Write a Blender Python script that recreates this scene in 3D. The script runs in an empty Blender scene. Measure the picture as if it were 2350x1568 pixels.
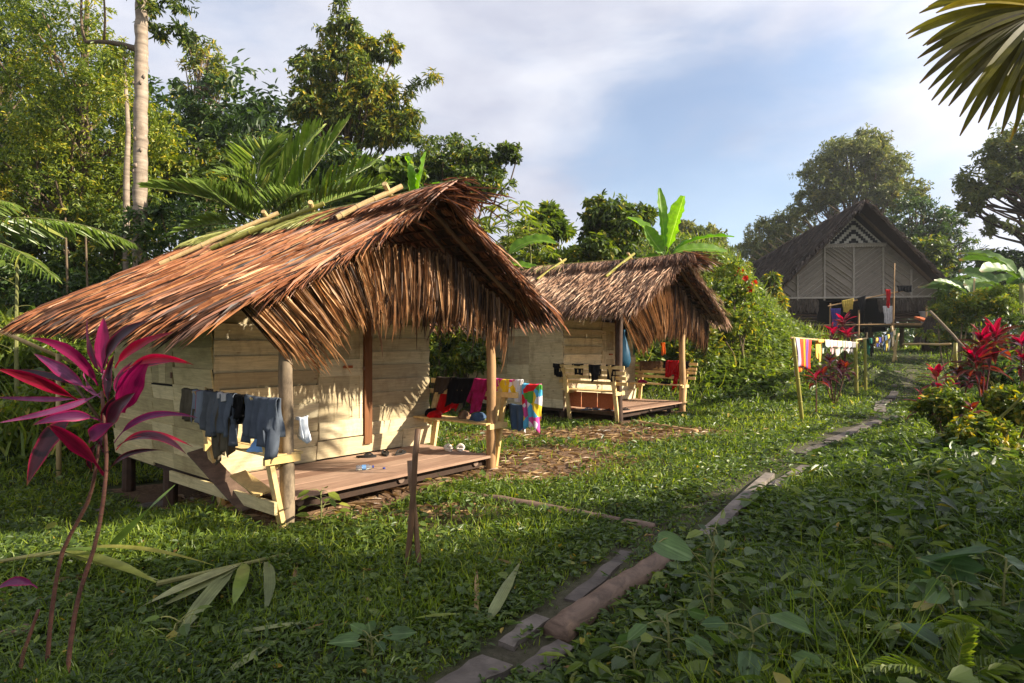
import bpy, math, random
import numpy as np
from mathutils import Vector, Matrix

SC = bpy.context.scene
COL = SC.collection
PI = math.pi
EYE = 1.65

# ------------------------------------------------------------------ camera
cam_d = bpy.data.cameras.new('camera')
cam = bpy.data.objects.new('camera', cam_d); COL.objects.link(cam)
cam.location = (0, 0, EYE); cam.rotation_euler = (PI/2, 0, 0)
cam_d.sensor_width = 36.0; cam_d.lens = 1500/2560*36.0
cam_d.shift_y = 12/2560
cam_d.clip_start = 0.05; cam_d.clip_end = 3000
SC.camera = cam

# ------------------------------------------------------------------ sun, sky, exposure
SUN_EL = math.radians(28.5)
SUN_H = Vector((0.985, -0.17, 0)).normalized()
SUN_DIR = Vector((SUN_H.x*math.cos(SUN_EL), SUN_H.y*math.cos(SUN_EL), math.sin(SUN_EL)))
sd = bpy.data.lights.new('sun', 'SUN'); sd.energy = 5.0; sd.angle = math.radians(0.5); sd.color = (1.0, 0.89, 0.72)
sun = bpy.data.objects.new('sun', sd); COL.objects.link(sun)
sun.rotation_euler = SUN_DIR.to_track_quat('Z', 'Y').to_euler()

w = bpy.data.worlds.new('World'); SC.world = w; w.use_nodes = True
nt = w.node_tree; nt.nodes.clear()
def N(t, nt_, **kw):
    n = nt_.nodes.new(t)
    for k, v in kw.items():
        if k in n.inputs.keys() and not hasattr(n, k): n.inputs[k].default_value = v
        else: setattr(n, k, v)
    return n
wo = N('ShaderNodeOutputWorld', nt); bg = N('ShaderNodeBackground', nt)
bg.inputs['Strength'].default_value = 0.085
sky = N('ShaderNodeTexSky', nt); sky.sky_type = 'NISHITA'; sky.sun_disc = False
sky.sun_elevation = SUN_EL; sky.sun_rotation = math.atan2(SUN_DIR.x, SUN_DIR.y)
sky.air_density = 1.0; sky.dust_density = 0.7; sky.ozone_density = 1.2; sky.altitude = 0
tc = N('ShaderNodeTexCoord', nt)
mp = N('ShaderNodeMapping', nt); mp.inputs['Scale'].default_value = (1.0, 1.0, 2.6); mp.inputs['Rotation'].default_value = (0.0, 0.35, 0.2)
nz = N('ShaderNodeTexNoise', nt); nz.inputs['Scale'].default_value = 3.3; nz.inputs['Detail'].default_value = 7; nz.inputs['Roughness'].default_value = 0.55; nz.inputs['Distortion'].default_value = 0.35
nt.links.new(tc.outputs['Generated'], mp.inputs['Vector']); nt.links.new(mp.outputs[0], nz.inputs['Vector'])
# a clear blue opening in the cloud cover, towards one compass direction
hole = N('ShaderNodeVectorMath', nt); hole.operation = 'DOT_PRODUCT'
hd = Vector((0.36, 1.0, 0.22)).normalized(); hole.inputs[1].default_value = hd
nrmv = N('ShaderNodeVectorMath', nt); nrmv.operation = 'NORMALIZE'
nt.links.new(tc.outputs['Generated'], nrmv.inputs[0]); nt.links.new(nrmv.outputs[0], hole.inputs[0])
hr = N('ShaderNodeMapRange', nt); hr.interpolation_type = 'SMOOTHSTEP'
hr.inputs['From Min'].default_value = 0.945; hr.inputs['From Max'].default_value = 0.998
hr.inputs['To Min'].default_value = 0.30; hr.inputs['To Max'].default_value = -0.15
nt.links.new(hole.outputs['Value'], hr.inputs['Value'])
ad = N('ShaderNodeMath', nt); ad.operation = 'ADD'
nt.links.new(nz.outputs['Fac'], ad.inputs[0]); nt.links.new(hr.outputs[0], ad.inputs[1])
cr = N('ShaderNodeMapRange', nt); cr.interpolation_type = 'SMOOTHSTEP'
cr.inputs['From Min'].default_value = 0.34; cr.inputs['From Max'].default_value = 0.86
cr.inputs['To Min'].default_value = 0.25; cr.inputs['To Max'].default_value = 0.95
nt.links.new(ad.outputs[0], cr.inputs['Value'])
# cloud tone: thicker parts lilac grey, thin parts white
nz2 = N('ShaderNodeTexNoise', nt); nz2.inputs['Scale'].default_value = 3.4; nz2.inputs['Detail'].default_value = 5; nz2.inputs['Roughness'].default_value = 0.5
mp2 = N('ShaderNodeMapping', nt); mp2.inputs['Location'].default_value = (3.1, 1.7, 0.4); mp2.inputs['Scale'].default_value = (1.0, 1.0, 2.2)
nt.links.new(tc.outputs['Generated'], mp2.inputs['Vector']); nt.links.new(mp2.outputs[0], nz2.inputs['Vector'])
cc = N('ShaderNodeValToRGB', nt)
cc.color_ramp.elements[0].position = 0.36; cc.color_ramp.elements[0].color = (2.95, 3.05, 3.65, 1)
cc.color_ramp.elements[1].position = 0.62; cc.color_ramp.elements[1].color = (4.4, 4.45, 4.85, 1)
nt.links.new(nz2.outputs['Fac'], cc.inputs['Fac'])
mx = N('ShaderNodeMix', nt); mx.data_type = 'RGBA'
nt.links.new(cr.outputs[0], mx.inputs[0]); nt.links.new(sky.outputs[0], mx.inputs[6]); nt.links.new(cc.outputs[0], mx.inputs[7])
# hazy cloud is brighter towards the sun
sn = N('ShaderNodeVectorMath', nt); sn.operation = 'DOT_PRODUCT'; sn.inputs[1].default_value = SUN_DIR; nt.links.new(nrmv.outputs[0], sn.inputs[0])
sg_ = N('ShaderNodeMapRange', nt); sg_.interpolation_type = 'SMOOTHSTEP'; sg_.inputs['From Min'].default_value = 0.25; sg_.inputs['From Max'].default_value = 1.0; sg_.inputs['To Min'].default_value = 1.0; sg_.inputs['To Max'].default_value = 1.55; nt.links.new(sn.outputs['Value'], sg_.inputs['Value'])
gl = N('ShaderNodeVectorMath', nt); gl.operation = 'SCALE'; nt.links.new(mx.outputs[2], gl.inputs[0]); nt.links.new(sg_.outputs[0], gl.inputs['Scale'])
nt.links.new(gl.outputs[0], bg.inputs['Color']); nt.links.new(bg.outputs[0], wo.inputs[0])

SC.view_settings.view_transform = 'Standard'; SC.view_settings.look = 'None'
SC.view_settings.gamma = 1.0; SC.view_settings.exposure = 1.33
SC.cycles.max_bounces = 7; SC.cycles.transparent_max_bounces = 6
SC.cycles.diffuse_bounces = 3; SC.cycles.glossy_bounces = 2; SC.cycles.transmission_bounces = 3

# ------------------------------------------------------------------ helpers
def lin(r, g, b):
    f = lambda c: (c/12.92 if c <= 0.04045 else ((c+0.055)/1.055)**2.4)
    return (f(r/255), f(g/255), f(b/255), 1.0)
def W(u, v, Y):                      # a point Y metres into the scene that the photograph shows at (u, v) of a 2350 x 1568 picture
    return np.array([(u-1175)/1377*Y, Y, EYE+(795-v)/1377*Y])
def ss(x, a, b):
    t = np.clip((np.asarray(x, float)-a)/(b-a), 0, 1); return t*t*(3-2*t)
def nrm(v):
    v = np.asarray(v, float); return v/np.maximum(np.linalg.norm(v, axis=-1, keepdims=True), 1e-9)
def bez(p0, p1, p2, n):
    t = np.linspace(0, 1, n)[:, None]
    return (1-t)**2*np.asarray(p0, float)+2*t*(1-t)*np.asarray(p1, float)+t*t*np.asarray(p2, float)

class MB:
    def __init__(s): s.V = []; s.F = []; s.T = []; s.n = 0
    def add(s, V, F, tint=0.5):
        V = np.asarray(V, float).reshape(-1, 3); k = len(V)
        T = np.zeros((k, 3)); T[:] = tint
        for f in (F if isinstance(F, list) else [F]):
            f = np.asarray(f, int)
            if len(f): s.F.append(f+s.n)
        s.V.append(V); s.T.append(T); s.n += k
    def build(s, name, mat, parent=None, origin=None, smooth=False):
        V = np.concatenate(s.V); T = np.concatenate(s.T)
        if origin is not None: V = V-np.asarray(origin, float)
        me = bpy.data.meshes.new(name)
        me.vertices.add(len(V)); me.vertices.foreach_set('co', V.astype(np.float32).ravel())
        tot = np.concatenate([np.full(len(f), f.shape[1]) for f in s.F])
        lo = np.concatenate([f.ravel() for f in s.F])
        st = np.concatenate([[0], np.cumsum(tot)[:-1]])
        me.loops.add(len(lo)); me.loops.foreach_set('vertex_index', lo.astype(np.int32))
        me.polygons.add(len(tot)); me.polygons.foreach_set('loop_start', st.astype(np.int32))
        try: me.polygons.foreach_set('loop_total', tot.astype(np.int32))
        except Exception: pass
        me.polygons.foreach_set('use_smooth', np.full(len(tot), smooth))
        a = me.attributes.new('tint', 'FLOAT_COLOR', 'POINT')
        a.data.foreach_set('color', np.concatenate([T, np.ones((len(T), 1))], 1).astype(np.float32).ravel())
        me.update(calc_edges=True)
        me.materials.append(mat)
        o = bpy.data.objects.new(name, me); COL.objects.link(o)
        if parent is not None: o.parent = parent
        elif origin is not None: o.location = tuple(float(c) for c in origin)
        return o

def tag(o, label=None, cat=None, group=None, kind=None):
    if label: o['label'] = label
    if cat: o['category'] = cat
    if group: o['group'] = group
    if kind: o['kind'] = kind
    return o
def thing(name, label, cat, loc=(0, 0, 0), rz=0.0, group=None):
    o = bpy.data.objects.new(name, None); COL.objects.link(o)
    o.empty_display_size = 0.1
    o.location = tuple(float(c) for c in loc); o.rotation_euler = (0, 0, rz)
    return tag(o, label, cat, group)

def frame_along(pts):
    pts = np.asarray(pts, float); d = np.gradient(pts, axis=0); d = nrm(d)
    ref = np.array([0, 0, 1.0]) if abs(d[0, 2]) < 0.9 else np.array([1.0, 0, 0])
    s = nrm(np.cross(d[0], ref)); S = [s]
    for i in range(1, len(pts)):
        s = s-d[i]*np.dot(s, d[i]); s = nrm(s); S.append(s)
    S = np.array(S); return d, S, np.cross(S, d)
def tube(mb, pts, r, n=8, tint=0.5, cap=True, jit=0.0, rng=None):
    pts = np.asarray(pts, float); k = len(pts); r = np.broadcast_to(np.asarray(r, float), (k,))
    d, S, U = frame_along(pts)
    a = np.linspace(0, 2*PI, n, endpoint=False)
    rr = r[:, None]*np.ones((k, n))
    if jit: rr = rr*(1+(rng or np.random.default_rng(1)).normal(0, jit, (k, n)))
    V = pts[:, None]+rr[..., None]*(np.cos(a)[None, :, None]*S[:, None]+np.sin(a)[None, :, None]*U[:, None])
    i = np.arange(k-1)[:, None]*n; j = np.arange(n)[None]; jn = (j+1) % n
    F = [np.stack([i+j, i+jn, i+n+jn, i+n+j], -1).reshape(-1, 4)]
    if cap:
        F.append(np.arange(n)[::-1][None]); F.append((np.arange(n)+(k-1)*n)[None])
    tt = np.zeros((k*n, 3)); tt[:, 0] = tint; tt[:, 1] = np.repeat(np.linspace(0, 1, k), n)
    mb.add(V.reshape(-1, 3), F, tt)
BOXF = np.array([[0, 3, 2, 1], [4, 5, 6, 7], [0, 1, 5, 4], [1, 2, 6, 5], [2, 3, 7, 6], [3, 0, 4, 7]])
def box(mb, c, s, R=None, tint=0.5):
    q = np.array([[-1, -1, -1], [1, -1, -1], [1, 1, -1], [-1, 1, -1], [-1, -1, 1], [1, -1, 1], [1, 1, 1], [-1, 1, 1]])*0.5*np.asarray(s, float)
    if R is not None: q = q@np.asarray(R).T
    tt = np.zeros((8, 3)); tt[:, 0] = tint; tt[:, 1] = 0.5
    mb.add(q+np.asarray(c, float), BOXF, tt)
def beam(mb, p0, p1, wd, h, tint=0.5, up=(0, 0, 1), j=0.0):
    p0 = np.asarray(p0, float); p1 = np.asarray(p1, float); d = p1-p0; L = np.linalg.norm(d); d = d/L
    s = np.cross(d, np.asarray(up, float)); s = nrm(s); u = np.cross(s, d)
    box(mb, (p0+p1)/2, (L, wd, h), np.stack([d, s, u], 1), tint)
def ribbon(mb, pts, wd, side=None, fold=0.15, tint=0.5, up=(0, 0, 1)):
    pts = np.asarray(pts, float); k = len(pts); wd = np.broadcast_to(np.asarray(wd, float), (k,))
    d = nrm(np.gradient(pts, axis=0))
    if side is None:
        s = np.cross(d, np.asarray(up, float)); bad = np.linalg.norm(s, axis=1) < 0.15
        s[bad] = np.cross(d[bad], [1.0, 0.05, 0]); s = nrm(s)
    else:
        s = np.broadcast_to(np.asarray(side, float), d.shape); s = nrm(s-d*np.sum(s*d, 1, keepdims=True))
    nn = np.cross(s, d)
    V = np.stack([pts+s*wd[:, None]/2+nn*(fold*wd)[:, None], pts, pts-s*wd[:, None]/2+nn*(fold*wd)[:, None]], 1)
    i = np.arange(k-1)*3
    F = np.concatenate([np.stack([i, i+1, i+4, i+3], 1), np.stack([i+1, i+2, i+5, i+4], 1)])
    T = np.zeros((k, 3, 3)); T[..., 0] = tint; T[..., 1] = np.linspace(0, 1, k)[:, None]; T[:, 0, 2] = 1; T[:, 2, 2] = 1
    mb.add(V.reshape(-1, 3), F, T.reshape(-1, 3))

STRIP = (np.array([[0, .42, .02], [0, 0, 0], [0, -.42, .02], [.5, .5, .02], [.5, 0, 0], [.5, -.5, .02], [.84, .3, -.01], [.84, 0, -.03], [.84, -.3, -.01], [1, 0, -.06]]), [np.array([[0, 1, 4, 3], [1, 2, 5, 4], [3, 4, 7, 6], [4, 5, 8, 7]]), np.array([[6, 7, 9], [7, 8, 9]])])
# leaf outlines: (along, across, lift)
LEAF = (np.array([[0, 0, 0], [.28, .42, .07], [.68, .36, .05], [1, 0, -.06], [.68, -.36, .05], [.28, -.42, .07]]), [np.array([[0, 3, 2, 1], [0, 5, 4, 3]])])
HEART = (np.array([[0, 0, 0], [-.16, .3, .03], [.14, .52, .08], [.55, .4, .06], [1, 0, -.06], [.55, -.4, .06], [.14, -.52, .08], [-.16, -.3, .03]]), [np.array([[0, 4, 3, 2, 1], [0, 7, 6, 5, 4]])])
BLADE = (np.array([[0, .5, 0], [0, -.5, 0], [.45, .45, .10], [.45, -.45, .10], [.8, .25, .02], [.8, -.25, .02], [1, 0, -.13]]), [np.array([[0, 1, 3, 2], [2, 3, 5, 4]]), np.array([[4, 5, 6]])])
STRAND = (np.array([[0, .5, 0], [0, 0, .25], [0, -.5, 0], [.6, .45, 0], [.6, 0, .2], [.6, -.45, 0], [1, 0, 0]]), None)
NARROW = (np.array([[0, 0, 0], [.35, .5, .05], [.7, .4, .0], [1, 0, -.12], [.7, -.4, .0], [.35, -.5, .05]]), [np.array([[0, 3, 2, 1], [0, 5, 4, 3]])])
def leaves(mb, P, D, U, L, Wd, shape, rnd):
    """n leaves at P pointing along D with their upper side towards U, lengths L, widths Wd, random tint rnd"""
    tv, tf = shape; P = np.asarray(P, float); n = len(P); k = len(tv)
    if n == 0: return
    D = nrm(D); S = nrm(np.cross(D, U)); U = np.cross(S, D)
    L = np.broadcast_to(L, (n,)); Wd = np.broadcast_to(Wd, (n,))
    V = P[:, None]+D[:, None]*(tv[None, :, 0]*L[:, None])[..., None]+S[:, None]*(tv[None, :, 1]*Wd[:, None])[..., None]+U[:, None]*(tv[None, :, 2]*L[:, None])[..., None]
    off = (np.arange(n)*k)[:, None, None]
    F = [(f[None]+off).reshape(-1, f.shape[1]) for f in tf]
    T = np.zeros((n, k, 3)); T[..., 0] = np.asarray(rnd)[:, None]; T[..., 1] = tv[None, :, 0]; T[..., 2] = np.abs(tv[None, :, 1])*2
    mb.add(V.reshape(-1, 3), F, T.reshape(-1, 3))
def runit(rng, n):
    return nrm(rng.normal(size=(n, 3)))
# ------------------------------------------------------------------ materials
MATS = {}
def newmat(name):
    m = bpy.data.materials.new(name); m.use_nodes = True; t = m.node_tree; t.nodes.clear()
    return m, t
def ramp(t, stops):
    r = N('ShaderNodeValToRGB', t); e = r.color_ramp.elements
    while len(e) < len(stops): e.new(0.5)
    for x, (p, c) in zip(e, stops): x.position = p; x.color = c
    return r
def mixc(t, fac, a, b, mode='MIX'):
    m = N('ShaderNodeMix', t); m.data_type = 'RGBA'; m.blend_type = mode
    for i, v in ((0, fac), (6, a), (7, b)):
        if hasattr(v, 'is_linked') or isinstance(v, bpy.types.NodeSocket): t.links.new(v, m.inputs[i])
        else: m.inputs[i].default_value = v
    return m.outputs[2]
def tintnode(t):
    a = N('ShaderNodeAttribute', t); a.attribute_name = 'tint'
    s = N('ShaderNodeSeparateColor', t); t.links.new(a.outputs['Color'], s.inputs[0])
    return s
def surf(t, col, rough=0.6, trans=0.0, spec=0.35, bump=None, bstr=0.3, bdist=0.01, tcol=None):
    o = N('ShaderNodeOutputMaterial', t); p = N('ShaderNodeBsdfPrincipled', t)
    p.inputs['Roughness'].default_value = rough; p.inputs['Specular IOR Level'].default_value = spec
    if isinstance(col, bpy.types.NodeSocket): t.links.new(col, p.inputs['Base Color'])
    else: p.inputs['Base Color'].default_value = col
    if bump is not None:
        b = N('ShaderNodeBump', t); b.inputs['Strength'].default_value = bstr; b.inputs['Distance'].default_value = bdist
        t.links.new(bump, b.inputs['Height']); t.links.new(b.outputs[0], p.inputs['Normal'])
    if trans > 0:
        tr = N('ShaderNodeBsdfTranslucent', t); ms = N('ShaderNodeMixShader', t); ms.inputs[0].default_value = trans
        c2 = tcol if tcol is not None else col
        if isinstance(c2, bpy.types.NodeSocket): t.links.new(c2, tr.inputs['Color'])
        else: tr.inputs['Color'].default_value = c2
        t.links.new(p.outputs[0], ms.inputs[1]); t.links.new(tr.outputs[0], ms.inputs[2]); t.links.new(ms.outputs[0], o.inputs[0])
    else: t.links.new(p.outputs[0], o.inputs[0])
    return p
def noise(t, scale, detail=4, rough=0.6, vec=None, dist=0.0):
    n = N('ShaderNodeTexNoise', t); n.inputs['Scale'].default_value = scale; n.inputs['Detail'].default_value = detail
    n.inputs['Roughness'].default_value = rough; n.inputs['Distortion'].default_value = dist
    if vec is not None: t.links.new(vec, n.inputs['Vector'])
    return n.outputs['Fac']
def objvec(t, scale=(1, 1, 1)):
    c = N('ShaderNodeTexCoord', t); m = N('ShaderNodeMapping', t); m.inputs['Scale'].default_value = scale
    t.links.new(c.outputs['Object'], m.inputs['Vector']); return m.outputs[0]

def leaf_mat(name, stops, trans=0.35, rough=0.42, edge=None, edge_from=0.55, midrib=None, tboost=1.5, vary=0.25, spec=0.4, streak=0.0, tip=None):
    m, t = newmat(name); s = tintnode(t); r = ramp(t, stops); t.links.new(s.outputs[0], r.inputs[0]); col = r.outputs[0]
    if edge is not None:
        mr = N('ShaderNodeMapRange', t); mr.inputs['From Min'].default_value = edge_from; mr.inputs['From Max'].default_value = 1.0
        t.links.new(s.outputs[2], mr.inputs[0]); col = mixc(t, mr.outputs[0], col, edge)
    if midrib is not None:
        mr = N('ShaderNodeMapRange', t); mr.inputs['From Min'].default_value = 0.10; mr.inputs['From Max'].default_value = 0.0
        t.links.new(s.outputs[2], mr.inputs[0]); col = mixc(t, mr.outputs[0], col, midrib)
    if vary:
        n = noise(t, 9.0, 3, 0.6, objvec(t)); v = N('ShaderNodeMapRange', t)
        v.inputs['From Min'].default_value = 0.3; v.inputs['From Max'].default_value = 0.7
        v.inputs['To Min'].default_value = 1-vary; v.inputs['To Max'].default_value = 1+vary; t.links.new(n, v.inputs[0])
        h = N('ShaderNodeHueSaturation', t); t.links.new(v.outputs[0], h.inputs['Value']); t.links.new(col, h.inputs['Color']); col = h.outputs[0]
    if streak:
        cv = N('ShaderNodeCombineXYZ', t); q = N('ShaderNodeMath', t); q.operation = 'MULTIPLY'; q.inputs[1].default_value = 9.0; t.links.new(s.outputs[2], q.inputs[0]); t.links.new(q.outputs[0], cv.inputs[0])
        q = N('ShaderNodeMath', t); q.operation = 'MULTIPLY'; q.inputs[1].default_value = 1.6; t.links.new(s.outputs[1], q.inputs[0]); t.links.new(q.outputs[0], cv.inputs[1])
        q = N('ShaderNodeMath', t); q.operation = 'MULTIPLY'; q.inputs[1].default_value = 37.0; t.links.new(s.outputs[0], q.inputs[0]); t.links.new(q.outputs[0], cv.inputs[2])
        n = noise(t, 1.0, 4, .6, cv.outputs[0]); v = N('ShaderNodeMapRange', t); v.inputs['From Min'].default_value = .32; v.inputs['From Max'].default_value = .68; v.inputs['To Min'].default_value = 1-streak; v.inputs['To Max'].default_value = 1+streak*.7; t.links.new(n, v.inputs[0])
        h = N('ShaderNodeHueSaturation', t); t.links.new(v.outputs[0], h.inputs['Value']); t.links.new(col, h.inputs['Color']); col = h.outputs[0]
        n2_ = noise(t, 30, 4, .6, objvec(t)); q = N('ShaderNodeMath', t); q.operation = 'MULTIPLY_ADD'; q.inputs[1].default_value = .35; t.links.new(n2_, q.inputs[0]); t.links.new(s.outputs[1], q.inputs[2])
        v = N('ShaderNodeMapRange', t); v.inputs['From Min'].default_value = 1.08; v.inputs['From Max'].default_value = 1.18; t.links.new(q.outputs[0], v.inputs[0])
        if tip is not None: col = mixc(t, v.outputs[0], col, tip)
    g = N('ShaderNodeHueSaturation', t); g.inputs['Value'].default_value = tboost; g.inputs['Saturation'].default_value = 1.1; t.links.new(col, g.inputs['Color'])
    surf(t, col, rough, trans, spec, tcol=g.outputs[0]); MATS[name] = m; return m
def wood_mat(name, stops, grain=(2, 30, 30), rough=0.7, dirt=None, dirt_amt=0.5, knots=False, bstr=0.25, ds=(1, 1, 1.6), ga=(.72, 1.18)):
    m, t = newmat(name); s = tintnode(t); r = ramp(t, stops); t.links.new(s.outputs[0], r.inputs[0]); col = r.outputs[0]
    g = noise(t, 1.0, 6, 0.65, objvec(t, grain), 0.6)
    mr = N('ShaderNodeMapRange', t); mr.inputs['From Min'].default_value = 0.3; mr.inputs['From Max'].default_value = 0.7
    mr.inputs['To Min'].default_value = ga[0]; mr.inputs['To Max'].default_value = ga[1]; t.links.new(g, mr.inputs[0])
    h = N('ShaderNodeHueSaturation', t); t.links.new(mr.outputs[0], h.inputs['Value']); t.links.new(col, h.inputs['Color']); col = h.outputs[0]
    if dirt is not None:
        d = noise(t, 2.3, 6, 0.68, objvec(t, ds))
        mr = N('ShaderNodeMapRange', t); mr.inputs['From Min'].default_value = 0.5; mr.inputs['From Max'].default_value = 0.78
        mr.inputs['To Max'].default_value = dirt_amt; t.links.new(d, mr.inputs[0]); col = mixc(t, mr.outputs[0], col, dirt)
    if knots:
        v = N('ShaderNodeTexVoronoi', t); v.inputs['Scale'].default_value = 1.0; t.links.new(objvec(t, (2.6, 2.6, 6.5)), v.inputs['Vector'])
        mr = N('ShaderNodeMapRange', t); mr.inputs['From Min'].default_value = 0.10; mr.inputs['From Max'].default_value = 0.035
        mr.inputs['To Max'].default_value = 0.75; t.links.new(v.outputs['Distance'], mr.inputs[0]); col = mixc(t, mr.outputs[0], col, lin(92, 62, 36))
    surf(t, col, rough, 0, 0.25, bump=g, bstr=bstr, bdist=0.006); MATS[name] = m; return m
def plain_mat(name, c, rough=0.6, trans=0.0, spec=0.3, nscale=0, namt=0.3, bump=0.0, c2=None):
    m, t = newmat(name); col = c; n = None
    if nscale:
        n = noise(t, nscale, 5, 0.6, objvec(t)); mr = N('ShaderNodeMapRange', t)
        mr.inputs['From Min'].default_value = 0.35; mr.inputs['From Max'].default_value = 0.65; t.links.new(n, mr.inputs[0])
        col = mixc(t, mr.outputs[0], c, c2 if c2 else tuple(x*(1-namt) for x in c[:3])+(1,))
    surf(t, col, rough, trans, spec, bump=n if bump else None, bstr=bump, bdist=0.01); MATS[name] = m; return m

G = lambda *a: lin(*a)
# leaves
leaf_mat('leaf_forest', [(0, G(50, 66, 28)), (.5, G(86, 104, 38)), (.82, G(124, 134, 46)), (1, G(178, 156, 54))])
leaf_mat('leaf_yellow', [(0, G(66, 86, 32)), (.4, G(106, 122, 40)), (.75, G(146, 152, 50)), (1, G(196, 176, 58))], trans=.38)
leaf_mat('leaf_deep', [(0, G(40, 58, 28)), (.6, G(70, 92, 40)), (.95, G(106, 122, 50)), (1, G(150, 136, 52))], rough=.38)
leaf_mat('leaf_bright', [(0, G(68, 88, 32)), (.5, G(100, 118, 42)), (.9, G(136, 146, 54)), (1, G(176, 160, 60))], trans=.45)
leaf_mat('leaf_olive', [(0, G(76, 86, 46)), (.5, G(108, 116, 58)), (1, G(150, 142, 68))], trans=.35)
leaf_mat('leaf_banana', [(0, G(70, 112, 30)), (1, G(118, 156, 44))], trans=.5, midrib=G(150, 176, 84), tboost=1.7)
leaf_mat('leaf_banana_shade', [(0, G(60, 88, 34)), (1, G(92, 120, 46))], trans=.3, midrib=G(120, 140, 76), tboost=1.3, streak=.3, tip=lin(120, 92, 56))  # duller banana leaf, with shade put into its colour
leaf_mat('leaf_palm', [(0, G(80, 104, 46)), (.6, G(122, 142, 64)), (1, G(176, 168, 86))], trans=.4, rough=.35)
leaf_mat('leaf_palm_dry', [(0, G(70, 62, 34)), (.35, G(96, 94, 38)), (.75, G(140, 132, 44)), (1, G(178, 154, 52))], trans=.5, streak=.3, tip=lin(120, 92, 56))
leaf_mat('grass_green', [(0, G(68, 90, 34)), (.5, G(118, 138, 46)), (.88, G(158, 164, 60)), (1, G(186, 168, 92))], trans=.45, vary=.2)
leaf_mat('herb_green', [(0, G(46, 64, 30)), (.5, G(80, 100, 40)), (.93, G(122, 134, 50)), (1, G(160, 136, 54))], trans=.35, vary=.2)
leaf_mat('leaf_big', [(0, G(58, 84, 44)), (1, G(92, 118, 58))], trans=.3, midrib=G(110, 132, 80), rough=.5, streak=.3, tip=lin(120, 92, 56))
leaf_mat('cordyline_pink', [(0, G(70, 9, 38)), (.5, G(110, 11, 58)), (1, G(150, 22, 84))], trans=.35, edge=G(140, 18, 72), edge_from=.2, rough=.32, tboost=1.35, streak=.35, tip=lin(92, 58, 40))
leaf_mat('cordyline_dark', [(0, G(38, 15, 24)), (.6, G(56, 22, 34)), (1, G(78, 32, 48))], trans=.3, edge=G(128, 14, 50), edge_from=.7, rough=.3, streak=.35, tip=lin(92, 58, 40))
leaf_mat('cordyline_red', [(0, G(84, 18, 30)), (.5, G(134, 20, 40)), (1, G(170, 40, 58))], trans=.45, edge=G(168, 28, 62), edge_from=.4, rough=.35, tboost=1.5, streak=.35, tip=lin(92, 58, 40))
leaf_mat('cordyline_bronze', [(0, G(52, 26, 24)), (.6, G(86, 38, 30)), (1, G(130, 62, 40))], trans=.45, edge=G(116, 26, 40), edge_from=.6, rough=.35, streak=.35, tip=lin(92, 58, 40))
leaf_mat('petal_red', [(0, G(200, 26, 22)), (1, G(232, 74, 30))], trans=.4)
leaf_mat('leaf_dead', [(0, G(92, 68, 46)), (.5, G(134, 106, 72)), (1, G(170, 144, 104))], trans=.2)
leaf_mat('leaf_fallen', [(0, G(92, 102, 64)), (.5, G(136, 140, 92)), (1, G(168, 160, 116))], trans=.15, rough=.55, streak=.3, tip=lin(120, 92, 56))
# thatch
def thatch(name, stops, rough=.5):
    m, t = newmat(name); s = tintnode(t); r = ramp(t, stops); t.links.new(s.outputs[0], r.inputs[0])
    n = noise(t, 1.0, 4, .6, objvec(t, (14, 14, 14))); mr = N('ShaderNodeMapRange', t)
    mr.inputs['From Min'].default_value = .3; mr.inputs['From Max'].default_value = .7; mr.inputs['To Min'].default_value = .7; mr.inputs['To Max'].default_value = 1.25; t.links.new(n, mr.inputs[0])
    h = N('ShaderNodeHueSaturation', t); t.links.new(mr.outputs[0], h.inputs['Value']); t.links.new(r.outputs[0], h.inputs['Color'])
    surf(t, h.outputs[0], rough, .12, .45); MATS[name] = m; return m
thatch('thatch_rust', [(0, G(34, 24, 20)), (.28, G(102, 62, 42)), (.58, G(152, 94, 60)), (.87, G(176, 122, 80)), (1, G(202, 164, 120))])
thatch('thatch_grey', [(0, G(62, 46, 38)), (.25, G(138, 104, 82)), (.6, G(182, 144, 116)), (1, G(212, 184, 156))])
thatch('thatch_fringe', [(0, G(50, 36, 28)), (.3, G(122, 88, 60)), (.7, G(184, 142, 100)), (1, G(212, 176, 132))])
thatch('thatch_green', [(0, G(96, 98, 46)), (.5, G(142, 146, 76)), (1, G(176, 172, 108))])
thatch('thatch_old', [(0, G(58, 50, 44)), (.5, G(86, 74, 64)), (1, G(116, 104, 90))], .8)
plain_mat('thatch_under', G(66, 46, 34), .9, nscale=18, namt=.6)
# wood
wood_mat('plank_pale', [(0, G(168, 152, 120)), (.5, G(202, 186, 150)), (1, G(220, 208, 176))], (3, 3, 40), dirt=G(118, 94, 62), dirt_amt=.65, knots=True, ds=(2.2, 2.2, 1.4))
wood_mat('plank_yellow', [(0, G(162, 148, 106)), (.5, G(196, 180, 132)), (1, G(214, 198, 152))], (3, 3, 40), dirt=G(112, 92, 52), dirt_amt=.6, knots=False)
wood_mat('plank_new', [(0, G(192, 162, 104)), (1, G(220, 192, 136))], (12, 12, 12), dirt=G(150, 120, 76), dirt_amt=.3)
wood_mat('plank_floor', [(0, G(112, 86, 70)), (.5, G(144, 112, 92)), (1, G(172, 142, 120))], (2, 30, 4), dirt=G(98, 70, 54), dirt_amt=.4)
wood_mat('plank_red', [(0, G(160, 84, 48)), (1, G(188, 106, 62))], (2, 30, 30))
wood_mat('plank_grey', [(0, G(84, 76, 70)), (.5, G(108, 99, 91)), (1, G(128, 118, 108))], (5, 5, 16), dirt=G(62, 56, 46), dirt_amt=.85, bstr=.9, ds=(3.5, 3.5, 3.5), ga=(.5, 1.25))
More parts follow.
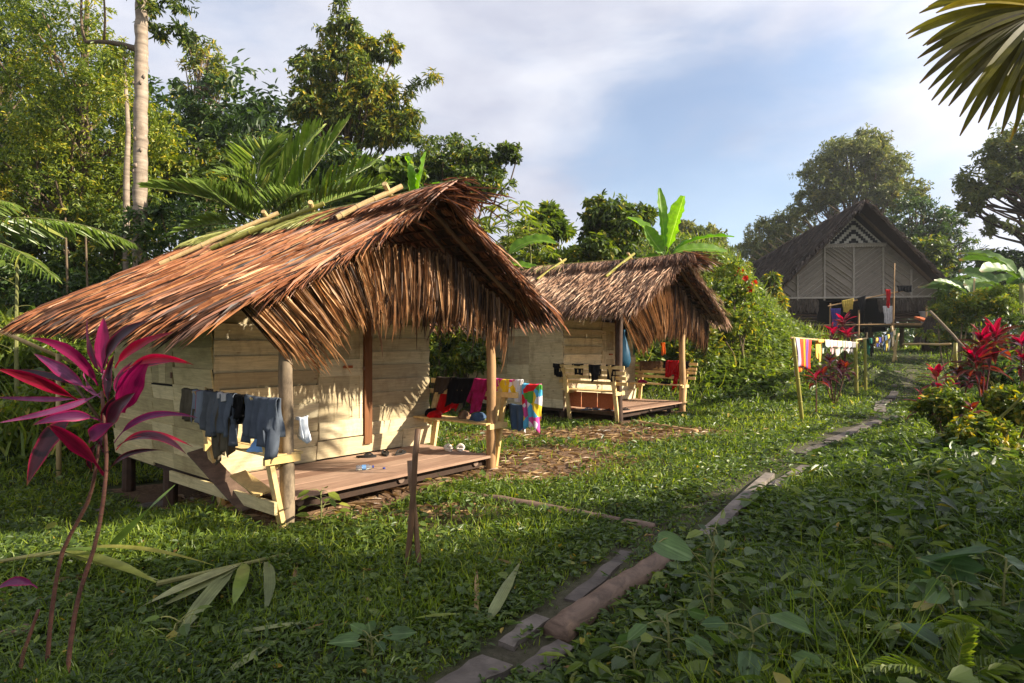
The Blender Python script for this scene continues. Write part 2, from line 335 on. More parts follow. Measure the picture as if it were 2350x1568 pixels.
wood_mat('log_brown', [(0, G(104, 84, 70)), (1, G(130, 108, 92))], (5, 5, 22), dirt=G(66, 54, 46), dirt_amt=.85, bstr=.8, ds=(4, 4, 4), ga=(.5, 1.25))
wood_mat('post_bark', [(0, G(120, 104, 84)), (1, G(160, 142, 116))], (14, 14, 4), dirt=G(52, 42, 36), dirt_amt=.95, bstr=.5, ds=(3.5, 3.5, 1.6))
wood_mat('post_tan', [(0, G(164, 128, 88)), (1, G(188, 152, 108))], (16, 16, 3), dirt=G(92, 66, 46), dirt_amt=.7, ds=(3, 3, 1.2))
wood_mat('wood_dark', [(0, G(52, 38, 30)), (1, G(78, 58, 44))], (10, 10, 10), dirt=G(36, 28, 24), dirt_amt=.5)
wood_mat('frame_brown', [(0, G(112, 72, 42)), (1, G(128, 84, 52))], (30, 30, 2))
wood_mat('bamboo_tan', [(0, G(178, 146, 98)), (1, G(206, 178, 128))], (30, 30, 4), rough=.4, dirt=G(140, 112, 70), dirt_amt=.4, bstr=.1)
wood_mat('bamboo_green', [(0, G(122, 120, 52)), (1, G(156, 148, 70))], (30, 30, 4), rough=.4, dirt=G(134, 104, 58), dirt_amt=.6, bstr=.1)
wood_mat('bamboo_dark', [(0, G(104, 78, 58)), (1, G(132, 104, 78))], (30, 30, 4), rough=.45, dirt=G(64, 48, 38), dirt_amt=.7, bstr=.15)
wood_mat('mat_wall', [(0, G(118, 109, 98)), (.5, G(142, 132, 119)), (1, G(162, 151, 137))], (6, 6, 26), rough=.8, dirt=G(72, 66, 60), dirt_amt=.5, bstr=.4)
wood_mat('mat_slat', [(0, G(146, 137, 125)), (1, G(192, 182, 168))], (10, 10, 10), rough=.75)
wood_mat('bark_pale', [(0, G(142, 126, 110)), (.5, G(158, 142, 124)), (1, G(172, 156, 138))], (1.2, 1.2, 9), rough=.8, dirt=G(96, 78, 62), dirt_amt=.8, bstr=.6, ds=(3, 3, 2.2), ga=(.42, 1.15))
wood_mat('bark_brown', [(0, G(92, 78, 62)), (1, G(124, 106, 84))], (10, 10, 3), rough=.9, dirt=G(66, 60, 44), dirt_amt=.6, bstr=.6)
wood_mat('stem_green', [(0, G(98, 104, 58)), (1, G(132, 130, 78))], (10, 10, 10), dirt=G(98, 80, 54), dirt_amt=.5)
wood_mat('stem_cordyline', [(0, G(96, 80, 56)), (.6, G(106, 56, 56)), (1, G(88, 30, 46))], (10, 10, 60), dirt=G(70, 60, 44), dirt_amt=.5)
plain_mat('dark_inside', G(20, 17, 15), .9)  # near-black that stands in for shade in rooms, gaps and doorways
plain_mat('rubber_black', G(34, 32, 31), .7)
plain_mat('rubber_white', G(214, 204, 192), .6)
plain_mat('rubber_blue', G(62, 78, 96), .7)
plain_mat('tub_grey', G(150, 158, 160), .5)
plain_mat('metal_rust', G(128, 92, 70), .7, nscale=20, namt=.5)
plain_mat('bag_plastic', G(214, 220, 228), .3, trans=.35, spec=.6)
plain_mat('bag_blue', G(40, 84, 108), .45, trans=.25)
def glassy(name, c):
    m, t = newmat(name); o = N('ShaderNodeOutputMaterial', t); p = N('ShaderNodeBsdfPrincipled', t)
    p.inputs['Base Color'].default_value = c; p.inputs['Roughness'].default_value = .12; p.inputs['Transmission Weight'].default_value = .85; p.inputs['IOR'].default_value = 1.2
    t.links.new(p.outputs[0], o.inputs[0]); MATS[name] = m
glassy('bottle_clear', G(206, 220, 238)); plain_mat('cap_blue', G(36, 62, 150), .4); plain_mat('label_blue', G(120, 168, 220), .5)
def cloth(name, c, c2=None, scale=7.0, stripes=None, amt=.22):
    m, t = newmat(name); n = noise(t, scale, 5, .6, objvec(t)); mr = N('ShaderNodeMapRange', t)
    mr.inputs['From Min'].default_value = .35; mr.inputs['From Max'].default_value = .65; t.links.new(n, mr.inputs[0])
    col = mixc(t, mr.outputs[0], c, c2 if c2 else tuple(x*(1-amt) for x in c[:3])+(1,))
    if stripes:                       # bands of colour across the cloth, by its own width (tint R)
        s = tintnode(t); r = ramp(t, stripes); r.color_ramp.interpolation = 'CONSTANT'; t.links.new(s.outputs[0], r.inputs[0])
        col = mixc(t, .12, r.outputs[0], col)
    f = noise(t, 160, 2, .5, objvec(t)); surf(t, col, .85, .12, .15, bump=f, bstr=.12, bdist=.002); MATS[name] = m; return m

# ------------------------------------------------------------------ terrain
def H(x, y):
    x = np.asarray(x, float); y = np.asarray(y, float)
    h = 1.45*ss(y, 18, 31)*ss(x, 0, 5)
    h = h+2.3*ss(y-np.where(x > 3, 15.3+0.28*(x-3), 15.3+1.3*(3-x)), 0, 4.5)*(1-ss(x-0.20*(y-15), 6.5, 9.8))*ss(x, -6, 0)
    h = h+3.2*ss(y, 21, 30)*ss(x, -8, 0)*(1-ss(x, 8, 13))
    h = h+1.0*ss(y, np.where(x < 11, 18.5, 20.3), np.where(x < 11, 22, 23))*(1-ss(y, 25, 29))*ss(x, 6.2, 8.2)*(1-ss(x, 12.2, 15.6))
    h = h+2.5*ss(y, 12, 22)*(1-ss(x, -7, -1))+2.0*ss(-x, 5.5, 10)*ss(y, 8, 12)
    h = h+0.03*np.sin(1.7*x+.6)*np.cos(1.3*y)+0.02*np.sin(4.1*x)*np.sin(3.7*y+1)
    h = h-0.42*ss(-x, 2.7, 4.6)*ss(y, 4.6, 6.6)*(1-ss(y, 9.5, 12))
    h = h-0.14*np.exp(-(((x+1.55-.82*(y-6.4))/.45)**2+((y-6.3)/1.0)**2))
    h = h-0.28*(1-ss(y, 2.4, 5.0))*ss(x, 0.4, 1.8)*0.3
    return h
def hp(x, y, dz=0.0): return np.array([x, y, float(H(x, y))+dz])
H1O = np.array([-3.285, 6.604]); H1A = nrm([.637, .771]); H1B = np.array([-H1A[1], H1A[0]])
H2O = np.array([1.166, 13.57]); H2A = nrm([.66, .751]); H2B = np.array([-H2A[1], H2A[0]])
def hut_xy(O, A, B, x, y): return O+np.asarray(A)*x+np.asarray(B)*y
def in_hut(x, y, m=0.0):
    r = np.zeros(np.shape(x), bool)
    for O, A, B in ((H1O, H1A, H1B), (H2O, H2A, H2B)):
        lx = (x-O[0])*A[0]+(y-O[1])*A[1]; ly = (x-O[0])*B[0]+(y-O[1])*B[1]
        r |= (lx > -.05+m) & (lx < 3.25-m) & (ly > -1.5+m) & (ly < 3.2-m)
    return r
def bare(x, y):
    """0..1: trodden mud with straw round the two huts and litter under them"""
    a = np.exp(-(((x-0.2)/1.5)**2+((y-8.4-.25*x)/1.15)**2)**1.8*.75)
    b = np.exp(-(((x-1.5)/2.7)**2+((y-11.0-.1*x)/1.05)**2)**1.8*.75)
    c = np.where(in_hut(x, y), 1.0, 0.0)
    d = np.exp(-(((x+1.2)/1.1)**2+((y-5.9)/.35)**2))*.7
    wv = 0.25*np.sin(3.1*x+1.3*y)*np.sin(2.3*y-1.7*x)
    return np.clip(np.maximum(np.maximum(np.maximum(a, b), c), d)*1.25+wv*np.maximum(a, b), 0, 1)
# path centre line: (x, y) points
PATH = np.array([[-.55, 2.4], [.02, 3.3], [.72, 4.4], [1.35, 5.4], [2.05, 6.3], [3.0, 7.6], [4.2, 9.0], [5.6, 10.7], [7.4, 12.6], [8.7, 14.2], [10.6, 17.0], [12.8, 19.5], [15.6, 23.5], [18.0, 27.0], [19.0, 31.0]])
def path_d(x, y):
    P = PATH[:-1]; D = PATH[1:]-P; x = np.asarray(x, float); y = np.asarray(y, float); best = np.full(x.shape, 9e9)
    for p, d in zip(P, D):
        t = np.clip(((x-p[0])*d[0]+(y-p[1])*d[1])/(d@d), 0, 1)
        best = np.minimum(best, np.hypot(x-p[0]-t*d[0], y-p[1]-t*d[1]))
    return best

def build_ground():
    xs = np.concatenate([np.linspace(-900, -60, 22)[:-1], np.linspace(-60, -14, 40)[:-1], np.linspace(-14, 16, 240), np.linspace(16, 60, 50)[1:], np.linspace(60, 900, 22)[1:]])
    ys = np.concatenate([np.linspace(-300, -10, 12)[:-1], np.linspace(-10, 1, 30)[:-1], np.linspace(1, 24, 240), np.linspace(24, 70, 50)[1:], np.linspace(70, 1500, 24)[1:]])
    X, Y = np.meshgrid(xs, ys); Z = H(X, Y)
    nx = len(xs); i = np.arange(len(ys)-1)[:, None]*nx; j = np.arange(nx-1)[None]
    F = np.stack([i+j, i+j+1, i+nx+j+1, i+nx+j], -1).reshape(-1, 4)
    mb = MB(); T = np.zeros((X.size, 3)); T[:, 0] = bare(X, Y).ravel()
    pd = path_d(X, Y).ravel(); T[:, 1] = 1-ss(pd, .06, .26)
    mb.add(np.stack([X, Y, Z], -1).reshape(-1, 3), F, T)
    m, t = newmat('ground'); s = tintnode(t); v = objvec(t)
    n1 = noise(t, 1.3, 8, .7, v); n2 = noise(t, 22, 6, .75, v)
    g = ramp(t, [(.3, G(38, 42, 22)), (.6, G(60, 66, 30)), (.8, G(84, 80, 42))]); t.links.new(n1, g.inputs[0])
    b = ramp(t, [(.3, G(70, 52, 40)), (.55, G(112, 88, 66)), (.75, G(156, 128, 98))]); t.links.new(n2, b.inputs[0])
    mr = N('ShaderNodeMath', t); mr.operation = 'MULTIPLY_ADD'; mr.inputs[1].default_value = 1.3; mr.inputs[2].default_value = -.15; mr.use_clamp = True; t.links.new(s.outputs[0], mr.inputs[0])
    col = mixc(t, mr.outputs[0], g.outputs[0], b.outputs[0]); mud = ramp(t, [(.35, G(64, 56, 48)), (.65, G(98, 88, 78))]); t.links.new(n2, mud.inputs[0])
    mh = N('ShaderNodeMath', t); mh.operation = 'MULTIPLY'; mh.inputs[1].default_value = .55; t.links.new(s.outputs[1], mh.inputs[0]); col = mixc(t, mh.outputs[0], col, mud.outputs[0])
    surf(t, col, .9, 0, .2, bump=n2, bstr=.6, bdist=.03)
    o = mb.build('ground', m, smooth=True); tag(o, kind='structure')
build_ground()
# ------------------------------------------------------------------ thatched huts (local axes: x along the front, y towards the back, z up)
def boards_x(mb, x0, x1, z0, z1, bh, y, rng, out=-1, gap=.004, t0=None):
    z = z0
    while z < z1-.02:
        h = min(bh*rng.uniform(.9, 1.12), z1-z); sk = rng.normal(0, .004)
        a = rng.normal(0, .004); c = ((x0+x1)/2+rng.normal(0, .004), y+out*rng.uniform(.0, .008), z+h/2)
        R = np.array([[math.cos(a), 0, -math.sin(a)], [0, 1, 0], [math.sin(a), 0, math.cos(a)]])
        tl = .13; R = R@np.array([[1, 0, 0], [0, math.cos(tl), out*math.sin(tl)], [0, -out*math.sin(tl), math.cos(tl)]])
        box(mb, c, (x1-x0, .02, h+.012), R, rng.random() if t0 is None else t0); z += h+gap
def boards_y(mb, y0, y1, z0, z1, bh, x, rng, out=-1, gap=.004):
    z = z0
    while z < z1-.02:
        h = min(bh*rng.uniform(.85, 1.15), z1-z); a = rng.normal(0, .006); tl = .13
        R = np.array([[1, 0, 0], [0, math.cos(a), -math.sin(a)], [0, math.sin(a), math.cos(a)]])@np.array([[math.cos(tl), 0, out*math.sin(tl)], [0, 1, 0], [-out*math.sin(tl), 0, math.cos(tl)]])
        box(mb, (x+out*rng.uniform(0, .008), (y0+y1)/2, z+h/2), (.02, y1-y0, h+.012), R, rng.random()); z += h+gap

def bench(par, x0, sg, zf, rng, nrail, y0=-1.36, y1=-.12, mat='plank_new'):
    b = MB(); zs = zf+.42
    for k in range(2):
        box(b, (x0+sg*(.04-.17*k)*-1*-1, (y0+y1)/2, zs), (.15, y1-y0+.2, .025), None, rng.random())
    st = b.build('porch_bench', MATS[mat], par)
    for y in (y0-.06, y1-.06):
        q = MB(); beam(q, (x0-sg*.02, y, -.12), (x0+sg*.20, y, zs+.34), .045, .085, rng.random(), (0, 1, 0)); q.build('bench_leg', MATS[mat], st)
        q = MB(); beam(q, (x0+sg*.02, y+.05, zs-.12), (x0+sg*.25, y+.05, zs+.56), .04, .075, rng.random(), (0, 1, 0)); q.build('back_support', MATS[mat], st)
        q = MB(); beam(q, (x0+sg*.20, y-.05, zs-.035), (x0-sg*.16, y-.05, zs-.035), .04, .07, rng.random()); q.build('seat_bearer', MATS[mat], st)
    for k in range(nrail):
        t = 1-k/(max(nrail, 3)); z = zs+.06+.46*t; x = x0+sg*(.06+.16*t)
        q = MB(); beam(q, (x, y0-.34, z+rng.normal(0, .01)), (x, y1+.16, z+rng.normal(0, .012)), .025, .07, rng.random()); q.build('back_rail', MATS[mat], st)
    return zs, x0+sg*.33, zs+.62      # seat height, rail x, rail z

def thatch_slope(mb, xr, zr, sg, dmax, prof, yf, yb, rng, rows, sp, Lr, Wr, tilt_y, hue, dkf=.17, zj=.03):
    for r in range(rows):
        d = .04+(dmax-.12)*r/(rows-1); n = int((yb-yf)/sp)
        y = yf+(yb-yf)*(np.arange(n)+rng.random(n))/n; dd = np.clip(d+rng.normal(0, .035, n), .01, dmax)
        z0, sl = prof(dd); last = r >= rows-2
        D = np.stack([np.full(n, sg*1.0)+rng.normal(0, .05, n), tilt_y+rng.normal(0, .13, n), -sl+rng.normal(0, zj, n)-(.10 if last else 0)], 1)
        Un = np.stack([sg*sl*np.ones(n), np.zeros(n), np.ones(n)], 1)+rng.normal(0, .32, (n, 3))*np.array([.6, 1, .3])
        P = np.stack([xr+sg*dd, y, zr+.03*(y+1.5)+z0+.035+.028*rng.random(n)+.02*r/rows], 1)
        D[:, 2] += .07
        patch = .10*np.sin(y*2.1+r*.7)+.08*np.sin(y*5.3-r*1.9)
        rnd = np.clip(hue+patch+rng.normal(0, .2, n), 0, 1); dk = rng.random(n) < dkf+.25*(np.sin(y*3.7+r*2.2) > .75)*(dkf > .1); rnd[dk] = rng.random(dk.sum())*.15  # dark strands and clumps painted in as shaded gaps of the thatch
        L = rng.uniform(Lr[0], Lr[1], n); 
        if r < 3: L = L*.8
        if r > rows-6: old = rng.random(n) < .3; rnd[old] = rng.random(old.sum())*.22
        leaves(mb, P, D, Un, L, rng.uniform(Wr[0], Wr[1], n), STRIP, rnd)

def make_hut(label, O, A, S):
    rng = np.random.default_rng(S['seed'])
    hut = thing('thatched_hut', label, 'hut', (O[0], O[1], 0), math.atan2(A[1], A[0]), 'thatched plank huts with porches')
    zf = S['zf']; Wd, Dp = 3.18, 3.08; xr, zr = S['xr'], S['zr']; s1, c1 = S['prof']
    prof = lambda d: (-(s1*d-c1*d*d), s1-2*c1*d)
    dl, dr = xr-S['xl'], S['xrt']-xr; yf, yb = S['yf'], S['yb']
    # --- platform, stilts, porch floor
    m = MB(); box(m, (Wd/2, Dp/2, zf-.05), (Wd-.06, Dp-.06, .09), None, .3); m.build('floor_platform', MATS['wood_dark'], hut)
    for x in (.12, Wd/2, Wd-.12):
        for y in (.12, 1.5, Dp-.12):
            m = MB(); tube(m, [(x, y, -.8), (x+.01, y, zf-.09)], [.09, .08], 10, rng.random(), True, .05, rng); m.build('stilt', MATS['wood_dark'], hut)
    for x in (.22, 1.5, 2.75):
        m = MB(); tube(m, [(x, -1.38, zf-.075), (x, -.02, zf-.075)], .045, 10, .8, True); m.build('joist_log', MATS['log_brown'], hut)
        m = MB(); tube(m, [(x, -1.2, -.3), (x, -1.2, zf-.12)], .05, 8, .4); m.build('stilt', MATS['wood_dark'], hut)
    m = MB(); px0, px1 = S['porch']; n = 6
    for k in range(n):
        y = -1.46+1.44*(k+.5)/n; e = rng.normal(0, .02, 2)*(1 if k else .4)
        box(m, ((px0+px1)/2+e[0], y, zf-.016+rng.normal(0, .002)), (px1-px0+e[1], 1.44/n-.006, .03), None, rng.random())
    m.build('porch_floor', MATS['plank_floor'], hut)
    m = MB(); beam(m, (px0+.03, -1.33, zf-.10), (px1-.05, -1.33, zf-.10), .05, .1, .3); m.build('porch_beam', MATS['wood_dark'], hut)
    # --- walls
    m = MB(); fx = S['door']; ht = min(2.32, zr+prof(max(xr, 0))[0]-.13-zf, zr+prof(max(Wd-xr, 0))[0]-.13-zf)
    box(m, (fx[0]/2, .022, zf+ht/2), (fx[0]-.02, .02, ht), None, .1)
    boards_x(m, .0, fx[0], zf+.02, zf+.78, S['bh'], 0, rng); boards_x(m, .07, fx[0], zf+.78, zf+.98, S['bh'], 0, rng); boards_x(m, .0, fx[0], zf+.98, zf+ht, S['bh'], 0, rng)
    boards_x(m, fx[2], Wd, zf+.22, zf+ht, S['bh']*1.05, 0, rng)
    box(m, ((fx[2]+Wd)/2, .022, zf+ht/2), (Wd-fx[2]-.02, .02, ht), None, .1)
    boards_x(m, fx[0]-.02, fx[2]+.55, zf+.02, zf+.235, .24, -.012, rng); boards_x(m, fx[2]+.56, Wd+.02, zf, zf+.26, .28, -.014, rng)
    box(m, ((fx[0]+fx[2])/2, .03, zf+ht-.04), (fx[2]-fx[0], .02, .08), None, .3)
    m.build('front_wall', MATS['plank_pale'], hut)
    m = MB(); w0, w1, wz0, wz1 = S['win']; box(m, (.03, Dp/2, zf+ht/2), (.02, Dp-.04, ht-.05), None, .1)
    sb = S['sbh']
    boards_y(m, .0, w0, zf-.02, zf+.80, sb*1.1, -.004, rng); boards_y(m, .16, w0, zf+.80, zf+.99, sb*1.2, -.004, rng); boards_y(m, w0, w1, zf-.02, wz0, sb, -.004, rng); boards_y(m, w1, Dp, zf-.06, zf+.98, sb, -.004, rng)
    boards_y(m, .0, w0-.01, zf+.99, zf+ht, sb*1.35, -.008, rng); boards_y(m, w1+.01, Dp, zf+.99, zf+ht, sb*1.3, -.006, rng); boards_y(m, w0, w1, wz1, zf+ht, sb, -.004, rng)
    m.build('side_wall', MATS[S['smat']], hut)
    if S['shutter']:
        m = MB()
        for k in range(3): box(m, (-.016, w0+(w1-w0)*(k+.5)/3, (wz0+wz1)/2), (.022, (w1-w0)/3-.006, wz1-wz0-.03), None, rng.random())
        sh = m.build('window_shutter', MATS['plank_yellow'], hut)
        for z in (wz0+.12, wz1-.12):
            m = MB(); box(m, (-.032, w0+.03, z), (.008, .05, .07), None, .2); m.build('hinge', MATS['metal_rust'], sh)
        m = MB(); box(m, (-.012, (w0+w1)/2, wz0-.006), (.02, w1-w0+.05, .02), None, .0); m.build('window_sill', MATS['dark_inside'], hut)
    m = MB(); boards_y(m, 0, Dp, zf, zf+ht, .2, Wd, rng, 1); m.build('side_wall', MATS['plank_pale'], hut)
    m = MB(); boards_x(m, 0, Wd, zf, zf+ht, .2, Dp, rng, 1); m.build('back_wall', MATS['plank_pale'], hut)
    m = MB(); tri = [(.02, zf+ht), (Wd-.02, zf+ht), (xr, zr+.03*(Dp+1.5)-.1)]; m.add(np.array([(x, Dp-.02, z) for x, z in tri]+[(x, Dp+.01, z) for x, z in tri]), [np.array([[0, 1, 2], [5, 4, 3]]), np.array([[0, 3, 4, 1], [1, 4, 5, 2], [2, 5, 3, 0]])], .2); m.build('gable_board', MATS['wood_dark'], hut)
    m = MB(); box(m, (.055, .075, zf+ht/2-.02), (.09, .09, ht-.04), None, .3); m.build('corner_post', MATS['wood_dark'], hut)
    # --- door, frame
    d0, d1, d2 = fx; m = MB(); zb = zf+.25; zt = zf+min(1.98, ht-.08); wdt = d1-d0
    for (a, b) in ((0, .34), (.34, .68), (.68, 1)):
        box(m, (d0+wdt*(a+b)/2, -.006, (zb+zt)/2), (wdt*(b-a)-.005, .022, zt-zb), None, rng.random())
    for z in (zb+.12, zb+.92, zt-.12): box(m, ((d0+d1)/2, -.024, z), (wdt-.02, .016, .22), None, rng.random())
    box(m, (d1-.03, -.021, (zb+zt)/2), (.055, .012, zt-zb-.02), None, .8)
    dr_ = m.build('door', MATS['plank_pale'], hut)
    m = MB(); box(m, (d0+wdt*.62, -.05, zb+.93), (.13, .03, .035), None, .2); m.build('handle', MATS['plank_red'], dr_)
    for z in (zb+.9, zt-.2):
        m = MB(); box(m, (d1+.005, -.05, z), (.05, .012, .05), None, .2); m.build('hinge', MATS['metal_rust'], dr_)
    m = MB(); box(m, ((d1+d2)/2, -.03, zf+.12+ht/2-.07), (d2-d1-.01, .06, ht-.16), None, .5); m.build('door_frame', MATS['frame_brown'], hut)
    m = MB(); box(m, ((d0+d1)/2, .012, zf+.235), (wdt, .05, .03), None, .5); m.build('gap_shade', MATS['dark_inside'], hut)  # near-black bar painted for the shade under the door
    m = MB(); box(m, ((d0+d1)/2, .08, zf+1.1), (wdt+.1, .03, 1.9), None, .5); m.build('room_shade', MATS['dark_inside'], hut)  # near-black panel painted as the unlit room
    # --- posts and roof frame
    for k, (x, y, r, mat) in enumerate(S['posts']):
        zt_ = zr+prof(abs(x-xr))[0]-.02; pts = [(x+rng.normal(0, .008), y+rng.normal(0, .008), z) for z in np.linspace(-.25, zt_, 9)]
        m = MB(); tube(m, pts, np.linspace(r*1.08, r*.93, 9), 14, rng.random(), True, .02, rng); m.build('porch_post', MATS[mat], hut, smooth=True)
    for z, y in ((zf+ht-.02, -1.36), (zf+ht+.06, .06), (zf+ht+.06, Dp-.06)):
        m = MB(); db = (zr-z-.16)/(s1-.06); beam(m, (max(xr-db, S['xl']+.1), y, z), (min(xr+db, S['xrt']-.1), y, z), .06, .1, .2); m.build('tie_beam', MATS['wood_dark'], hut)
    m = MB(); tube(m, [(xr, yf+.1, zr-.06), (xr, yb-.1, zr+.08)], .045, 8, .4); m.build('ridge_beam', MATS['wood_dark'], hut)
    for y in np.linspace(yf+.25, yb-.3, 5):
        for sg, dm in ((-1, dl), (1, dr)):
            p = [(xr+sg*d, y, zr+.03*(y+1.5)+prof(d)[0]-.07) for d in np.linspace(0.02, dm-.15, 5)]
            m = MB(); tube(m, p, .028, 7, .4); m.build('rafter', MATS['bamboo_dark'], hut)
    # --- thatch
    m = MB()
    for sg, dm in ((-1, dl), (1, dr)):
        dd = np.linspace(0, dm-.28, 14); yy = np.array([yf+.05, yf+.6, 0, 1.5, yb-.05]); V = []; 
        for off in (0.02, -.02):
            for d in dd:
                for y in yy: V.append((xr+sg*d, y, zr+.03*(y+1.5)+prof(d)[0]+off))
        V = np.array(V); nd, ny = len(dd), len(yy); F = []
        for k in range(2):
            for i in range(nd-1):
                for j in range(ny-1):
                    a = k*nd*ny+i*ny+j; q = [a, a+1, a+ny+1, a+ny]; F.append(q if (k == 0) == (sg > 0) else q[::-1])
        for i in range(nd-1):
            for j in (0, ny-1):
                a = i*ny+j; F.append([a, a+ny, a+ny+nd*ny, a+nd*ny])
        m.add(V, np.array(F), .5)
    roof = m.build('thatch_roof', MATS['thatch_under'], hut)
    m = MB()          # battens with the folded leaf rows seen from below
    for sg, dm in ((-1, dl), (1, dr)):
        for d in np.arange(.1, dm-.25, .125):
            z = zr+prof(d)[0]; tube(m, [(xr+sg*d, yf+.06, z+.03*(yf+1.5)-.034), (xr+sg*d, yb-.06, z+.03*(yb+1.5)-.034)], .011, 5, .2, False)
            n = int((yb-yf)/.05); y = rng.uniform(yf+.05, yb-.05, n); sl = prof(d)[1]
            leaves(m, np.stack([np.full(n, xr+sg*d), y, z+.03*(y+1.5)-.03], 1), np.stack([np.full(n, sg*1.0), rng.normal(0, .08, n), np.full(n, -sl-.12)], 1), np.tile([0, 0, -1.0], (n, 1)), np.full(n, .15), np.full(n, .04), NARROW, np.clip(.32+rng.normal(0, .15, n), 0, 1))
    m.build('batten_rows', MATS['thatch_rust'], roof)
    m = MB()
    thatch_slope(m, xr, zr, -1, dl, prof, yf, yb, rng, S['rows'], S['sp'], S['L'], S['Wr'], S['tilt'], S['hue'], S.get('dk', .17), S.get('zj', .03))
    m.build('leaf_thatch', MATS[S['tmat']], roof)
    m = MB(); thatch_slope(m, xr, zr, 1, dr, prof, yf, yb, rng, S['rows']-4, S['sp']*1.4, S['L'], S['Wr'], .05, S['hue']); m.build('leaf_thatch', MATS[S['tmat']], roof)
    # --- hanging gable fringe
    m = MB(); gx0, gx1 = S['gable']; yg = -1.44
    for lay in range(5):
        n = S['gn']; x = gx0+(gx1-gx0)*(np.arange(n)+rng.random(n))/n
        top = np.minimum(zr+prof(np.abs(x-xr))[0]-.08, zr-.52+rng.normal(0, .02, n))
        z0 = np.where(lay == 0, top-.02, top-(top-S['gz']-.28)*rng.random(n)**1.3*(lay > 0)); z0 = np.minimum(z0, top-.02)
        u = (x-gx0)/(gx1-gx0); tilt = 1.0*(1-ss(u, .06, .5))-.10*ss(u, .8, 1)+rng.normal(0, .09, n)
        zend = S['gz']+.02+rng.normal(0, .14, n)-.40*(1-ss(u, .02, .22))-S['gr']*ss(u, .78, 1)-.1*rng.random(n)**3
        L = np.clip((z0-zend)*np.sqrt(1+tilt**2), .25, 1.35)
        P = np.stack([x, yg+rng.normal(0, .02, n)-.012*lay, z0], 1)
        D = np.stack([tilt, rng.normal(-.03, .04, n), -np.ones(n)], 1)
        U = np.stack([rng.normal(0, .8, n), -np.ones(n), rng.normal(0, .2, n)], 1)
        rnd = np.clip(.58-.22*ss(u, .35, .6)+rng.normal(0, .2, n), 0, 1); dk = rng.random(n) < .18; rnd[dk] = .12*rng.random(dk.sum())  # sunlit end lighter, the rest darker: roof shadow put into the colour
        leaves(m, P, D, U, L, rng.uniform(.012, .034, n), STRIP, rnd)
    m.build('gable_fringe', MATS['thatch_fringe'], hut)
    for sg in (-1, 1):
        xe = gx0 if sg < 0 else gx1
        m = MB(); tube(m, [(xr, yg+.03, zr-.1), ((xr+xe)/2, yg+.03, zr+prof(abs(xe-xr)/2)[0]-.1), (xe, yg+.03, zr+prof(abs(xe-xr))[0]-.1)], .022, 7, .3); m.build('rake_pole', MATS['bamboo_dark'], hut)
    # --- ridge cap of folded palm fronds
    for (ya, yb_, mat, L0, hue, nrow) in S['caps']:
        m = MB(); n = int(abs(yb_-ya)/.010)
        for sg in (-1, 1):
            for lay in range(nrow):
                y = rng.uniform(ya, yb_, n); d0 = np.abs(rng.normal(.02, .03, n)); z = zr+.03*(y+1.5)+prof(d0)[0]+.075+.02*rng.random(n)+S['lift']*ss(-y, .8, 2.3)
                D = np.stack([np.full(n, sg*1.0), S['capt']+rng.normal(0, .16, n), -prof(.2)[1]*np.ones(n)+.14+rng.normal(0, .05, n)-.25*ss(-y, 1.9, 2.5)], 1)
                U = np.stack([sg*.5*np.ones(n), np.zeros(n), np.ones(n)], 1)+rng.normal(0, .3, (n, 3))
                leaves(m, np.stack([xr+sg*d0, y, z], 1), D, U, rng.uniform(L0*.7, L0*1.1, n), rng.uniform(.012, .024, n), STRIP, np.clip(hue+.1*np.sin(y*4)+rng.normal(0, .2, n), 0, 1))
        c = m.build('ridge_cap', MATS[mat], roof)
    m = MB(); yy = np.linspace(yf-.35, yb+.05, 12); tube(m, np.stack([np.full(12, xr), yy, zr+.03*(yy+1.5)+.10+S['lift']*ss(-yy, .8, 2.3)], 1), np.linspace(.008, .02, 12), 7, .6); m.build('frond_rib', MATS['bamboo_green'], roof)
    # frond tips streaming out over the front of the ridge
    m = MB(); n = 90; y = np.full(n, yf-.05)+rng.uniform(-.25, .45, n); x = xr+rng.normal(0, .16, n)
    leaves(m, np.stack([x, y, zr+prof(np.abs(x-xr))[0]+.07+S['lift']*.9+rng.normal(0, .03, n)], 1), np.stack([rng.normal(.15, .5, n), -np.ones(n), rng.normal(-.28, .16, n)], 1), np.stack([rng.normal(0, .6, n), np.zeros(n), np.ones(n)], 1), rng.uniform(.3, .62, n), rng.uniform(.010, .02, n), STRIP, np.clip(rng.normal(.35, .25, n), 0, 1))
    m.build('ridge_tip_frond', MATS['thatch_rust'], roof)
    # loose strands along both front rakes
    m = MB(); n = 520; sgn = np.where(rng.random(n) < .5, -1.0, 1.0); dd = rng.random(n)*np.where(sgn < 0, dl-.1, dr-.1)
    leaves(m, np.stack([xr+sgn*dd, yf+rng.normal(.02, .06, n), zr+prof(dd)[0]+.03*rng.random(n)], 1), np.stack([sgn, rng.normal(-.3, .3, n), -prof(dd)[1]-.12+rng.normal(0, .12, n)], 1), np.stack([sgn*.5, -.3*np.ones(n), np.ones(n)], 1)+rng.normal(0, .4, (n, 3)), rng.uniform(.2, .46, n), rng.uniform(.006, .014, n), STRIP, np.clip(rng.normal(.4, .25, n), 0, 1))
    m.build('rake_thatch', MATS[S['tmat']], roof)
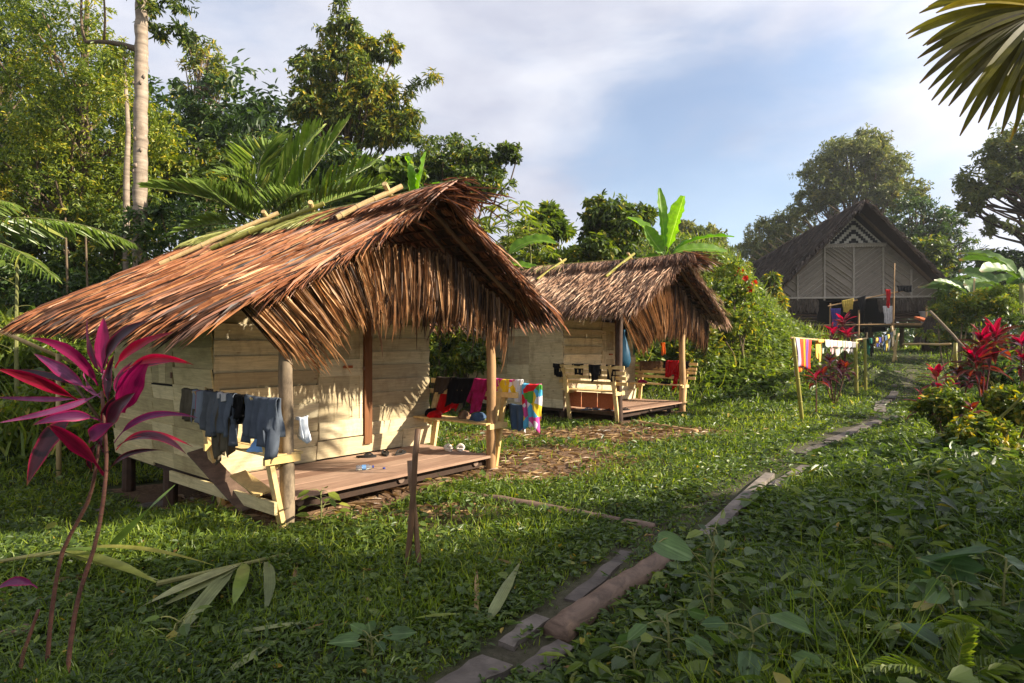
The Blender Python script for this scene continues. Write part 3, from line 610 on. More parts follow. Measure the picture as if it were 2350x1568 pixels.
    # --- bamboo clamps over the ridge
    for (y0, y1, d, mat) in S['poles']:
        up = .16; z = lambda dd, y: zr+.03*(y+1.5)+prof(dd)[0]+.165
        e = nrm(np.array([d, y0-y1, z(0, y0)-z(d, y1)])); a = np.array([xr, y0, z(0, y0)])
        m = MB(); pts = np.array([a+e*up, a, (a+np.array([xr-d, y1, z(d, y1)]))/2+[0, 0, .012], [xr-d, y1, z(d, y1)]]); tube(m, pts, .033, 9, rng.random(), True)
        for f in (.3, .62, .9): 
            c = a*(1-f)+pts[3]*f+np.array([0, 0, .012*(1-abs(f-.5)*2)]); tube(m, [c-e*.008, c+e*.008], .037, 9, .95)
        m.build('bamboo_clamp', MATS[mat], roof)
        b = a+[0, .03, 0]; e2 = nrm(np.array([-d, y0-y1, z(0, y0)-z(d, y1)]))
        m = MB(); tube(m, [b+e2*.14, b, b-e2*d*.8], .033, 9, rng.random()); m.build('bamboo_clamp', MATS['bamboo_tan'], roof)
    rl = []
    for sg, x0 in ((-1, .0), (1, 3.06)): rl.append(bench(hut, x0, sg, zf, rng, S['rails']))
    return hut, rl

hut1, rails1 = make_hut('larger front thatched hut with rust brown roof and bare plank walls', H1O, H1A, dict(
    seed=3, zf=.20, xr=1.58, zr=3.31, prof=(.693, .038), xl=-.42, xrt=3.26, yf=-1.98, yb=3.75, porch=(.10, 3.02), door=(1.29, 1.97, 2.10), bh=.17, sbh=.155,
    win=(1.03, 1.68, 1.18, 1.99), shutter=True, smat='plank_yellow', posts=((.06, -1.40, .066, 'post_bark'), (3.0, -1.42, .062, 'post_tan')),
    rows=23, sp=.0036, L=(.5, 1.0), Wr=(.005, .0125), tilt=.22, hue=.58, tmat='thatch_rust', gable=(-.40, 3.36), gn=330, gz=2.03, gr=.26,
    caps=((-.4, 3.75, 'thatch_green', .55, .5, 2), (-2.25, .1, 'thatch_rust', .5, .35, 3)), lift=.05, capt=.25, poles=((1.75, 2.53, 1.2, 'bamboo_tan'), (.56, 1.6, .9, 'bamboo_green'), (-1.08, -.80, .55, 'bamboo_tan')), rails=2))
m = MB(); beam(m, (-.06, 1.0, .10), (-.10, -1.5, .14), .03, .12, .6); m.build('side_sill', MATS['plank_yellow'], hut1)
m = MB(); beam(m, (-.16, .05, .52), (-.07, -.95, .04), .02, .2, .1, (1, 0, .2)); m.build('leaning_board', MATS['log_brown'], hut1)
m = MB(); beam(m, (-.08, -.72, .36), (-.08, -1.25, .24), .02, .16, .2, (1, 0, .2)); m.build('leaning_board', MATS['plank_new'], hut1)
hut2, rails2 = make_hut('smaller grey brown thatched hut further back with slatted porch benches', H2O, H2A, dict(
    seed=8, zf=.27, xr=1.98, zr=3.66, prof=(.60, .02), xl=-.20, xrt=4.30, yf=-2.0, yb=3.7, porch=(.08, 3.2), door=(1.55, 2.15, 2.28), bh=.2, sbh=.185,
    win=(1.0, 1.7, 1.2, 1.9), shutter=False, smat='plank_pale', posts=((.04, -1.42, .075, 'wood_dark'), (3.02, -1.42, .075, 'post_tan')),
    rows=18, sp=.0062, L=(.45, .85), Wr=(.010, .02), tilt=-.22, hue=.62, dk=.07, zj=.09, tmat='thatch_grey', gable=(.05, 4.35), gn=420, gz=2.02, gr=.34,
    caps=((-2.2, 3.7, 'thatch_grey', .75, .3, 2), (1.2, 3.7, 'thatch_green', .6, .35, 1)), lift=.06, capt=-.45, poles=((1.5, 1.6, .95, 'bamboo_green'), (-.58, -.5, 1.0, 'bamboo_green')), rails=4))
def hl(O, A, p):       # hut-local -> world
    B = np.array([-A[1], A[0]]); p = np.asarray(p, float); q = O+np.outer(np.atleast_2d(p)[:, 0], A)+np.outer(np.atleast_2d(p)[:, 1], B)
    r = np.concatenate([q, np.atleast_2d(p)[:, 2:3]], 1); return r[0] if p.ndim == 1 else r
# ------------------------------------------------------------------ plants
def sprays(mb, C, R, k, m, L, Wd, rng, shape=LEAF, droop=.35, up=.5, spread=.9, dirup=.15, hue=.5, hv=.22):
    """leafy clumps: at each centre C (radius R, 3 values) k twigs of m leaves"""
    C = np.asarray(C, float); R = np.asarray(R, float); n = len(C)
    d = runit(rng, n*k); d[:, 2] = d[:, 2]+dirup; d = nrm(d)
    Ck = np.repeat(C, k, 0); Rk = np.repeat(R, k, 0); ln = rng.uniform(.55, 1.12, n*k)
    t = (np.arange(m)+.5)/m; t = .30+.70*t
    P = Ck[:, None]+d[:, None]*Rk[:, None]*(ln[:, None]*t[None])[..., None]
    P[..., 2] -= (t[None]**2)*Rk[:, 2][:, None]*droop*.5
    sd = nrm(np.cross(d, rng.normal(size=d.shape)))
    sgn = np.where(np.arange(m) % 2 == 0, 1.0, -1.0)
    D = d[:, None]*.55+sd[:, None]*sgn[None, :, None]*spread+rng.normal(0, .3, P.shape); D[..., 2] -= droop
    U = rng.normal(0, .45, P.shape)+d[:, None]*.45; U[..., 2] += up
    P = P.reshape(-1, 3)+rng.normal(0, .03, (n*k*m, 3))*Rk.mean(1).repeat(m)[:, None]
    ch = np.repeat(rng.normal(0, hv*.7, n), k*m)
    leaves(mb, P, D.reshape(-1, 3), U.reshape(-1, 3), L*rng.uniform(.7, 1.3, n*k*m), Wd*rng.uniform(.75, 1.25, n*k*m), shape, np.clip(hue+ch+rng.normal(0, hv, n*k*m), 0, 1))
def clump_pts(ells, rng, per):
    """centres and radii of clumps spread near the outside of a list of ellipsoids (cx,cy,cz,rx,ry,rz)"""
    C, R = [], []
    for e, n in zip(ells, per):
        e = np.asarray(e, float); u = runit(rng, n)*(rng.uniform(.35, 1.0, n)**.5)[:, None]
        C.append(e[:3]+u*e[3:]*.86); q = rng.uniform(.24, .42, n)[:, None]; R.append(np.maximum(e[3:].mean()*q*np.array([1.15, 1.15, .85])*rng.uniform(.8, 1.2, (n, 3)), .12))
    return np.concatenate(C), np.concatenate(R)
def E(u, v, Y, ru, rv, dep=None):
    """an ellipsoid whose outline the photograph shows at (u, v) with half sizes ru, rv, Y metres in"""
    c = W(u, v, Y); s = Y/1377; return (c[0], c[1], c[2], ru*s, dep if dep else (ru+rv)/2*s, rv*s)
def tree(name, label, cat, base, top, tr, ells, per, k, m, L, Wd, leaf, bark, seed, group=None, shape=LEAF, droop=.35, hue=.5, limbs=26, up=.5, bend=.3, crown='crown', dirup=.15, trunk_to=None):
    rng = np.random.default_rng(seed); base = np.asarray(base, float)
    t = thing(name, label, cat, base, 0, group)
    C, R = clump_pts(ells, rng, per)
    mb = MB(); sprays(mb, C, R, k, m, L, Wd, rng, shape, droop, up, .9, dirup, hue)
    mb.build(crown, MATS[leaf], t, base)
    if top is not None:
        top = np.asarray(top, float); n = 10; s = np.linspace(0, 1, n)[:, None]
        tp = base+(top-base)*s+np.array([bend*math.sin(seed), bend*math.cos(seed*1.7), 0])*np.sin(s*PI)*.5; tp[0, 2] -= .3
        mb = MB(); tube(mb, tp, tr*(1-.75*np.linspace(0, 1, n)), 9, .5, True, .06, rng)
        idx = rng.permutation(len(C))[:limbs]
        for c in C[idx]:
            z = base[2]+(c[2]-base[2])*rng.uniform(.45, .8); f = np.clip((z-base[2])/(top[2]-base[2]), .15, .97); a = tp[int(f*(n-1))]
            mid = (a+c)/2+np.array([0, 0, np.linalg.norm(c-a)*rng.uniform(-.05, .16)])
            p = bez(a, mid, c, 6); p[1:-1] += rng.normal(0, .03*np.linalg.norm(c-a), (4, 3)); r0 = tr*(1-.75*f)*rng.uniform(.35, .6); tube(mb, p, np.linspace(r0, .012+r0*.12, 6), 6, rng.random(), False)
        mb.build('trunk', MATS[bark], t, base, True)
    return t
def bush(label, ells, per, k, m, L, Wd, leaf, seed, group=None, shape=LEAF, droop=.25, hue=.5, cat='shrub', name='shrub', up=.6, stems=5):
    rng = np.random.default_rng(seed+500); e = np.asarray(ells[0], float); b = np.array([e[0], e[1], float(H(e[0], e[1]))]); t = thing(name, label, cat, b, 0, group)
    C, R = clump_pts(ells, rng, per); mb = MB(); sprays(mb, C, R, k, m, L, Wd, rng, shape, droop, up, .9, .2, hue); mb.build('foliage', MATS[leaf], t, b)
    mb = MB()
    for i in range(stems):
        c = C[rng.integers(len(C))]; tube(mb, bez(b+[rng.normal(0, .08), rng.normal(0, .08), -.1], (b+c)/2+rng.normal(0, .15, 3), c, 6), np.linspace(.03, .01, 6)*max(1, e[5]), 6, rng.random(), False)
    mb.build('stem', MATS['bark_brown'], t, b); return t
def frond(mb, mbr, p0, p1, p2, nl, Lm, Wm, rng, hang=.5, r0=.022, hue=.4, shape=NARROW, vee=.5, yellow=0.0, tip_fold=0.0):
    """a feather palm frond along the curve p0 p1 p2, leaflets of about Lm"""
    n = 16; c = bez(p0, p1, p2, n); tube(mbr, c, np.linspace(r0, r0*.2, n), 6, .5, False)
    t = np.linspace(.16, .995, nl); i = t*(n-1); i0 = np.minimum(i.astype(int), n-2); fr = (i-i0)[:, None]
    P = c[i0]*(1-fr)+c[i0+1]*fr; d = nrm(c[i0+1]-c[i0])
    s = nrm(np.cross(d, [0, 0, 1.0])+1e-4); u = np.cross(s, d)
    prof = np.sin(PI*np.clip(t*.86+.12, 0, 1))**.6
    for sg in (-1, 1):
        D = s*sg*1.0+d*(.45+.75*t[:, None])+u*vee*(1-t[:, None]*.5)+rng.normal(0, .07, d.shape); D[:, 2] -= hang*(.5+rng.random(nl)*.6)
        U = u+rng.normal(0, .25, d.shape)+s*sg*.3
        L = Lm*prof*rng.uniform(.85, 1.1, nl)
        leaves(mb, P, D, U, L, Wm*rng.uniform(.8, 1.2, nl), shape, np.clip(hue+yellow*rng.random(nl)+rng.normal(0, .14, nl), 0, 1))
def palm(label, base, fronds, seed, leaf='leaf_palm', group=None, trunk=None, name='palm_tree', Wm=.04, hang=.45, vee=.5):
    rng = np.random.default_rng(seed); base = np.asarray(base, float); t = thing(name, label, 'palm', base, 0, group)
    if trunk is not None:
        mb = MB(); tube(mb, trunk[0], trunk[1], 12, .5, True, .03, rng); mb.build('trunk', MATS['bark_brown'], t, base, True)
    for f in fronds:
        a = MB(); b = MB(); frond(a, b, f[0], f[1], f[2], f[3], f[4], f[5] if len(f) > 5 else Wm, rng, hang if len(f) < 7 else f[6], .02, .42+rng.normal(0, .08), vee=vee, yellow=f[7] if len(f) > 7 else .1)
        o = a.build('frond', MATS[leaf], t, base); b.build('rachis', MATS['stem_green'], o)
        o2 = o.children[0]; o2.data.transform(Matrix.Translation(Vector(-base)))
    return t
def banana_leaf(mb, p0, p1, p2, wd, rng, hue=.5, up=(0, -.3, 1), fold=.22):
    n = 22; c = bez(p0, p1, p2, n); t = np.linspace(0, 1, n)
    w_ = wd*np.where(t < .16, .05+.02*t, np.minimum(1, ((t-.16)/.14+.001)**.6)*np.clip((1.0-t)/.22, .12, 1)**.55)
    w_[2:-1] *= rng.uniform(.93, 1.05, n-3); d = nrm(np.gradient(c, axis=0)); s = np.cross(d, np.asarray(up, float)); s = nrm(s); nn = np.cross(s, d)
    cols = np.linspace(-1, 1, 7); wav = (rng.normal(0, .03, (n, 7))+.05*np.sin(np.arange(n)*1.9)[:, None])*np.abs(cols)
    V = c[:, None]+s[:, None]*(cols[None, :, None]*w_[:, None, None]/2)+nn[:, None]*((np.abs(cols)[None]*fold+wav)*w_[:, None])[..., None]
    i = np.arange(n-1)[:, None]*7; j = np.arange(6)[None]; F = np.stack([i+j, i+j+1, i+7+j+1, i+7+j], -1).reshape(-1, 4)
    T = np.zeros((n, 7, 3)); T[..., 0] = hue+rng.normal(0, .05, (n, 1)); T[..., 1] = t[:, None]; T[..., 2] = np.abs(cols)[None]
    mb.add(V.reshape(-1, 3), F, T.reshape(-1, 3))
def banana(label, base, top, lv, seed, group=None, r=.09, mat='leaf_banana'):
    rng = np.random.default_rng(seed); base = np.asarray(base, float); top = np.asarray(top, float); t = thing('banana_plant', label, 'banana plant', base, 0, group)
    mb = MB(); tube(mb, [base-[0, 0, .2], (base+top)/2, top], [r, r*.8, r*.5], 10, .5); mb.build('stem', MATS['stem_green'], t, base, True)
    for (p1, p2, wd) in lv:
        mb = MB(); banana_leaf(mb, top, p1, p2, wd, rng, rng.uniform(.2, .9), up=nrm(rng.normal(0, .25, 3)+[0, -.55, .8])); mb.build('leaf', MATS[mat], t, base, True)
    return t
def lance(mb, c, wd, rng, hue, side=None, fold=.14, twist=0.0, pet=.18):
    """a long pointed leaf on a stalk along the points c"""
    n = len(c); t = np.linspace(0, 1, n); q = np.clip((t-pet)/(1-pet), 0, 1)
    prof = np.where(t < pet, .17, np.maximum(.17*(1-q), np.sin(PI*np.clip(q, 0, 1)**.72)**.9)); prof[-1] = .01
    d = nrm(np.gradient(c, axis=0)); s = np.cross(d, [0, 0, 1.0]) if side is None else np.cross(d, np.asarray(side, float)); s = nrm(s-d*np.sum(s*d, 1, keepdims=True)+1e-5); nn = np.cross(s, d)
    if twist:
        a = twist*t[:, None]; s, nn = s*np.cos(a)+nn*np.sin(a), nn*np.cos(a)-s*np.sin(a)
    cols = np.array([-1, -.55, 0, .55, 1]); w_ = wd*prof*(1+.05*np.sin(t*17+hue*9))
    und = .035*np.sin(t*13+hue*20)[:, None]*cols[None]
    V = c[:, None]+s[:, None]*(cols[None, :, None]*w_[:, None, None]/2)+nn[:, None]*((np.abs(cols)[None]*fold+und)*w_[:, None])[..., None]
    i = np.arange(n-1)[:, None]*5; j = np.arange(4)[None]; F = np.stack([i+j, i+j+1, i+5+j+1, i+5+j], -1).reshape(-1, 4)
    T = np.zeros((n, 5, 3)); T[..., 0] = hue; T[..., 1] = t[:, None]; T[..., 2] = np.abs(cols)[None]; mb.add(V.reshape(-1, 3), F, T.reshape(-1, 3))
def cordyline(label, base, heads, seed, mats=('cordyline_red', 'cordyline_bronze'), group=None, L=.5, wd=.10, nl=20, frac=.35, bright_up=True):
    rng = np.random.default_rng(seed); base = np.asarray(base, float); t = thing('cordyline_plant', label, 'plant', base, 0, group)
    for h in heads:
        h = np.asarray(h, float); mb = MB(); tube(mb, bez(base-[0, 0, .1], (base+h)/2+[rng.normal(0, .05), rng.normal(0, .05), 0], h, 8), np.linspace(.02, .012, 8), 8, np.clip(.2+.8*rng.random(), 0, 1)); mb.build('stem', MATS['stem_cordyline'], t, base, True)
        for i in range(nl):
            f = i/nl; az = i*2.4+rng.normal(0, .3); el = (1.35-1.35*f+rng.normal(0, .16)); l = L*rng.uniform(.75, 1.15)*(.75+.4*f)
            o = h-[0, 0, .35*L*f]; r = np.array([math.cos(az), math.sin(az), 0])
            p1 = o+l*.5*(r*math.cos(el)+np.array([0, 0, math.sin(el)])); e2 = el-.6-.5*f
            p2 = p1+l*.55*(r*math.cos(e2)+np.array([0, 0, math.sin(e2)]))
            mb = MB(); lance(mb, bez(o, p1, p2, 12), wd*rng.uniform(.8, 1.2), rng, rng.random()); bright = f < frac if bright_up else rng.random() < frac
            mb.build('leaf', MATS[mats[0] if bright else mats[1]], t, base, True)
    return t
def leafy_plant(label, base, h, n, L, Wd, leaf, seed, shape=HEART, group=None, name='broadleaf_plant', cat='plant', lean=(0, 0), spread=.35, droop=.3, face=(0, -.5, .9)):
    rng = np.random.default_rng(seed+900); base = np.asarray(base, float); t = thing(name, label, cat, base, 0, group); mb = MB(); st = MB()
    top = base+[lean[0], lean[1], h]; c = bez(base-[0, 0, .05], (base+top)/2+rng.normal(0, .04, 3), top, 8); tube(st, c, np.linspace(.009, .005, 8)*max(1, h*1.6), 6, .5, False)
    P, D, U, Ls = [], [], [], []
    for i in range(n):
        f = (i+.6)/n; k = min(7, int(f*7.99)); a = c[k]; az = i*2.4+rng.normal(0, .4); r = np.array([math.cos(az), math.sin(az), rng.uniform(-.1, .6)]); e = a+r*spread*(1.1-.55*f)*rng.uniform(.6, 1.2)
        tube(st, bez(a, (a+e)/2+[0, 0, .03], e, 5), [.004, .0035, .003, .003, .002], 5, .6, False)
        P.append(e); D.append(r+[0, 0, -droop-rng.uniform(0, .5)]); U.append(np.asarray(face)+rng.normal(0, .35, 3)); Ls.append(L*rng.uniform(.6, 1.15))
    Ls = np.array(Ls); leaves(mb, np.array(P), np.array(D), np.array(U), Ls, Ls*Wd/L, shape, rng.random(n)); mb.build('foliage', MATS[leaf], t, base); st.build('stem', MATS['stem_green'], t, base); return t
# ------------------------------------------------------------------ the forest edge behind the first hut
def gb(u, Y): x = (u-1175)/1377*Y; return hp(x, Y)
TR = 'trees of the forest edge'
# tall pale trunk with its crown mostly above the frame
rng = np.random.default_rng(77)
b = gb(322, 13.0); pt = thing('pale_trunk_tree', 'tall tree with a straight pale ringed trunk rising behind the thatched roof', 'tree', b)
tp = np.array([W(321, 800, 13), W(321, 590, 13), W(322, 420, 13), W(323, 300, 13), W(324, 150, 13), W(326, 0, 13), W(328, -160, 13), W(330, -300, 13)]); tp[0] = b-[0, 0, .2]
tpi = np.concatenate([np.linspace(tp[i], tp[i+1], 10, endpoint=False) for i in range(len(tp)-1)]+[tp[-1:]])
mb = MB(); r = np.linspace(.15, .115, len(tpi)); r = r*(1+.035*np.sin(np.arange(len(r))*2.1)+rng.normal(0, .015, len(r))); tube(mb, tpi+rng.normal(0, .006, tpi.shape), r, 16, .5, True, .02, rng)
for k in range(16):
    z = rng.uniform(.1, .85); p = tpi[int(z*(len(tpi)-1))]; a = rng.uniform(-2.6, -.3); q = p+.13*np.array([math.cos(a), math.sin(a), 0]); tube(mb, [q-[0, 0, .05], q+.012*np.array([math.cos(a), math.sin(a), 0]), q+[0, 0, .05]], [.01, .035, .01], 7, .0)
mb.build('trunk', MATS['bark_pale'], pt, b, True)
mb = MB(); tube(mb, bez(W(322, 118, 13), W(270, 92, 13.2), W(196, 97, 13.4), 9), np.linspace(.07, .035, 9), 9, .3, True, .08, rng); tube(mb, bez(W(238, 92, 13.3), W(246, 40, 13.3), W(232, -60, 13.3), 7), np.linspace(.03, .015, 7), 7, .6); tube(mb, bez(W(196, 97, 13.4), W(180, 60, 13.5), W(190, -40, 13.5), 7), np.linspace(.035, .02, 7), 7, .2); mb.build('limb', MATS['bark_brown'], pt, b, True)
mb = MB(); C, R = clump_pts([E(380, 30, 13.4, 70, 70), E(330, -150, 13, 170, 120)], rng, (16, 40)); sprays(mb, C, R, 9, 8, .13, .05, rng, LEAF, .5, .4, hue=.35); mb.build('crown', MATS['leaf_forest'], pt, b)
b = gb(290, 13.6); t = thing('slender_tree', 'slender pale trunk just beside the tall ringed trunk', 'tree', b)
mb = MB(); pts = np.array([b-[0, 0, .2], W(290, 590, 13.6), W(290, 400, 13.6), W(294, 300, 13.6), W(284, 120, 13.6)]); tube(mb, pts, [.085, .075, .062, .05, .03], 10, .4, True, .05, rng); mb.build('trunk', MATS['bark_pale'], t, b, True)
mb = MB(); C, R = clump_pts([E(280, 200, 13.7, 60, 150)], rng, (14,)); sprays(mb, C, R, 7, 7, .11, .045, rng, LEAF, .45, hue=.5); mb.build('crown', MATS['leaf_yellow'], t, b)
# the big yellow green tree and its neighbours
tree('yellow_tree', 'big sunlit yellow green tree with fine dense leaves and hanging mossy limbs', 'tree', gb(190, 15.5), W(200, 0, 15.5), .2,
     [E(150, 120, 15.6, 190, 150), E(215, 300, 15.3, 190, 150), E(120, 430, 15.0, 200, 130), E(300, 470, 15.2, 110, 110), E(60, 250, 16.0, 120, 120), E(360, 330, 15.8, 60, 130)], (60, 80, 70, 34, 34, 20), 13, 9, .115, .046, 'leaf_yellow', 'bark_brown', 11, TR, droop=.4, hue=.42, limbs=40)
tree('dark_tree', 'dark leafy tree at the upper corner behind the yellow green tree', 'tree', gb(-60, 18), W(0, 60, 18), .22, [E(20, 70, 18, 110, 110), E(-80, 160, 18, 130, 160), E(40, 300, 18.5, 130, 110)], (40, 40, 30), 11, 8, .15, .06, 'leaf_deep', 'bark_brown', 12, TR, droop=.5, hue=.5)
tree('airy_tree', 'airy light green tree with an open crown and visible limbs against the sky', 'tree', gb(425, 30), W(480, 110, 30), .22, [E(462, 150, 30, 55, 70), E(505, 205, 30, 38, 45), E(440, 95, 30, 34, 32), E(425, 225, 30, 30, 40)], (26, 14, 8, 8), 8, 7, .26, .09, 'leaf_forest', 'bark_brown', 13, TR, droop=.5, hue=.62, limbs=34)
tree('round_tree', 'small round dark tree between the airy tree and the vine covered tree', 'tree', gb(600, 26), W(600, 270, 26), .14, [E(598, 265, 26, 52, 40), E(570, 300, 26, 40, 40), E(640, 300, 26, 30, 40)], (26, 12, 10), 10, 8, .2, .1, 'leaf_deep', 'bark_brown', 14, TR, hue=.4)
tree('vine_covered_tree', 'tall dark vine covered tree standing alone against the sky', 'tree', gb(770, 24), W(800, 120, 24), .28,
     [E(790, 90, 24, 60, 58), E(720, 170, 24, 62, 78), E(800, 180, 24, 95, 90), E(880, 110, 24, 48, 34), E(740, 260, 23.8, 85, 60), E(845, 250, 23.6, 90, 80), E(910, 290, 23.4, 60, 50), E(700, 250, 24, 50, 40)], (30, 34, 60, 16, 40, 50, 24, 18), 10, 8, .21, .085, 'leaf_forest', 'bark_brown', 15, None, droop=.75, hue=.62, limbs=44)
rng = np.random.default_rng(5)
b = gb(868, 23); t = thing('bamboo_clump', 'light green bamboo spray leaning out of the vine covered tree', 'bamboo', b)
mb = MB(); st = MB()
for (a, c, d_) in ((W(850, 330, 23), W(905, 215, 23), W(1000, 168, 23)), (W(840, 330, 23), W(890, 250, 22.8), W(965, 265, 22.6)), (W(845, 340, 23), W(880, 180, 23), W(900, 190, 23)), (W(850, 340, 23), W(920, 280, 22.6), W(975, 330, 22.5)), (W(760, 120, 23.6), W(778, 40, 23.6), W(782, -25, 23.6)), (W(850, 340, 23), W(860, 260, 22.6), W(880, 300, 22.5))):
    q = bez(a, c, d_, 14); tube(st, q, np.linspace(.04, .008, 14), 6, .5, False); C = q[2:]; sprays(mb, C, np.tile([.36, .36, .3], (len(C), 1)), 7, 7, .25, .05, rng, NARROW, .7, .4, hue=.6)
mb.build('foliage', MATS['leaf_forest'], t, b); st.build('stem', MATS['stem_green'], t, b)
tree('vine_mound', 'broad rounded mound of vine smothered branches behind the front gable', 'tree', gb(1060, 20), W(1060, 330, 20), .18, [E(1030, 370, 20, 105, 70), E(1110, 370, 19.6, 60, 40), E(1160, 352, 19.5, 40, 26), E(980, 400, 20, 60, 60), E(1075, 420, 19.5, 110, 45)], (60, 26, 14, 26, 40), 11, 8, .14, .075, 'leaf_forest', 'bark_brown', 16, TR, droop=.55, hue=.36, limbs=30)
bush('heart leaved climbing vine between the palm and the banana leaf', [E(890, 400, 15, 55, 80), E(940, 400, 15.2, 30, 60)], (26, 12), 7, 6, .17, .15, 'leaf_bright', 21, shape=HEART, droop=.8, hue=.25, name='climbing_vine', cat='vine', up=.2)
banana('young banana plant with two broad upright leaves above the front gable', gb(950, 14.6), W(952, 470, 14.6), [(W(938, 420, 14.6), W(934, 358, 14.5), .36), (W(970, 400, 14.6), W(978, 349, 14.4), .36), (W(985, 445, 14.4), W(1010, 420, 14.2), .25)], 4)
# deep green understorey, each bush a thing
US = 'dark bushes of the forest edge'
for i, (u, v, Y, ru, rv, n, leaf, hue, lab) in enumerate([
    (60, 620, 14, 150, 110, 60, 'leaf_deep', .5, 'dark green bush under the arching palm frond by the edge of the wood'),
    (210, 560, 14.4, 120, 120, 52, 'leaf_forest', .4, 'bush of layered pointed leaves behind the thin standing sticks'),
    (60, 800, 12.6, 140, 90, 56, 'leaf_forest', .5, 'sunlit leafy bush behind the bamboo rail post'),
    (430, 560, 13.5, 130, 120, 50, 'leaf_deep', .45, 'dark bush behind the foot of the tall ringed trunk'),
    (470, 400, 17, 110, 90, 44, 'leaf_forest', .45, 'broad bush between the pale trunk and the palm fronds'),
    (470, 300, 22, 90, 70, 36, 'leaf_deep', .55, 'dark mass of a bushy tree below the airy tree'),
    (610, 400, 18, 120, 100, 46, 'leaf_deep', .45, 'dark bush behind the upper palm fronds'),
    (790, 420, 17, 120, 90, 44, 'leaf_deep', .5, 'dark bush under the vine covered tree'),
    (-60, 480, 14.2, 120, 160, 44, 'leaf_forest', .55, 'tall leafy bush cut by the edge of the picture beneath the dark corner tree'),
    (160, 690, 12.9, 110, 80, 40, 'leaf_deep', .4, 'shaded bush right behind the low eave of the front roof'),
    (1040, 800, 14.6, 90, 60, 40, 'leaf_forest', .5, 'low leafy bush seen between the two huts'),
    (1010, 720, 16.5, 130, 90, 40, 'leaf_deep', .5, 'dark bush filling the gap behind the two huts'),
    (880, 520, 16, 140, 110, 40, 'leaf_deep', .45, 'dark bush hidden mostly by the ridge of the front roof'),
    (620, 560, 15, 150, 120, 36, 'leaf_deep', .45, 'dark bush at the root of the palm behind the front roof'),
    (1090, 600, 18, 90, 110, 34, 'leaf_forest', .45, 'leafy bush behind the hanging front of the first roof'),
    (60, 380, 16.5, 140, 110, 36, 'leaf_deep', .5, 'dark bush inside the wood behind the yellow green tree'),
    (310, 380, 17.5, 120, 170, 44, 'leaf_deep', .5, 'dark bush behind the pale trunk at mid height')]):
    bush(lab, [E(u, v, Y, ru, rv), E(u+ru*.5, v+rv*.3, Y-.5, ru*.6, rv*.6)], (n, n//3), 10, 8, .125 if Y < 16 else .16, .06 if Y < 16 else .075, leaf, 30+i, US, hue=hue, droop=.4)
# dense dark wood further in: one mass that reads as a whole
rng = np.random.default_rng(9); mb = MB()
C = np.array([[rng.uniform(-26, -1.5), 0, 0] for _ in range(330)]); C[:, 1] = 19+rng.uniform(0, 6, 330)-.12*C[:, 0]; C[:, 2] = H(C[:, 0], C[:, 1])+rng.uniform(.1, 1, 330)**.8*np.interp(C[:, 0], [-26, -9, -6, -1.5], [8, 7, 5.5, 2.5])
sprays(mb, C, np.tile([1.3, 1.3, 1.0], (330, 1)), 9, 8, .3, .14, rng, LEAF, .4, hue=.3); o = mb.build('forest', MATS['leaf_deep']); tag(o, 'dense dark forest deep behind the first row of trees', 'forest', kind='stuff')
# young coconut palm behind the roof, and the frond arching in from the edge
pb = gb(600, 12.2); c0 = W(610, 520, 12.2)
FR = [(c0, W(560, 440, 12), W(415, 275+150, 11.6), 26, .62), (c0, W(600, 400, 12.2), W(505, 400, 11.4), 26, .6), (c0, W(640, 400, 12.6), W(740, 290, 12.6), 32, .85), (c0, W(700, 420, 12.3), W(800, 275, 12.8), 32, .85), (c0, W(740, 460, 12), W(870, 360, 12), 28, .75),
      (c0, W(700, 480, 11.8), W(890, 420, 11.4), 50, .8), (c0, W(520, 450, 11.8), W(330, 430, 11.2), 50, .7), (c0, W(560, 350, 12.4), W(640, 330, 13), 46, .85), (c0, W(530, 480, 11.6), W(470, 420, 10.9), 36, .6), (c0, W(640, 460, 11.7), W(690, 440, 11), 36, .6), (c0, W(480, 500, 11.8), W(390, 540, 11.4), 36, .5)]
palm('young coconut palm with long upright fronds behind the front roof', pb, FR, 41, trunk=([pb-[0, 0, .2], (pb+c0)/2, c0+[0, 0, .05]], [.16, .13, .1]), Wm=.026, hang=.0, vee=.75)
pb = gb(-230, 10.6); c0 = W(-210, 560, 10.6)
palm('palm whose long frond arches in from the edge over the dark bushes', pb, [(c0, W(60, 440, 10.6), W(310, 560, 10.8), 46, .7, .022, .9), (c0, W(-20, 500, 10.2), W(130, 640, 9.9), 34, .6, .022, .8), (c0, W(-100, 420, 10.6), W(40, 470, 10.4), 34, .6, .022, .7)], 42, trunk=([pb-[0, 0, .2], (pb+c0)/2, c0], [.15, .12, .09]), vee=.2)
leafy_plant('sapling with large oval yellow green leaves at the edge under the arching frond', gb(40, 10.2), 2.6, 16, .34, .15, 'leaf_bright', 43, shape=LEAF, name='sapling', cat='sapling', spread=.6)
for i, (u, v0, v1, lab) in enumerate([(150, 500, 690, 'thin upright reddish stick standing among the bushes under the arching frond'), (196, 520, 670, 'second thin grey stick nearer the slender pale trunk')]):
    mb = MB(); a = W(u, v0, 12.4); g = gb(u+4, 12.4); tube(mb, [g, (a+g)/2+[.02, 0, 0], a], [.025, .022, .016], 7, .4); o = mb.build('stick', MATS['bark_brown'], None, g); tag(o, lab, 'stick', 'thin sticks at the forest edge')
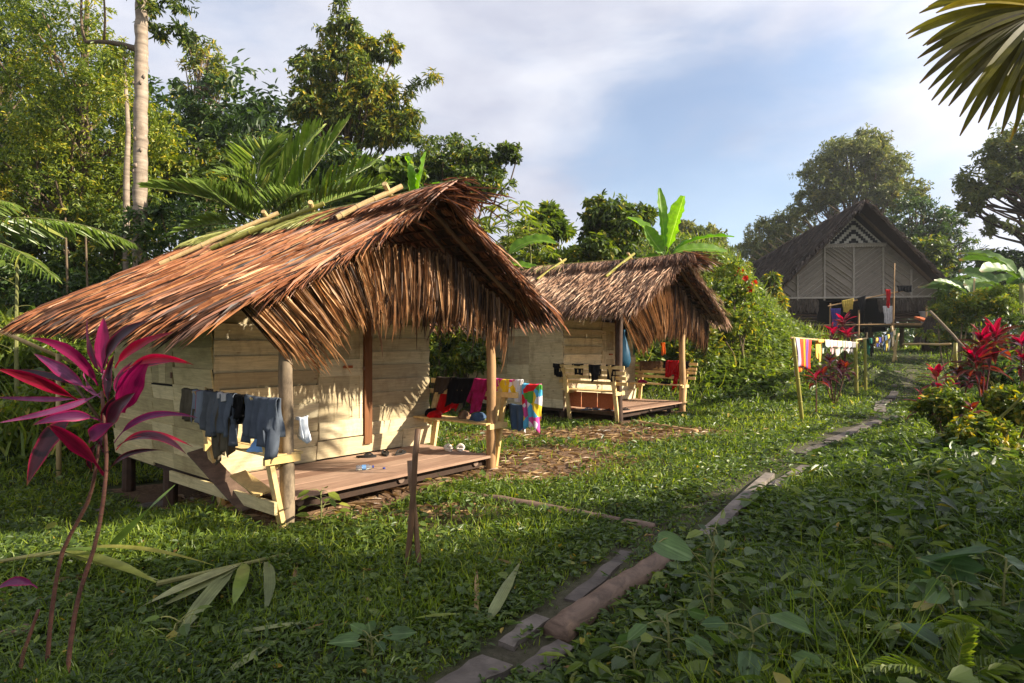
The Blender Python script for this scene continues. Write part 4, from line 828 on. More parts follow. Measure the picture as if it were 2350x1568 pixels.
# undergrowth weeds at the foot of the wood, sunlit
rng = np.random.default_rng(19)
for i, (u, Y, h, lab) in enumerate([(30, 9.6, 1.0, 'sunlit weeds with long blades by the bamboo rail'), (100, 10.3, .9, 'clump of bright weeds behind the pink leaved plant'), (175, 10.0, .7, 'low bright weeds at the rear corner of the front hut'), (-20, 10.8, 1.3, 'taller weeds at the edge beneath the diagonal pole')]):
    b = gb(u, Y); t = thing('weed_clump', lab, 'weeds', b, 0, 'sunlit weeds by the rail'); mb = MB(); n = 130
    P = b+np.stack([rng.normal(0, .4, n), rng.normal(0, .35, n), np.zeros(n)], 1); D = np.stack([rng.normal(0, .5, n), rng.normal(0, .5, n), np.ones(n)], 1); leaves(mb, P, D, np.stack([rng.normal(0, 1, n), rng.normal(0, 1, n), .3*np.ones(n)], 1), h*rng.uniform(.5, 1.1, n), .04, BLADE, np.clip(rng.normal(.6, .25, n), 0, 1))
    C = b+np.stack([rng.normal(0, .4, 16), rng.normal(0, .3, 16), rng.uniform(.2, h*.7, 16)], 1); sprays(mb, C, np.full((16, 3), .25), 5, 6, .12, .08, rng, HEART, .4, hue=.6); mb.build('foliage', MATS['leaf_bright'], t, b)
# bamboo rail at the left
b = W(135, 955, 8.9); b[2] = float(H(b[0], b[1]))-.1; t = thing('bamboo_rail', 'bamboo post carrying a sloping pale pole behind the pink leaved plant', 'rail', b)
mb = MB(); tube(mb, [b, W(134, 812, 8.9)], .035, 10, .7); mb.build('post', MATS['bamboo_tan'], t, b, True)
mb = MB(); tube(mb, [W(-40, 742, 8.6), W(70, 790, 8.85), W(215, 853, 9.0)], [.03, .028, .022], 9, .4); mb.build('pole', MATS['bamboo_tan'], t, b, True)
mb = MB(); tube(mb, [W(150, 852, 8.8), W(232, 968, 8.6)], .022, 8, .1); mb.build('brace', MATS['bamboo_dark'], t, b, True)

# ------------------------------------------------------------------ behind the second hut
BH = 'bushes on the bank behind the second hut'
def papaya(label, u, v, Y, s, seed):
    b = gb(u, Y); top = W(u, v, Y); rng = np.random.default_rng(seed); t = thing('cassava_tree', label, 'tree', b); mb = MB(); st = MB(); tube(st, [b-[0, 0, .1], (b+top)/2+[.1, 0, 0], top], [.05, .04, .02], 7, .5)
    for i in range(22):
        az = i*2.4; f = i/22; o = top-[0, 0, f*.9*s]; e = o+s*(.5+.4*f)*np.array([math.cos(az), math.sin(az), .25-.4*f]); tube(st, [o, (o+e)/2+[0, 0, .04], e], [.01, .008, .006], 5, .8, False)
        n = 7; a2 = az+np.linspace(-1.9, 1.9, n); leaves(mb, np.tile(e, (n, 1)), np.stack([np.cos(a2), np.sin(a2), np.full(n, -.45)], 1), np.tile([0, 0, 1.0], (n, 1))+rng.normal(0, .2, (n, 3)), np.full(n, .42*s), np.full(n, .09*s), LEAF, np.clip(rng.normal(.6, .2, n), 0, 1))
    mb.build('crown', MATS['leaf_bright'], t, b); st.build('trunk', MATS['stem_green'], t, b)
papaya('slim cassava like tree with fingered leaves right beside the front gable tip', 1165, 470, 19, 1.0, 51)
papaya('cassava like tree with fingered leaves second from the front gable', 1215, 520, 18, .8, 52)
tree('young_tree', 'young bright green tree with feathery drooping leaf sprays behind the second ridge', 'tree', gb(1250, 23), W(1250, 480, 23), .08, [E(1245, 530, 23, 55, 50), E(1262, 490, 23, 26, 28), E(1290, 520, 23, 30, 30), E(1205, 540, 23, 30, 30)], (26, 10, 10, 10), 7, 8, .32, .11, 'leaf_bright', 'bark_brown', 53, None, droop=.6, hue=.4)
tree('coffee_tree', 'round bush tree with large glossy leaves between the young tree and the banana plant', 'tree', gb(1415, 21), W(1415, 480, 21), .1, [E(1415, 520, 21, 88, 66), E(1365, 480, 21, 30, 36), E(1470, 490, 21, 40, 30), E(1400, 575, 20.5, 100, 40)], (56, 12, 14, 40), 8, 7, .23, .115, 'leaf_forest', 'bark_brown', 54, None, droop=.75, hue=.42, limbs=24)
bb = gb(1530, 18.5); bt = W(1528, 590, 18.5)
banana('tall banana plant with upright sunlit leaves above the second ridge', bb, bt, [(W(1520, 500, 18.5), W(1512, 432, 18.5), .34), (W(1548, 520, 18.4), W(1570, 450, 18.2), .62), (W(1590, 535, 18.3), W(1685, 545, 18.0), .42), (W(1580, 560, 18.6), W(1668, 578, 18.8), .34), (W(1500, 560, 18.4), W(1478, 520, 18.2), .5), (W(1505, 530, 18.8), W(1440, 500, 19), .5), (W(1490, 590, 18.3), W(1470, 640, 18), .5)], 6, r=.14)
banana('low banana plant with a drooping leaf just beyond the front gable', gb(1150, 17), W(1150, 600, 17), [(W(1210, 535, 17), W(1275, 560, 16.8), .4), (W(1190, 610, 16.8), W(1240, 620, 16.5), .34), (W(1120, 560, 17), W(1090, 560, 17), .4)], 7)
tree('distant_tree', 'dull green distant tree right behind the tall banana plant', 'tree', gb(1610, 52), W(1600, 540, 52), .3, [E(1610, 560, 52, 62, 50), E(1570, 540, 52, 40, 36), E(1640, 590, 52, 50, 40)], (40, 20, 26), 9, 7, .42, .2, 'leaf_olive', 'bark_brown', 55, None, hue=.4)
for i, (u, v, Y, ru, rv, n, leaf, L, lab) in enumerate([
    (1180, 590, 21, 70, 40, 26, 'leaf_bright', .2, 'bright grassy bush under the slim cassava like tree'),
    (1300, 600, 20.5, 80, 36, 30, 'leaf_bright', .18, 'bright low bush on the bank behind the middle of the second ridge'),
    (1370, 590, 22, 60, 36, 24, 'leaf_forest', .18, 'mixed green bush under the round bush tree'),
    (1680, 650, 19.4, 60, 54, 36, 'leaf_bright', .13, 'light green hibiscus bush with red flowers right of the second roof'),
    (1620, 690, 18.6, 60, 60, 40, 'leaf_forest', .13, 'leafy bush touching the far gable corner of the second hut'),
    (1700, 730, 18.6, 70, 46, 40, 'leaf_bright', .13, 'sunlit bush on the bank below the hibiscus'),
    (1600, 800, 17.8, 60, 60, 36, 'leaf_forest', .14, 'vine bush behind the far porch post of the second hut')]):
    t = bush(lab, [E(u, v, Y, ru, rv), E(u-ru*.4, v+rv*.4, Y-.3, ru*.7, rv*.6)], (n, n//2), 9, 7, L, L*.5, leaf, 60+i, BH, hue=.55)
    if 'hibiscus' in lab:
        rng = np.random.default_rng(3)
        for (uu, vv) in ((1690, 622), (1712, 664), (1702, 640), (1684, 632), (1722, 650)):
            c = W(uu+8, vv, 19.0); mb = MB(); n = 6; az = np.arange(n)*2*PI/n; leaves(mb, np.tile(c, (n, 1)), np.stack([np.cos(az), np.full(n, -.5), np.sin(az)], 1), np.tile([0, -1, .2], (n, 1)), np.full(n, .13), np.full(n, .12), LEAF, rng.random(n)); o = mb.build('flower', MATS['petal_red']); o.parent = t; o.data.transform(Matrix.Translation(-Vector(t.location)))
# ------------------------------------------------------------------ the long house on stilts
def longhouse():
    rng = np.random.default_rng(101)
    A0 = np.array([19.34, 34.0]); r_ = np.array([.989, -.15]); d_ = np.array([.15, .989])
    zg = 1.62; hs = thing('long_house', 'big grey thatched long house on stilts with a black and white zigzag gable', 'house', (A0[0], A0[1], 0), math.atan2(r_[1], r_[0]))
    za, ze, hw, Lh = 9.45, 3.55, 5.6, 27.0; sl = (za-ze)/hw
    zr = lambda x: za-sl*np.abs(x)
    wx = 4.8
    # roof slabs
    for sg in (-1, 1):
        m = MB(); V = []; F = []
        dd = np.linspace(0, hw, 8); yy = np.linspace(-1.0, Lh, 10)
        for off in (.16, -.10):
            for a in dd:
                for y in yy: V.append((sg*a, y-.7*(1-a/hw)*(y < 0), za-sl*a+off-.18*math.sin(PI*a/hw)*(y > 0)*min(1, y/8)))
        n, k = 8, 10
        for s in range(2):
            for i in range(n-1):
                for j in range(k-1):
                    a = s*n*k+i*k+j; q = [a, a+1, a+k+1, a+k]; F.append(q if (s == 0) == (sg > 0) else q[::-1])
        for i in range(n-1):
            for j in (0, k-1): a = i*k+j; F.append([a, a+k, a+k+n*k, a+n*k])
        for j in range(k-1): a = (n-1)*k+j; F.append([a, a+1, a+1+n*k, a+n*k])
        m.add(np.array(V), np.array(F), .3); ro = m.build('roof', MATS['thatch_under'], hs)
        m = MB()
        for row in range(24):
            a = (hw-.25)*row/23; q = 260; y = rng.uniform(-1.3, Lh if row % 2 else 14, q); aa = a+rng.normal(0, .05, q)
            leaves(m, np.stack([sg*aa, y, za-sl*aa+.18+.05*rng.random(q)-.15*np.sin(PI*np.clip(aa/hw, 0, 1))*np.clip(y/8, 0, 1)], 1), np.stack([np.full(q, sg*1.0), rng.normal(-.1, .18, q), np.full(q, -sl+.12)], 1), np.stack([np.full(q, sg*1.0), rng.normal(0, .4, q), np.ones(q)], 1), rng.uniform(.5, .9, q), rng.uniform(.08, .16, q), NARROW, np.clip(rng.normal(.25, .2, q), 0, 1))
        m.build('thatch', MATS['thatch_old'], ro)
        m = MB(); q = 420; a = rng.uniform(0, hw, q); leaves(m, np.stack([sg*a, -1.05-.6*(1-a/hw)+rng.normal(0, .06, q), za-sl*a+rng.uniform(-.08, .2, q)], 1), np.stack([np.full(q, sg*.5), rng.normal(-.9, .2, q), np.full(q, -.75)], 1), np.tile([0, -.3, 1.0], (q, 1)), rng.uniform(.25, .5, q), rng.uniform(.05, .1, q), NARROW, np.clip(rng.normal(.4, .2, q), 0, 1)); m.build('rake_thatch', MATS['thatch_old'], ro)
        m = MB(); beam(m, (sg*.1, -.62, za-.42), (sg*(hw-.2), -.62, ze-.1), .10, .2, .5, (0, 1, 0)); m.build('barge_board', MATS['bark_brown'], hs)
    for y in np.arange(1.5, 24, 2.2):          # poles crossing over the ridge
        m = MB(); tube(m, [(1.2, y, za-.9), (-.75, y+.1, za+.62)], .022, 6, .6); m.build('ridge_pole', MATS['bark_brown'], hs)
    # gable wall of woven mats
    m = MB(); zb = 4.35; pts = [(-wx-.1, zb), (wx+.1, zb), (1.78, 7.4), (-1.78, 7.4)]
    def slab(mb, poly, y0, y1, t):
        n = len(poly); V = [(x, y0, z) for x, z in poly]+[(x, y1, z) for x, z in poly]
        F = [np.array([list(range(n))]), np.array([list(range(n, 2*n))[::-1]]), np.array([[i, i+n, (i+1) % n+n, (i+1) % n] for i in range(n)])]; mb.add(np.array(V), F, t)
    slab(m, pts, 0, .1, .45); gw = m.build('gable_wall', MATS['mat_wall'], hs)
    top = lambda x: np.minimum(7.36, zr(x)-.35)
    for x in (-3.0, -1.55, 0, 1.55, 3.0):
        m = MB(); tube(m, [(x, -.05, zb-.1), (x, -.05, float(top(x)))], .055, 7, .5); m.build('wall_post', MATS['mat_slat'], gw)
    def slats(x0, x1, k, dirn):
        m = MB()
        for i in range(k):
            zc = zb+.1+(3.2)*i/k; p = []
            for s in np.linspace(0, 1, 12):
                x = x0+(x1-x0)*s; z = zc+dirn*(x1-x0)*.78*(s-.5)
                if zb+.03 < z < top(x)-.05: p.append((x, -.03-.01*(i % 2), z))
            if len(p) > 1 and rng.random() < .93: beam(m, p[0], p[-1], .02, .075*rng.uniform(.6, 1.5), rng.random(), (0, 1, 0))
        m.build('slat_panel', MATS['mat_slat'], gw)
    slats(-1.49, -.06, 14, -1); slats(.06, 1.49, 14, 1); slats(-2.94, -1.61, 11, 1); slats(1.61, 2.94, 11, -1); slats(-4.6, -3.06, 7, -1); slats(3.06, 4.6, 7, 1)
    m = MB(); beam(m, (-1.7, -.1, 7.4), (1.7, -.1, 7.4), .12, .12, .3); q = 26
    for i in range(q):
        x = -1.65+3.3*(i+.5)/q; m.add(np.array([(x-.063, -.14, 7.35), (x+.063, -.14, 7.35), (x+.04, -.15, 7.24), (x-.04, -.15, 7.24)]), np.array([[0, 1, 2, 3]]), .6)
    m.build('scalloped_beam', MATS['mat_slat'], hs)
    # zigzag panel
    mt, t = newmat('zigzag_paint'); c = N('ShaderNodeTexCoord', t); s = N('ShaderNodeSeparateXYZ', t); t.links.new(c.outputs['Object'], s.inputs[0])
    def mth(op, a, b=None, v=None):
        n = N('ShaderNodeMath', t); n.operation = op
        for i, q in enumerate((a, b if b is not None else v)):
            if q is None: continue
            if isinstance(q, bpy.types.NodeSocket): t.links.new(q, n.inputs[i])
            else: n.inputs[i].default_value = q
        return n.outputs[0]
    ax = mth('ABSOLUTE', s.outputs[0]); i = mth('FLOOR', mth('MULTIPLY', ax, v=8.0)); j = mth('FLOOR', mth('MULTIPLY', s.outputs[2], v=8.0))
    mm = mth('MODULO', mth('ADD', mth('ADD', i, j), v=400.0), v=4.0); f = mth('LESS_THAN', mm, v=1.5)
    nz_ = noise(t, 6, 4, .6, c.outputs['Object']); wcol = ramp(t, [(.3, G(168, 164, 156)), (.7, G(206, 202, 192))]); t.links.new(nz_, wcol.inputs[0])
    surf(t, mixc(t, f, wcol.outputs[0], G(34, 33, 37)), .8)
    m = MB(); slab(m, [(-1.5, 7.46), (1.5, 7.46), (0, 8.95)], -.04, .05, .5); m.build('zigzag_panel', mt, hs)
    # thatch skirt, near-black room panels, platform, stilts
    for sx_ in ((-wx, -1.9), (1.25, wx)):
        m = MB()
        for row in range(3):
            q = 130; x = rng.uniform(*sx_, q)
            leaves(m, np.stack([x, -.06-.03*row+rng.normal(0, .02, q), 4.42-.15*row+rng.normal(0, .05, q)], 1), np.stack([rng.normal(0, .1, q), np.full(q, -.12), -np.ones(q)], 1), np.tile([0, -1.0, .1], (q, 1)), rng.uniform(.45, .6, q), rng.uniform(.08, .14, q), NARROW, np.clip(rng.normal(.6, .2, q), 0, 1))
        m.build('thatch_skirt', MATS['thatch_old'], hs)
    m = MB(); beam(m, (-wx, -.1, 4.42), (wx, -.1, 4.42), .1, .1, .5); m.build('wall_plate', MATS['mat_slat'], hs)
    m = MB(); box(m, (-.1, 2.6, 3.5), (3.4, .1, 2.0)); box(m, (-1.9, 1.3, 3.5), (.1, 2.6, 2.0)); box(m, (1.7, 1.3, 3.5), (.1, 2.6, 2.0)); box(m, (0, 1.3, 4.45), (3.6, 2.6, .1)); m.build('room_shade', MATS['dark_inside'], hs)  # room panels coloured near-black for the shade inside
    for x0, x1 in ((-wx, -1.95), (1.75, wx)):
        m = MB()
        for k in range(9): tube(m, [(x0, -.02, 2.75+.17*k), (x1, .02, 2.75+.17*k)], .075, 7, rng.random(), True, .05, rng)
        m.build('log_wall', MATS['wood_dark'], hs)
    m = MB()
    for k in range(12): box(m, (0, -2.5+.23*k, 2.78), (7.4, .215, .05), None, rng.random())
    m.build('platform', MATS['plank_grey'], hs)
    for x in (-4.4, -2.6, -.9, .9, 2.6, 4.3):
        for y in (-2.4, .1, 4, 9):
            m = MB(); tube(m, [(x, y, zg-.6), (x+rng.normal(0, .03), y, 2.75 if y < 0 else 3.0)], .10 if y >= 0 else .06, 8, rng.random(), True, .04, rng); m.build('stilt', MATS['bark_brown'], hs)
    m = MB(); beam(m, (2.15, -2.5, 3.15), (4.05, -5.6, 1.55), .55, .1, .4); 
    for k in range(6):
        f = (k+.5)/6; c = np.array([2.15+1.9*f, -2.5-3.1*f, 3.22-1.6*f]); beam(m, c+[-.28, -.17, 0], c+[.28, .17, 0], .07, .05, .8)
    m.build('ramp', MATS['plank_red'], hs)
    return hs, A0, r_, d_
LH, LA, LR, LD = longhouse()
def lw(x, y, z): q = LA+LR*x+LD*y; return np.array([q[0], q[1], z])
def pole(label, a, b, r, mat, name='bamboo_pole', cat='pole', group=None, tint=.5, r2=None):
    a = np.asarray(a, float); b = np.asarray(b, float); m = MB(); n = 7; tube(m, a+(b-a)*np.linspace(0, 1, n)[:, None]+np.random.default_rng(int(abs(a[0]*997))).normal(0, r*.18, (n, 3)), np.linspace(r, r2 or r*.8, n), 8, tint, True, .03, np.random.default_rng(3)); return tag(m.build(name, MATS[mat], None, a, True), label, cat, group)
def post_fence(): 
    t = thing('pole_railing', 'rough pole railing in front of the long house platform', 'railing', lw(0, -3.2, 1.7)); o = np.array(t.location)
    for (x, y, z1) in ((-2.3, -3.0, 3.9), (-.9, -3.0, 4.1), (2.3, -3.0, 3.7), (.75, -3.0, 4.2), (3.6, -3.4, 3.9), (3.3, -3.2, 4.3), (5.0, -4.2, 2.9)):
        a = lw(x, y, float(H(*lw(x, y, 0)[:2]))-.2); m = MB(); tube(m, [a, lw(x+.03, y, z1)], .04, 7, .6, True, .05, rng); m.build('post', MATS['post_tan'], t, o)
    for (p, q) in ((lw(-2.4, -3.05, 3.75), lw(1.2, -3.05, 4.5)), (lw(.9, -3.05, 2.75), lw(4.4, -3.3, 2.7)), (lw(2.2, -3.1, 3.7), lw(4.4, -4.4, 2.6)), (lw(-2.6, -3.1, 2.75), lw(2.4, -3.1, 2.8)), (lw(3.5, -3.4, 3.85), lw(7.6, -4.2, 4.7))):
        m = MB(); tube(m, [p, (np.asarray(p)+q)/2, q], .035, 7, .5, True, .05, rng); m.build('rail', MATS['post_tan'], t, o)
rng = np.random.default_rng(44); post_fence()
# things about the long house
def lathe(mb, prof, n=20, c=(0, 0, 0), tint=.5, sx=1.0, sy=1.0):
    prof = np.asarray(prof, float); a = np.linspace(0, 2*PI, n, endpoint=False); k = len(prof)
    V = np.stack([prof[:, None, 0]*np.cos(a)*sx, prof[:, None, 0]*np.sin(a)*sy, prof[:, None, 1]*np.ones(n)], -1)+np.asarray(c, float)
    i = np.arange(k-1)[:, None]*n; j = np.arange(n)[None]; jn = (j+1) % n; mb.add(V.reshape(-1, 3), [np.stack([i+j, i+jn, i+n+jn, i+n+j], -1).reshape(-1, 4), np.arange(n)[::-1][None]], tint)
o = lw(2.95, -2.0, 2.81); t = thing('plastic_tub', 'large grey plastic tub on the long house platform', 'tub', o); m = MB(); lathe(m, [(.34, 0), (.42, .62), (.45, .62), (.45, .68), (.41, .68), (.36, .06), (0.01, .05)], 24); m.build('body', MATS['tub_grey'], t); m = MB(); tube(m, [(.45*math.cos(a), .45*math.sin(a), .64) for a in np.linspace(0, 2*PI, 25)], .022, 6, .5, False); m.build('rim', MATS['tub_grey'], t)

# small thatched shelter beside the long house
o = W(2150, 865, 29); o[2] = float(H(o[0], o[1])); t = thing('animal_shelter', 'tiny rounded thatched shelter with a dark doorway beside the long house', 'shelter', o); m = MB(); rng = np.random.default_rng(8)
for row in range(5):
    q = 120; a = rng.uniform(0, 2*PI, q); rr = .95-.17*row; leaves(m, np.stack([rr*.8*np.cos(a), rr*.8*np.sin(a), np.full(q, .95+.28*row)], 1), np.stack([np.cos(a)*.5, np.sin(a)*.5, -np.ones(q)], 1), np.stack([np.cos(a), np.sin(a), np.full(q, .4)], 1), np.full(q, .6), np.full(q, .11), NARROW, np.clip(rng.normal(.4, .25, q), 0, 1))
m.build('roof', MATS['thatch_old'], t); m = MB(); lathe(m, [(.62, -.2), (.62, 1.1), (.45, 1.7), (.01, 2.0)], 12); m.build('wall', MATS['thatch_under'], t); m = MB(); box(m, (-.25, -.6, .45), (.42, .1, 1.0)); m.build('doorway', MATS['dark_inside'], t)  # doorway is a box coloured near-black for the shade within

# ------------------------------------------------------------------ trees on the right
RT = 'tall trees behind the long house'
def big_tree(label, u, Y, top, ells, per, seed, leaf='leaf_olive', L=.34):
    return tree('spreading_tree', label, 'tree', gb(u, Y), top, .5, ells, per, 11, 9, L, L*.42, leaf, 'bark_brown', seed, RT, droop=.25, hue=.42, limbs=60, bend=1.0)
big_tree('broad spreading olive green tree towering right behind the long house ridge', 1960, 62, W(1950, 330, 62), [E(1960, 370, 62, 95, 70), E(1890, 420, 62, 60, 70), E(2030, 390, 61, 60, 60), E(1985, 330, 62, 56, 36), E(2060, 450, 60, 70, 44), E(1850, 470, 63, 40, 40), E(1970, 450, 62, 110, 60)], (90, 50, 50, 28, 40, 18, 70), 71)
big_tree('lower hazy olive tree left of the long house roof', 1760, 66, W(1770, 520, 66), [E(1770, 545, 66, 64, 50), E(1720, 590, 66, 50, 40), E(1820, 520, 66, 50, 50), E(1800, 600, 66, 100, 50)], (50, 26, 30, 50), 72, L=.36)
big_tree('dark tree right of the long house gable with boughs down to the bushes', 2120, 48, W(2120, 470, 48), [E(2100, 510, 48, 80, 70), E(2160, 570, 47, 80, 60), E(2060, 570, 48, 60, 60), E(2190, 520, 47, 40, 34), E(2110, 630, 47, 90, 60)], (60, 50, 34, 16, 40), 73, 'leaf_deep', .26)
tree('overhanging_tree', 'high dark tree whose bare boughs reach in over the far banana plants', 'tree', gb(2480, 34), W(2470, 350, 34), .45, [E(2310, 350, 34, 70, 44), E(2260, 420, 34, 70, 50), E(2330, 400, 33.6, 60, 60), E(2235, 465, 34, 40, 34), E(2300, 520, 33.5, 60, 26), E(2400, 330, 34, 110, 70), E(2440, 450, 34, 120, 80)], (36, 36, 32, 14, 10, 40, 40), 9, 8, .26, .11, 'leaf_olive', 'wood_dark', 74, None, droop=.2, hue=.3, limbs=70, bend=.5)
for (u, Y, du, dv, lv, lab) in [
    (2150, 34, 0, 668, None, 'banana plant with two upright leaves close to the long house eave'),
    (2230, 27, 0, 684, None, 'banana plant with drooping glossy leaves in the middle of the banana group'),
    (2300, 24, 0, 668, None, 'banana plant with wide pale leaves further along the bank'),
    (2345, 20, 0, 650, None, 'banana plant with a bright leaf rising at the edge of the picture')]:
    b = gb(u, Y); top = W(u, dv, Y); rg = np.random.default_rng(u); lv = []
    for i in range(7):
        a = i*2.4+rg.normal(0, .3); l = rg.uniform(1.6, 2.5); e = rg.uniform(.3, 1.2); r = np.array([math.cos(a), math.sin(a), 0]); p1 = top+l*.55*(r*math.cos(e)+[0, 0, math.sin(e)]); lv.append((p1, p1+l*.55*(r*1.0+[0, 0, .2-.6*rg.random()]), rg.uniform(.4, .6)))
    banana(lab, b, top, lv, u, 'banana plants right of the long house', .13, 'leaf_banana_shade')
RB = 'bushes along the bank right of the path'
for i, (u, v, Y, ru, rv, n, leaf, L, hue, lab) in enumerate([
    (2220, 690, 29, 70, 60, 36, 'leaf_deep', .2, .5, 'dark bush behind the pole fence right of the long house'),
    (2320, 690, 22, 60, 40, 36, 'leaf_bright', .12, .5, 'rounded bush of small yellow green leaves by the banana plants'),
    (2180, 760, 26, 60, 50, 30, 'leaf_forest', .2, .5, 'bush with mixed leaves behind the tall pink leaved plant'),
    (2330, 780, 18, 50, 60, 34, 'leaf_forest', .14, .4, 'shaded bush at the edge of the picture behind the pink leaved plants'),
    (2260, 850, 16, 70, 36, 30, 'leaf_deep', .14, .5, 'low dark bush under the tall pink leaved plant'),
    (2330, 930, 9.5, 70, 50, 34, 'leaf_forest', .10, .6, 'leafy bush at the edge under the overhanging stalks'),
    (2170, 930, 9.6, 70, 46, 40, 'leaf_forest', .10, .5, 'leafy bush around the stems of the red leaved plant by the path'),
    (2250, 1010, 8.2, 90, 56, 46, 'leaf_forest', .08, .6, 'bright leafy bush in front of the red leaved plants'),
    (2120, 590, 40, 60, 60, 34, 'leaf_forest', .3, .5, 'leafy bush with reddish shoots beneath the dark tree'),
    (2290, 620, 36, 80, 50, 30, 'leaf_deep', .3, .5, 'dark thicket behind the group of banana plants'),
    (2190, 705, 19.5, 60, 40, 30, 'leaf_forest', .14, .6, 'leafy bush before the first banana plant'),
    (2275, 690, 19, 60, 36, 30, 'leaf_bright', .12, .5, 'pale green bush before the drooping banana leaves'),
    (2440, 720, 20, 90, 110, 40, 'leaf_forest', .15, .4, 'tall bush beyond the edge of the picture')]):
    bush(lab, [E(u, v, Y, ru, rv), E(u+ru*.4, v+rv*.4, Y-.3, ru*.7, rv*.6)], (n, n//2), 9, 7, L, L*.52, leaf, 110+i, RB, hue=hue, shape=HEART if 'front' in lab else LEAF)
b = gb(2320, 17.5); t = thing('pandan_clump', 'clump of long arching sword leaves right of the pink leaved plant', 'plant', b); mb = MB(); rng = np.random.default_rng(6)
for i in range(46):
    a = rng.uniform(0, 2*PI); l = rng.uniform(1.2, 2.2); r = np.array([math.cos(a), math.sin(a), 0]); o = b+[rng.normal(0, .15), rng.normal(0, .15), .9+rng.random()*.4]; e = rng.uniform(.5, 1.4); p1 = o+l*.5*(r*math.cos(e)+[0, 0, math.sin(e)]); ribbon(mb, bez(o, p1, p1+l*.5*(r*.9+[0, 0, -.5]), 9), .055*np.array([.7, 1, 1, 1, .95, .9, .7, .45, .05]), None, .2, rng.random())
mb.build('foliage', MATS['leaf_bright'], t, b)
# small trees in front of the long house
tree('small_tree', 'small tree with drooping yellow green leaves in front of the long house roof', 'tree', gb(1775, 26), W(1775, 650, 26), .06, [E(1772, 650, 26, 26, 26), E(1782, 690, 26, 28, 26), E(1760, 705, 25.8, 24, 20)], (16, 14, 10), 7, 7, .26, .1, 'leaf_forest', 'bark_brown', 56, None, droop=.9, hue=.6)
# cordylines
CG = 'red leaved plants'
cordyline('tall plant with crimson upright leaves over dark bronze ones by the right hand posts', gb(2255, 13.2), [W(2258, 790, 13.2), W(2285, 775, 13.3), W(2240, 830, 13.1)], 81, ('cordyline_red', 'cordyline_bronze'), CG, .64, .13, 30, .3)
cordyline('red leaved plant leaning over the path with two spread crowns', gb(2150, 11), [W(2150, 865, 11), W(2165, 900, 10.9), W(2125, 925, 10.8)], 82, ('cordyline_red', 'cordyline_bronze'), CG, .42, .10, 18, .25)
cordyline('small orange red plant low in the leafy bush in front', gb(2235, 9), [W(2232, 940, 9), W(2245, 1030, 8.9)], 83, ('cordyline_bronze', 'cordyline_bronze'), CG, .26, .09, 10, .5)
cordyline('pink leaved plant at the very edge of the picture behind the leafy bush', gb(2350, 12), [W(2345, 790, 12), W(2352, 830, 12)], 84, ('cordyline_red', 'cordyline_dark'), CG, .45, .11, 20, .3)
cordyline('crimson leaved plant rising above the laundry line', gb(1935, 21.5), [W(1935, 740, 21.5), W(1912, 765, 21.3), W(1945, 770, 21)], 85, ('cordyline_red', 'cordyline_bronze'), CG, .6, .16, 18, .4)
cordyline('dark bronze leaved plant hanging behind the drying clothes', gb(1915, 17), [W(1905, 830, 17), W(1925, 850, 17), W(1890, 860, 16.8), W(1940, 845, 17)], 86, ('cordyline_bronze', 'cordyline_dark'), CG, .42, .11, 16, .4)
cordyline('little salmon red plant standing by itself under the laundry line', gb(1872, 14.2), [W(1872, 868, 14.2)], 87, ('cordyline_red', 'cordyline_bronze'), CG, .42, .10, 12, .4)
cordyline('low dull pink plant between the post and the tall crimson plant', gb(2205, 13.5), [W(2200, 860, 13.5), W(2225, 868, 13.4)], 88, ('cordyline_bronze', 'cordyline_dark'), CG, .4, .11, 14, .4)
# palm hanging in from the upper right: trunk stands beyond the frame
b = np.array([5.9, 4.6, 0]); b[2] = float(H(5.9, 4.6)); c0 = np.array([5.7, 4.6, 4.55])
palm('fan palm with a large split drooping leaf hanging in at the upper corner', b, [], 91, 'leaf_palm_dry', None, ([b-[0, 0, .2], (b+c0)/2+[.05, 0, 0], c0], [.12, .11, .10]), name='fan_palm')
fp = bpy.data.objects['fan_palm']; rng = np.random.default_rng(17)
def fan(apex, axis, up, n, L, spread, wd, hang):
    mb = MB(); axis = nrm(axis); s = nrm(np.cross(axis, up)); u = np.cross(s, axis)
    for i in range(n):
        a = (i/(n-1)-.5)*spread; d = axis*math.cos(a)+s*math.sin(a)+u*rng.normal(0, .05); l = L*(1-.18*abs(a)/spread*2)*rng.uniform(.9, 1.08)
        p1 = apex+d*l*.6+u*.04; p2 = apex+d*l*.98+np.array([0, 0, -hang*l*rng.uniform(.8, 1.3)]); q = bez(apex, p1, p2, 11)
        ribbon(mb, q, wd*np.array([.12, .5, .8, 1, 1.02, 1, .95, .85, .7, .45, .12]), None, .22, np.clip(rng.normal(.5, .25), 0, 1), up=u)
    return mb
ax = W(2490, 10, 4.5)
for (apex, axis, n, L, sp, hg) in ((W(2400, 20, 4.4), np.array([-.78, .02, -.55]), 30, .98, 2.5, .22), (W(2460, -60, 4.7), np.array([-.3, .1, -.9]), 22, 1.15, 2.0, .15), (W(2480, 40, 4.2), np.array([.1, 0, -1.0]), 20, .9, 2.2, .2), (np.array([5.6, 5.6, 5.2]), np.array([.2, .9, .1]), 24, 1.0, 3, .4)):
    mb = fan(apex, axis, np.array([.2, -.9, .45]), n, L, sp, .075, hg); o = mb.build('fan_leaf', MATS['leaf_palm_dry'], fp, b); mb = MB(); tube(mb, bez(c0, (c0+apex)/2+[0, 0, .25], apex, 7), .014, 7, .5); mb.build('leaf_stalk', MATS['stem_green'], o, b)
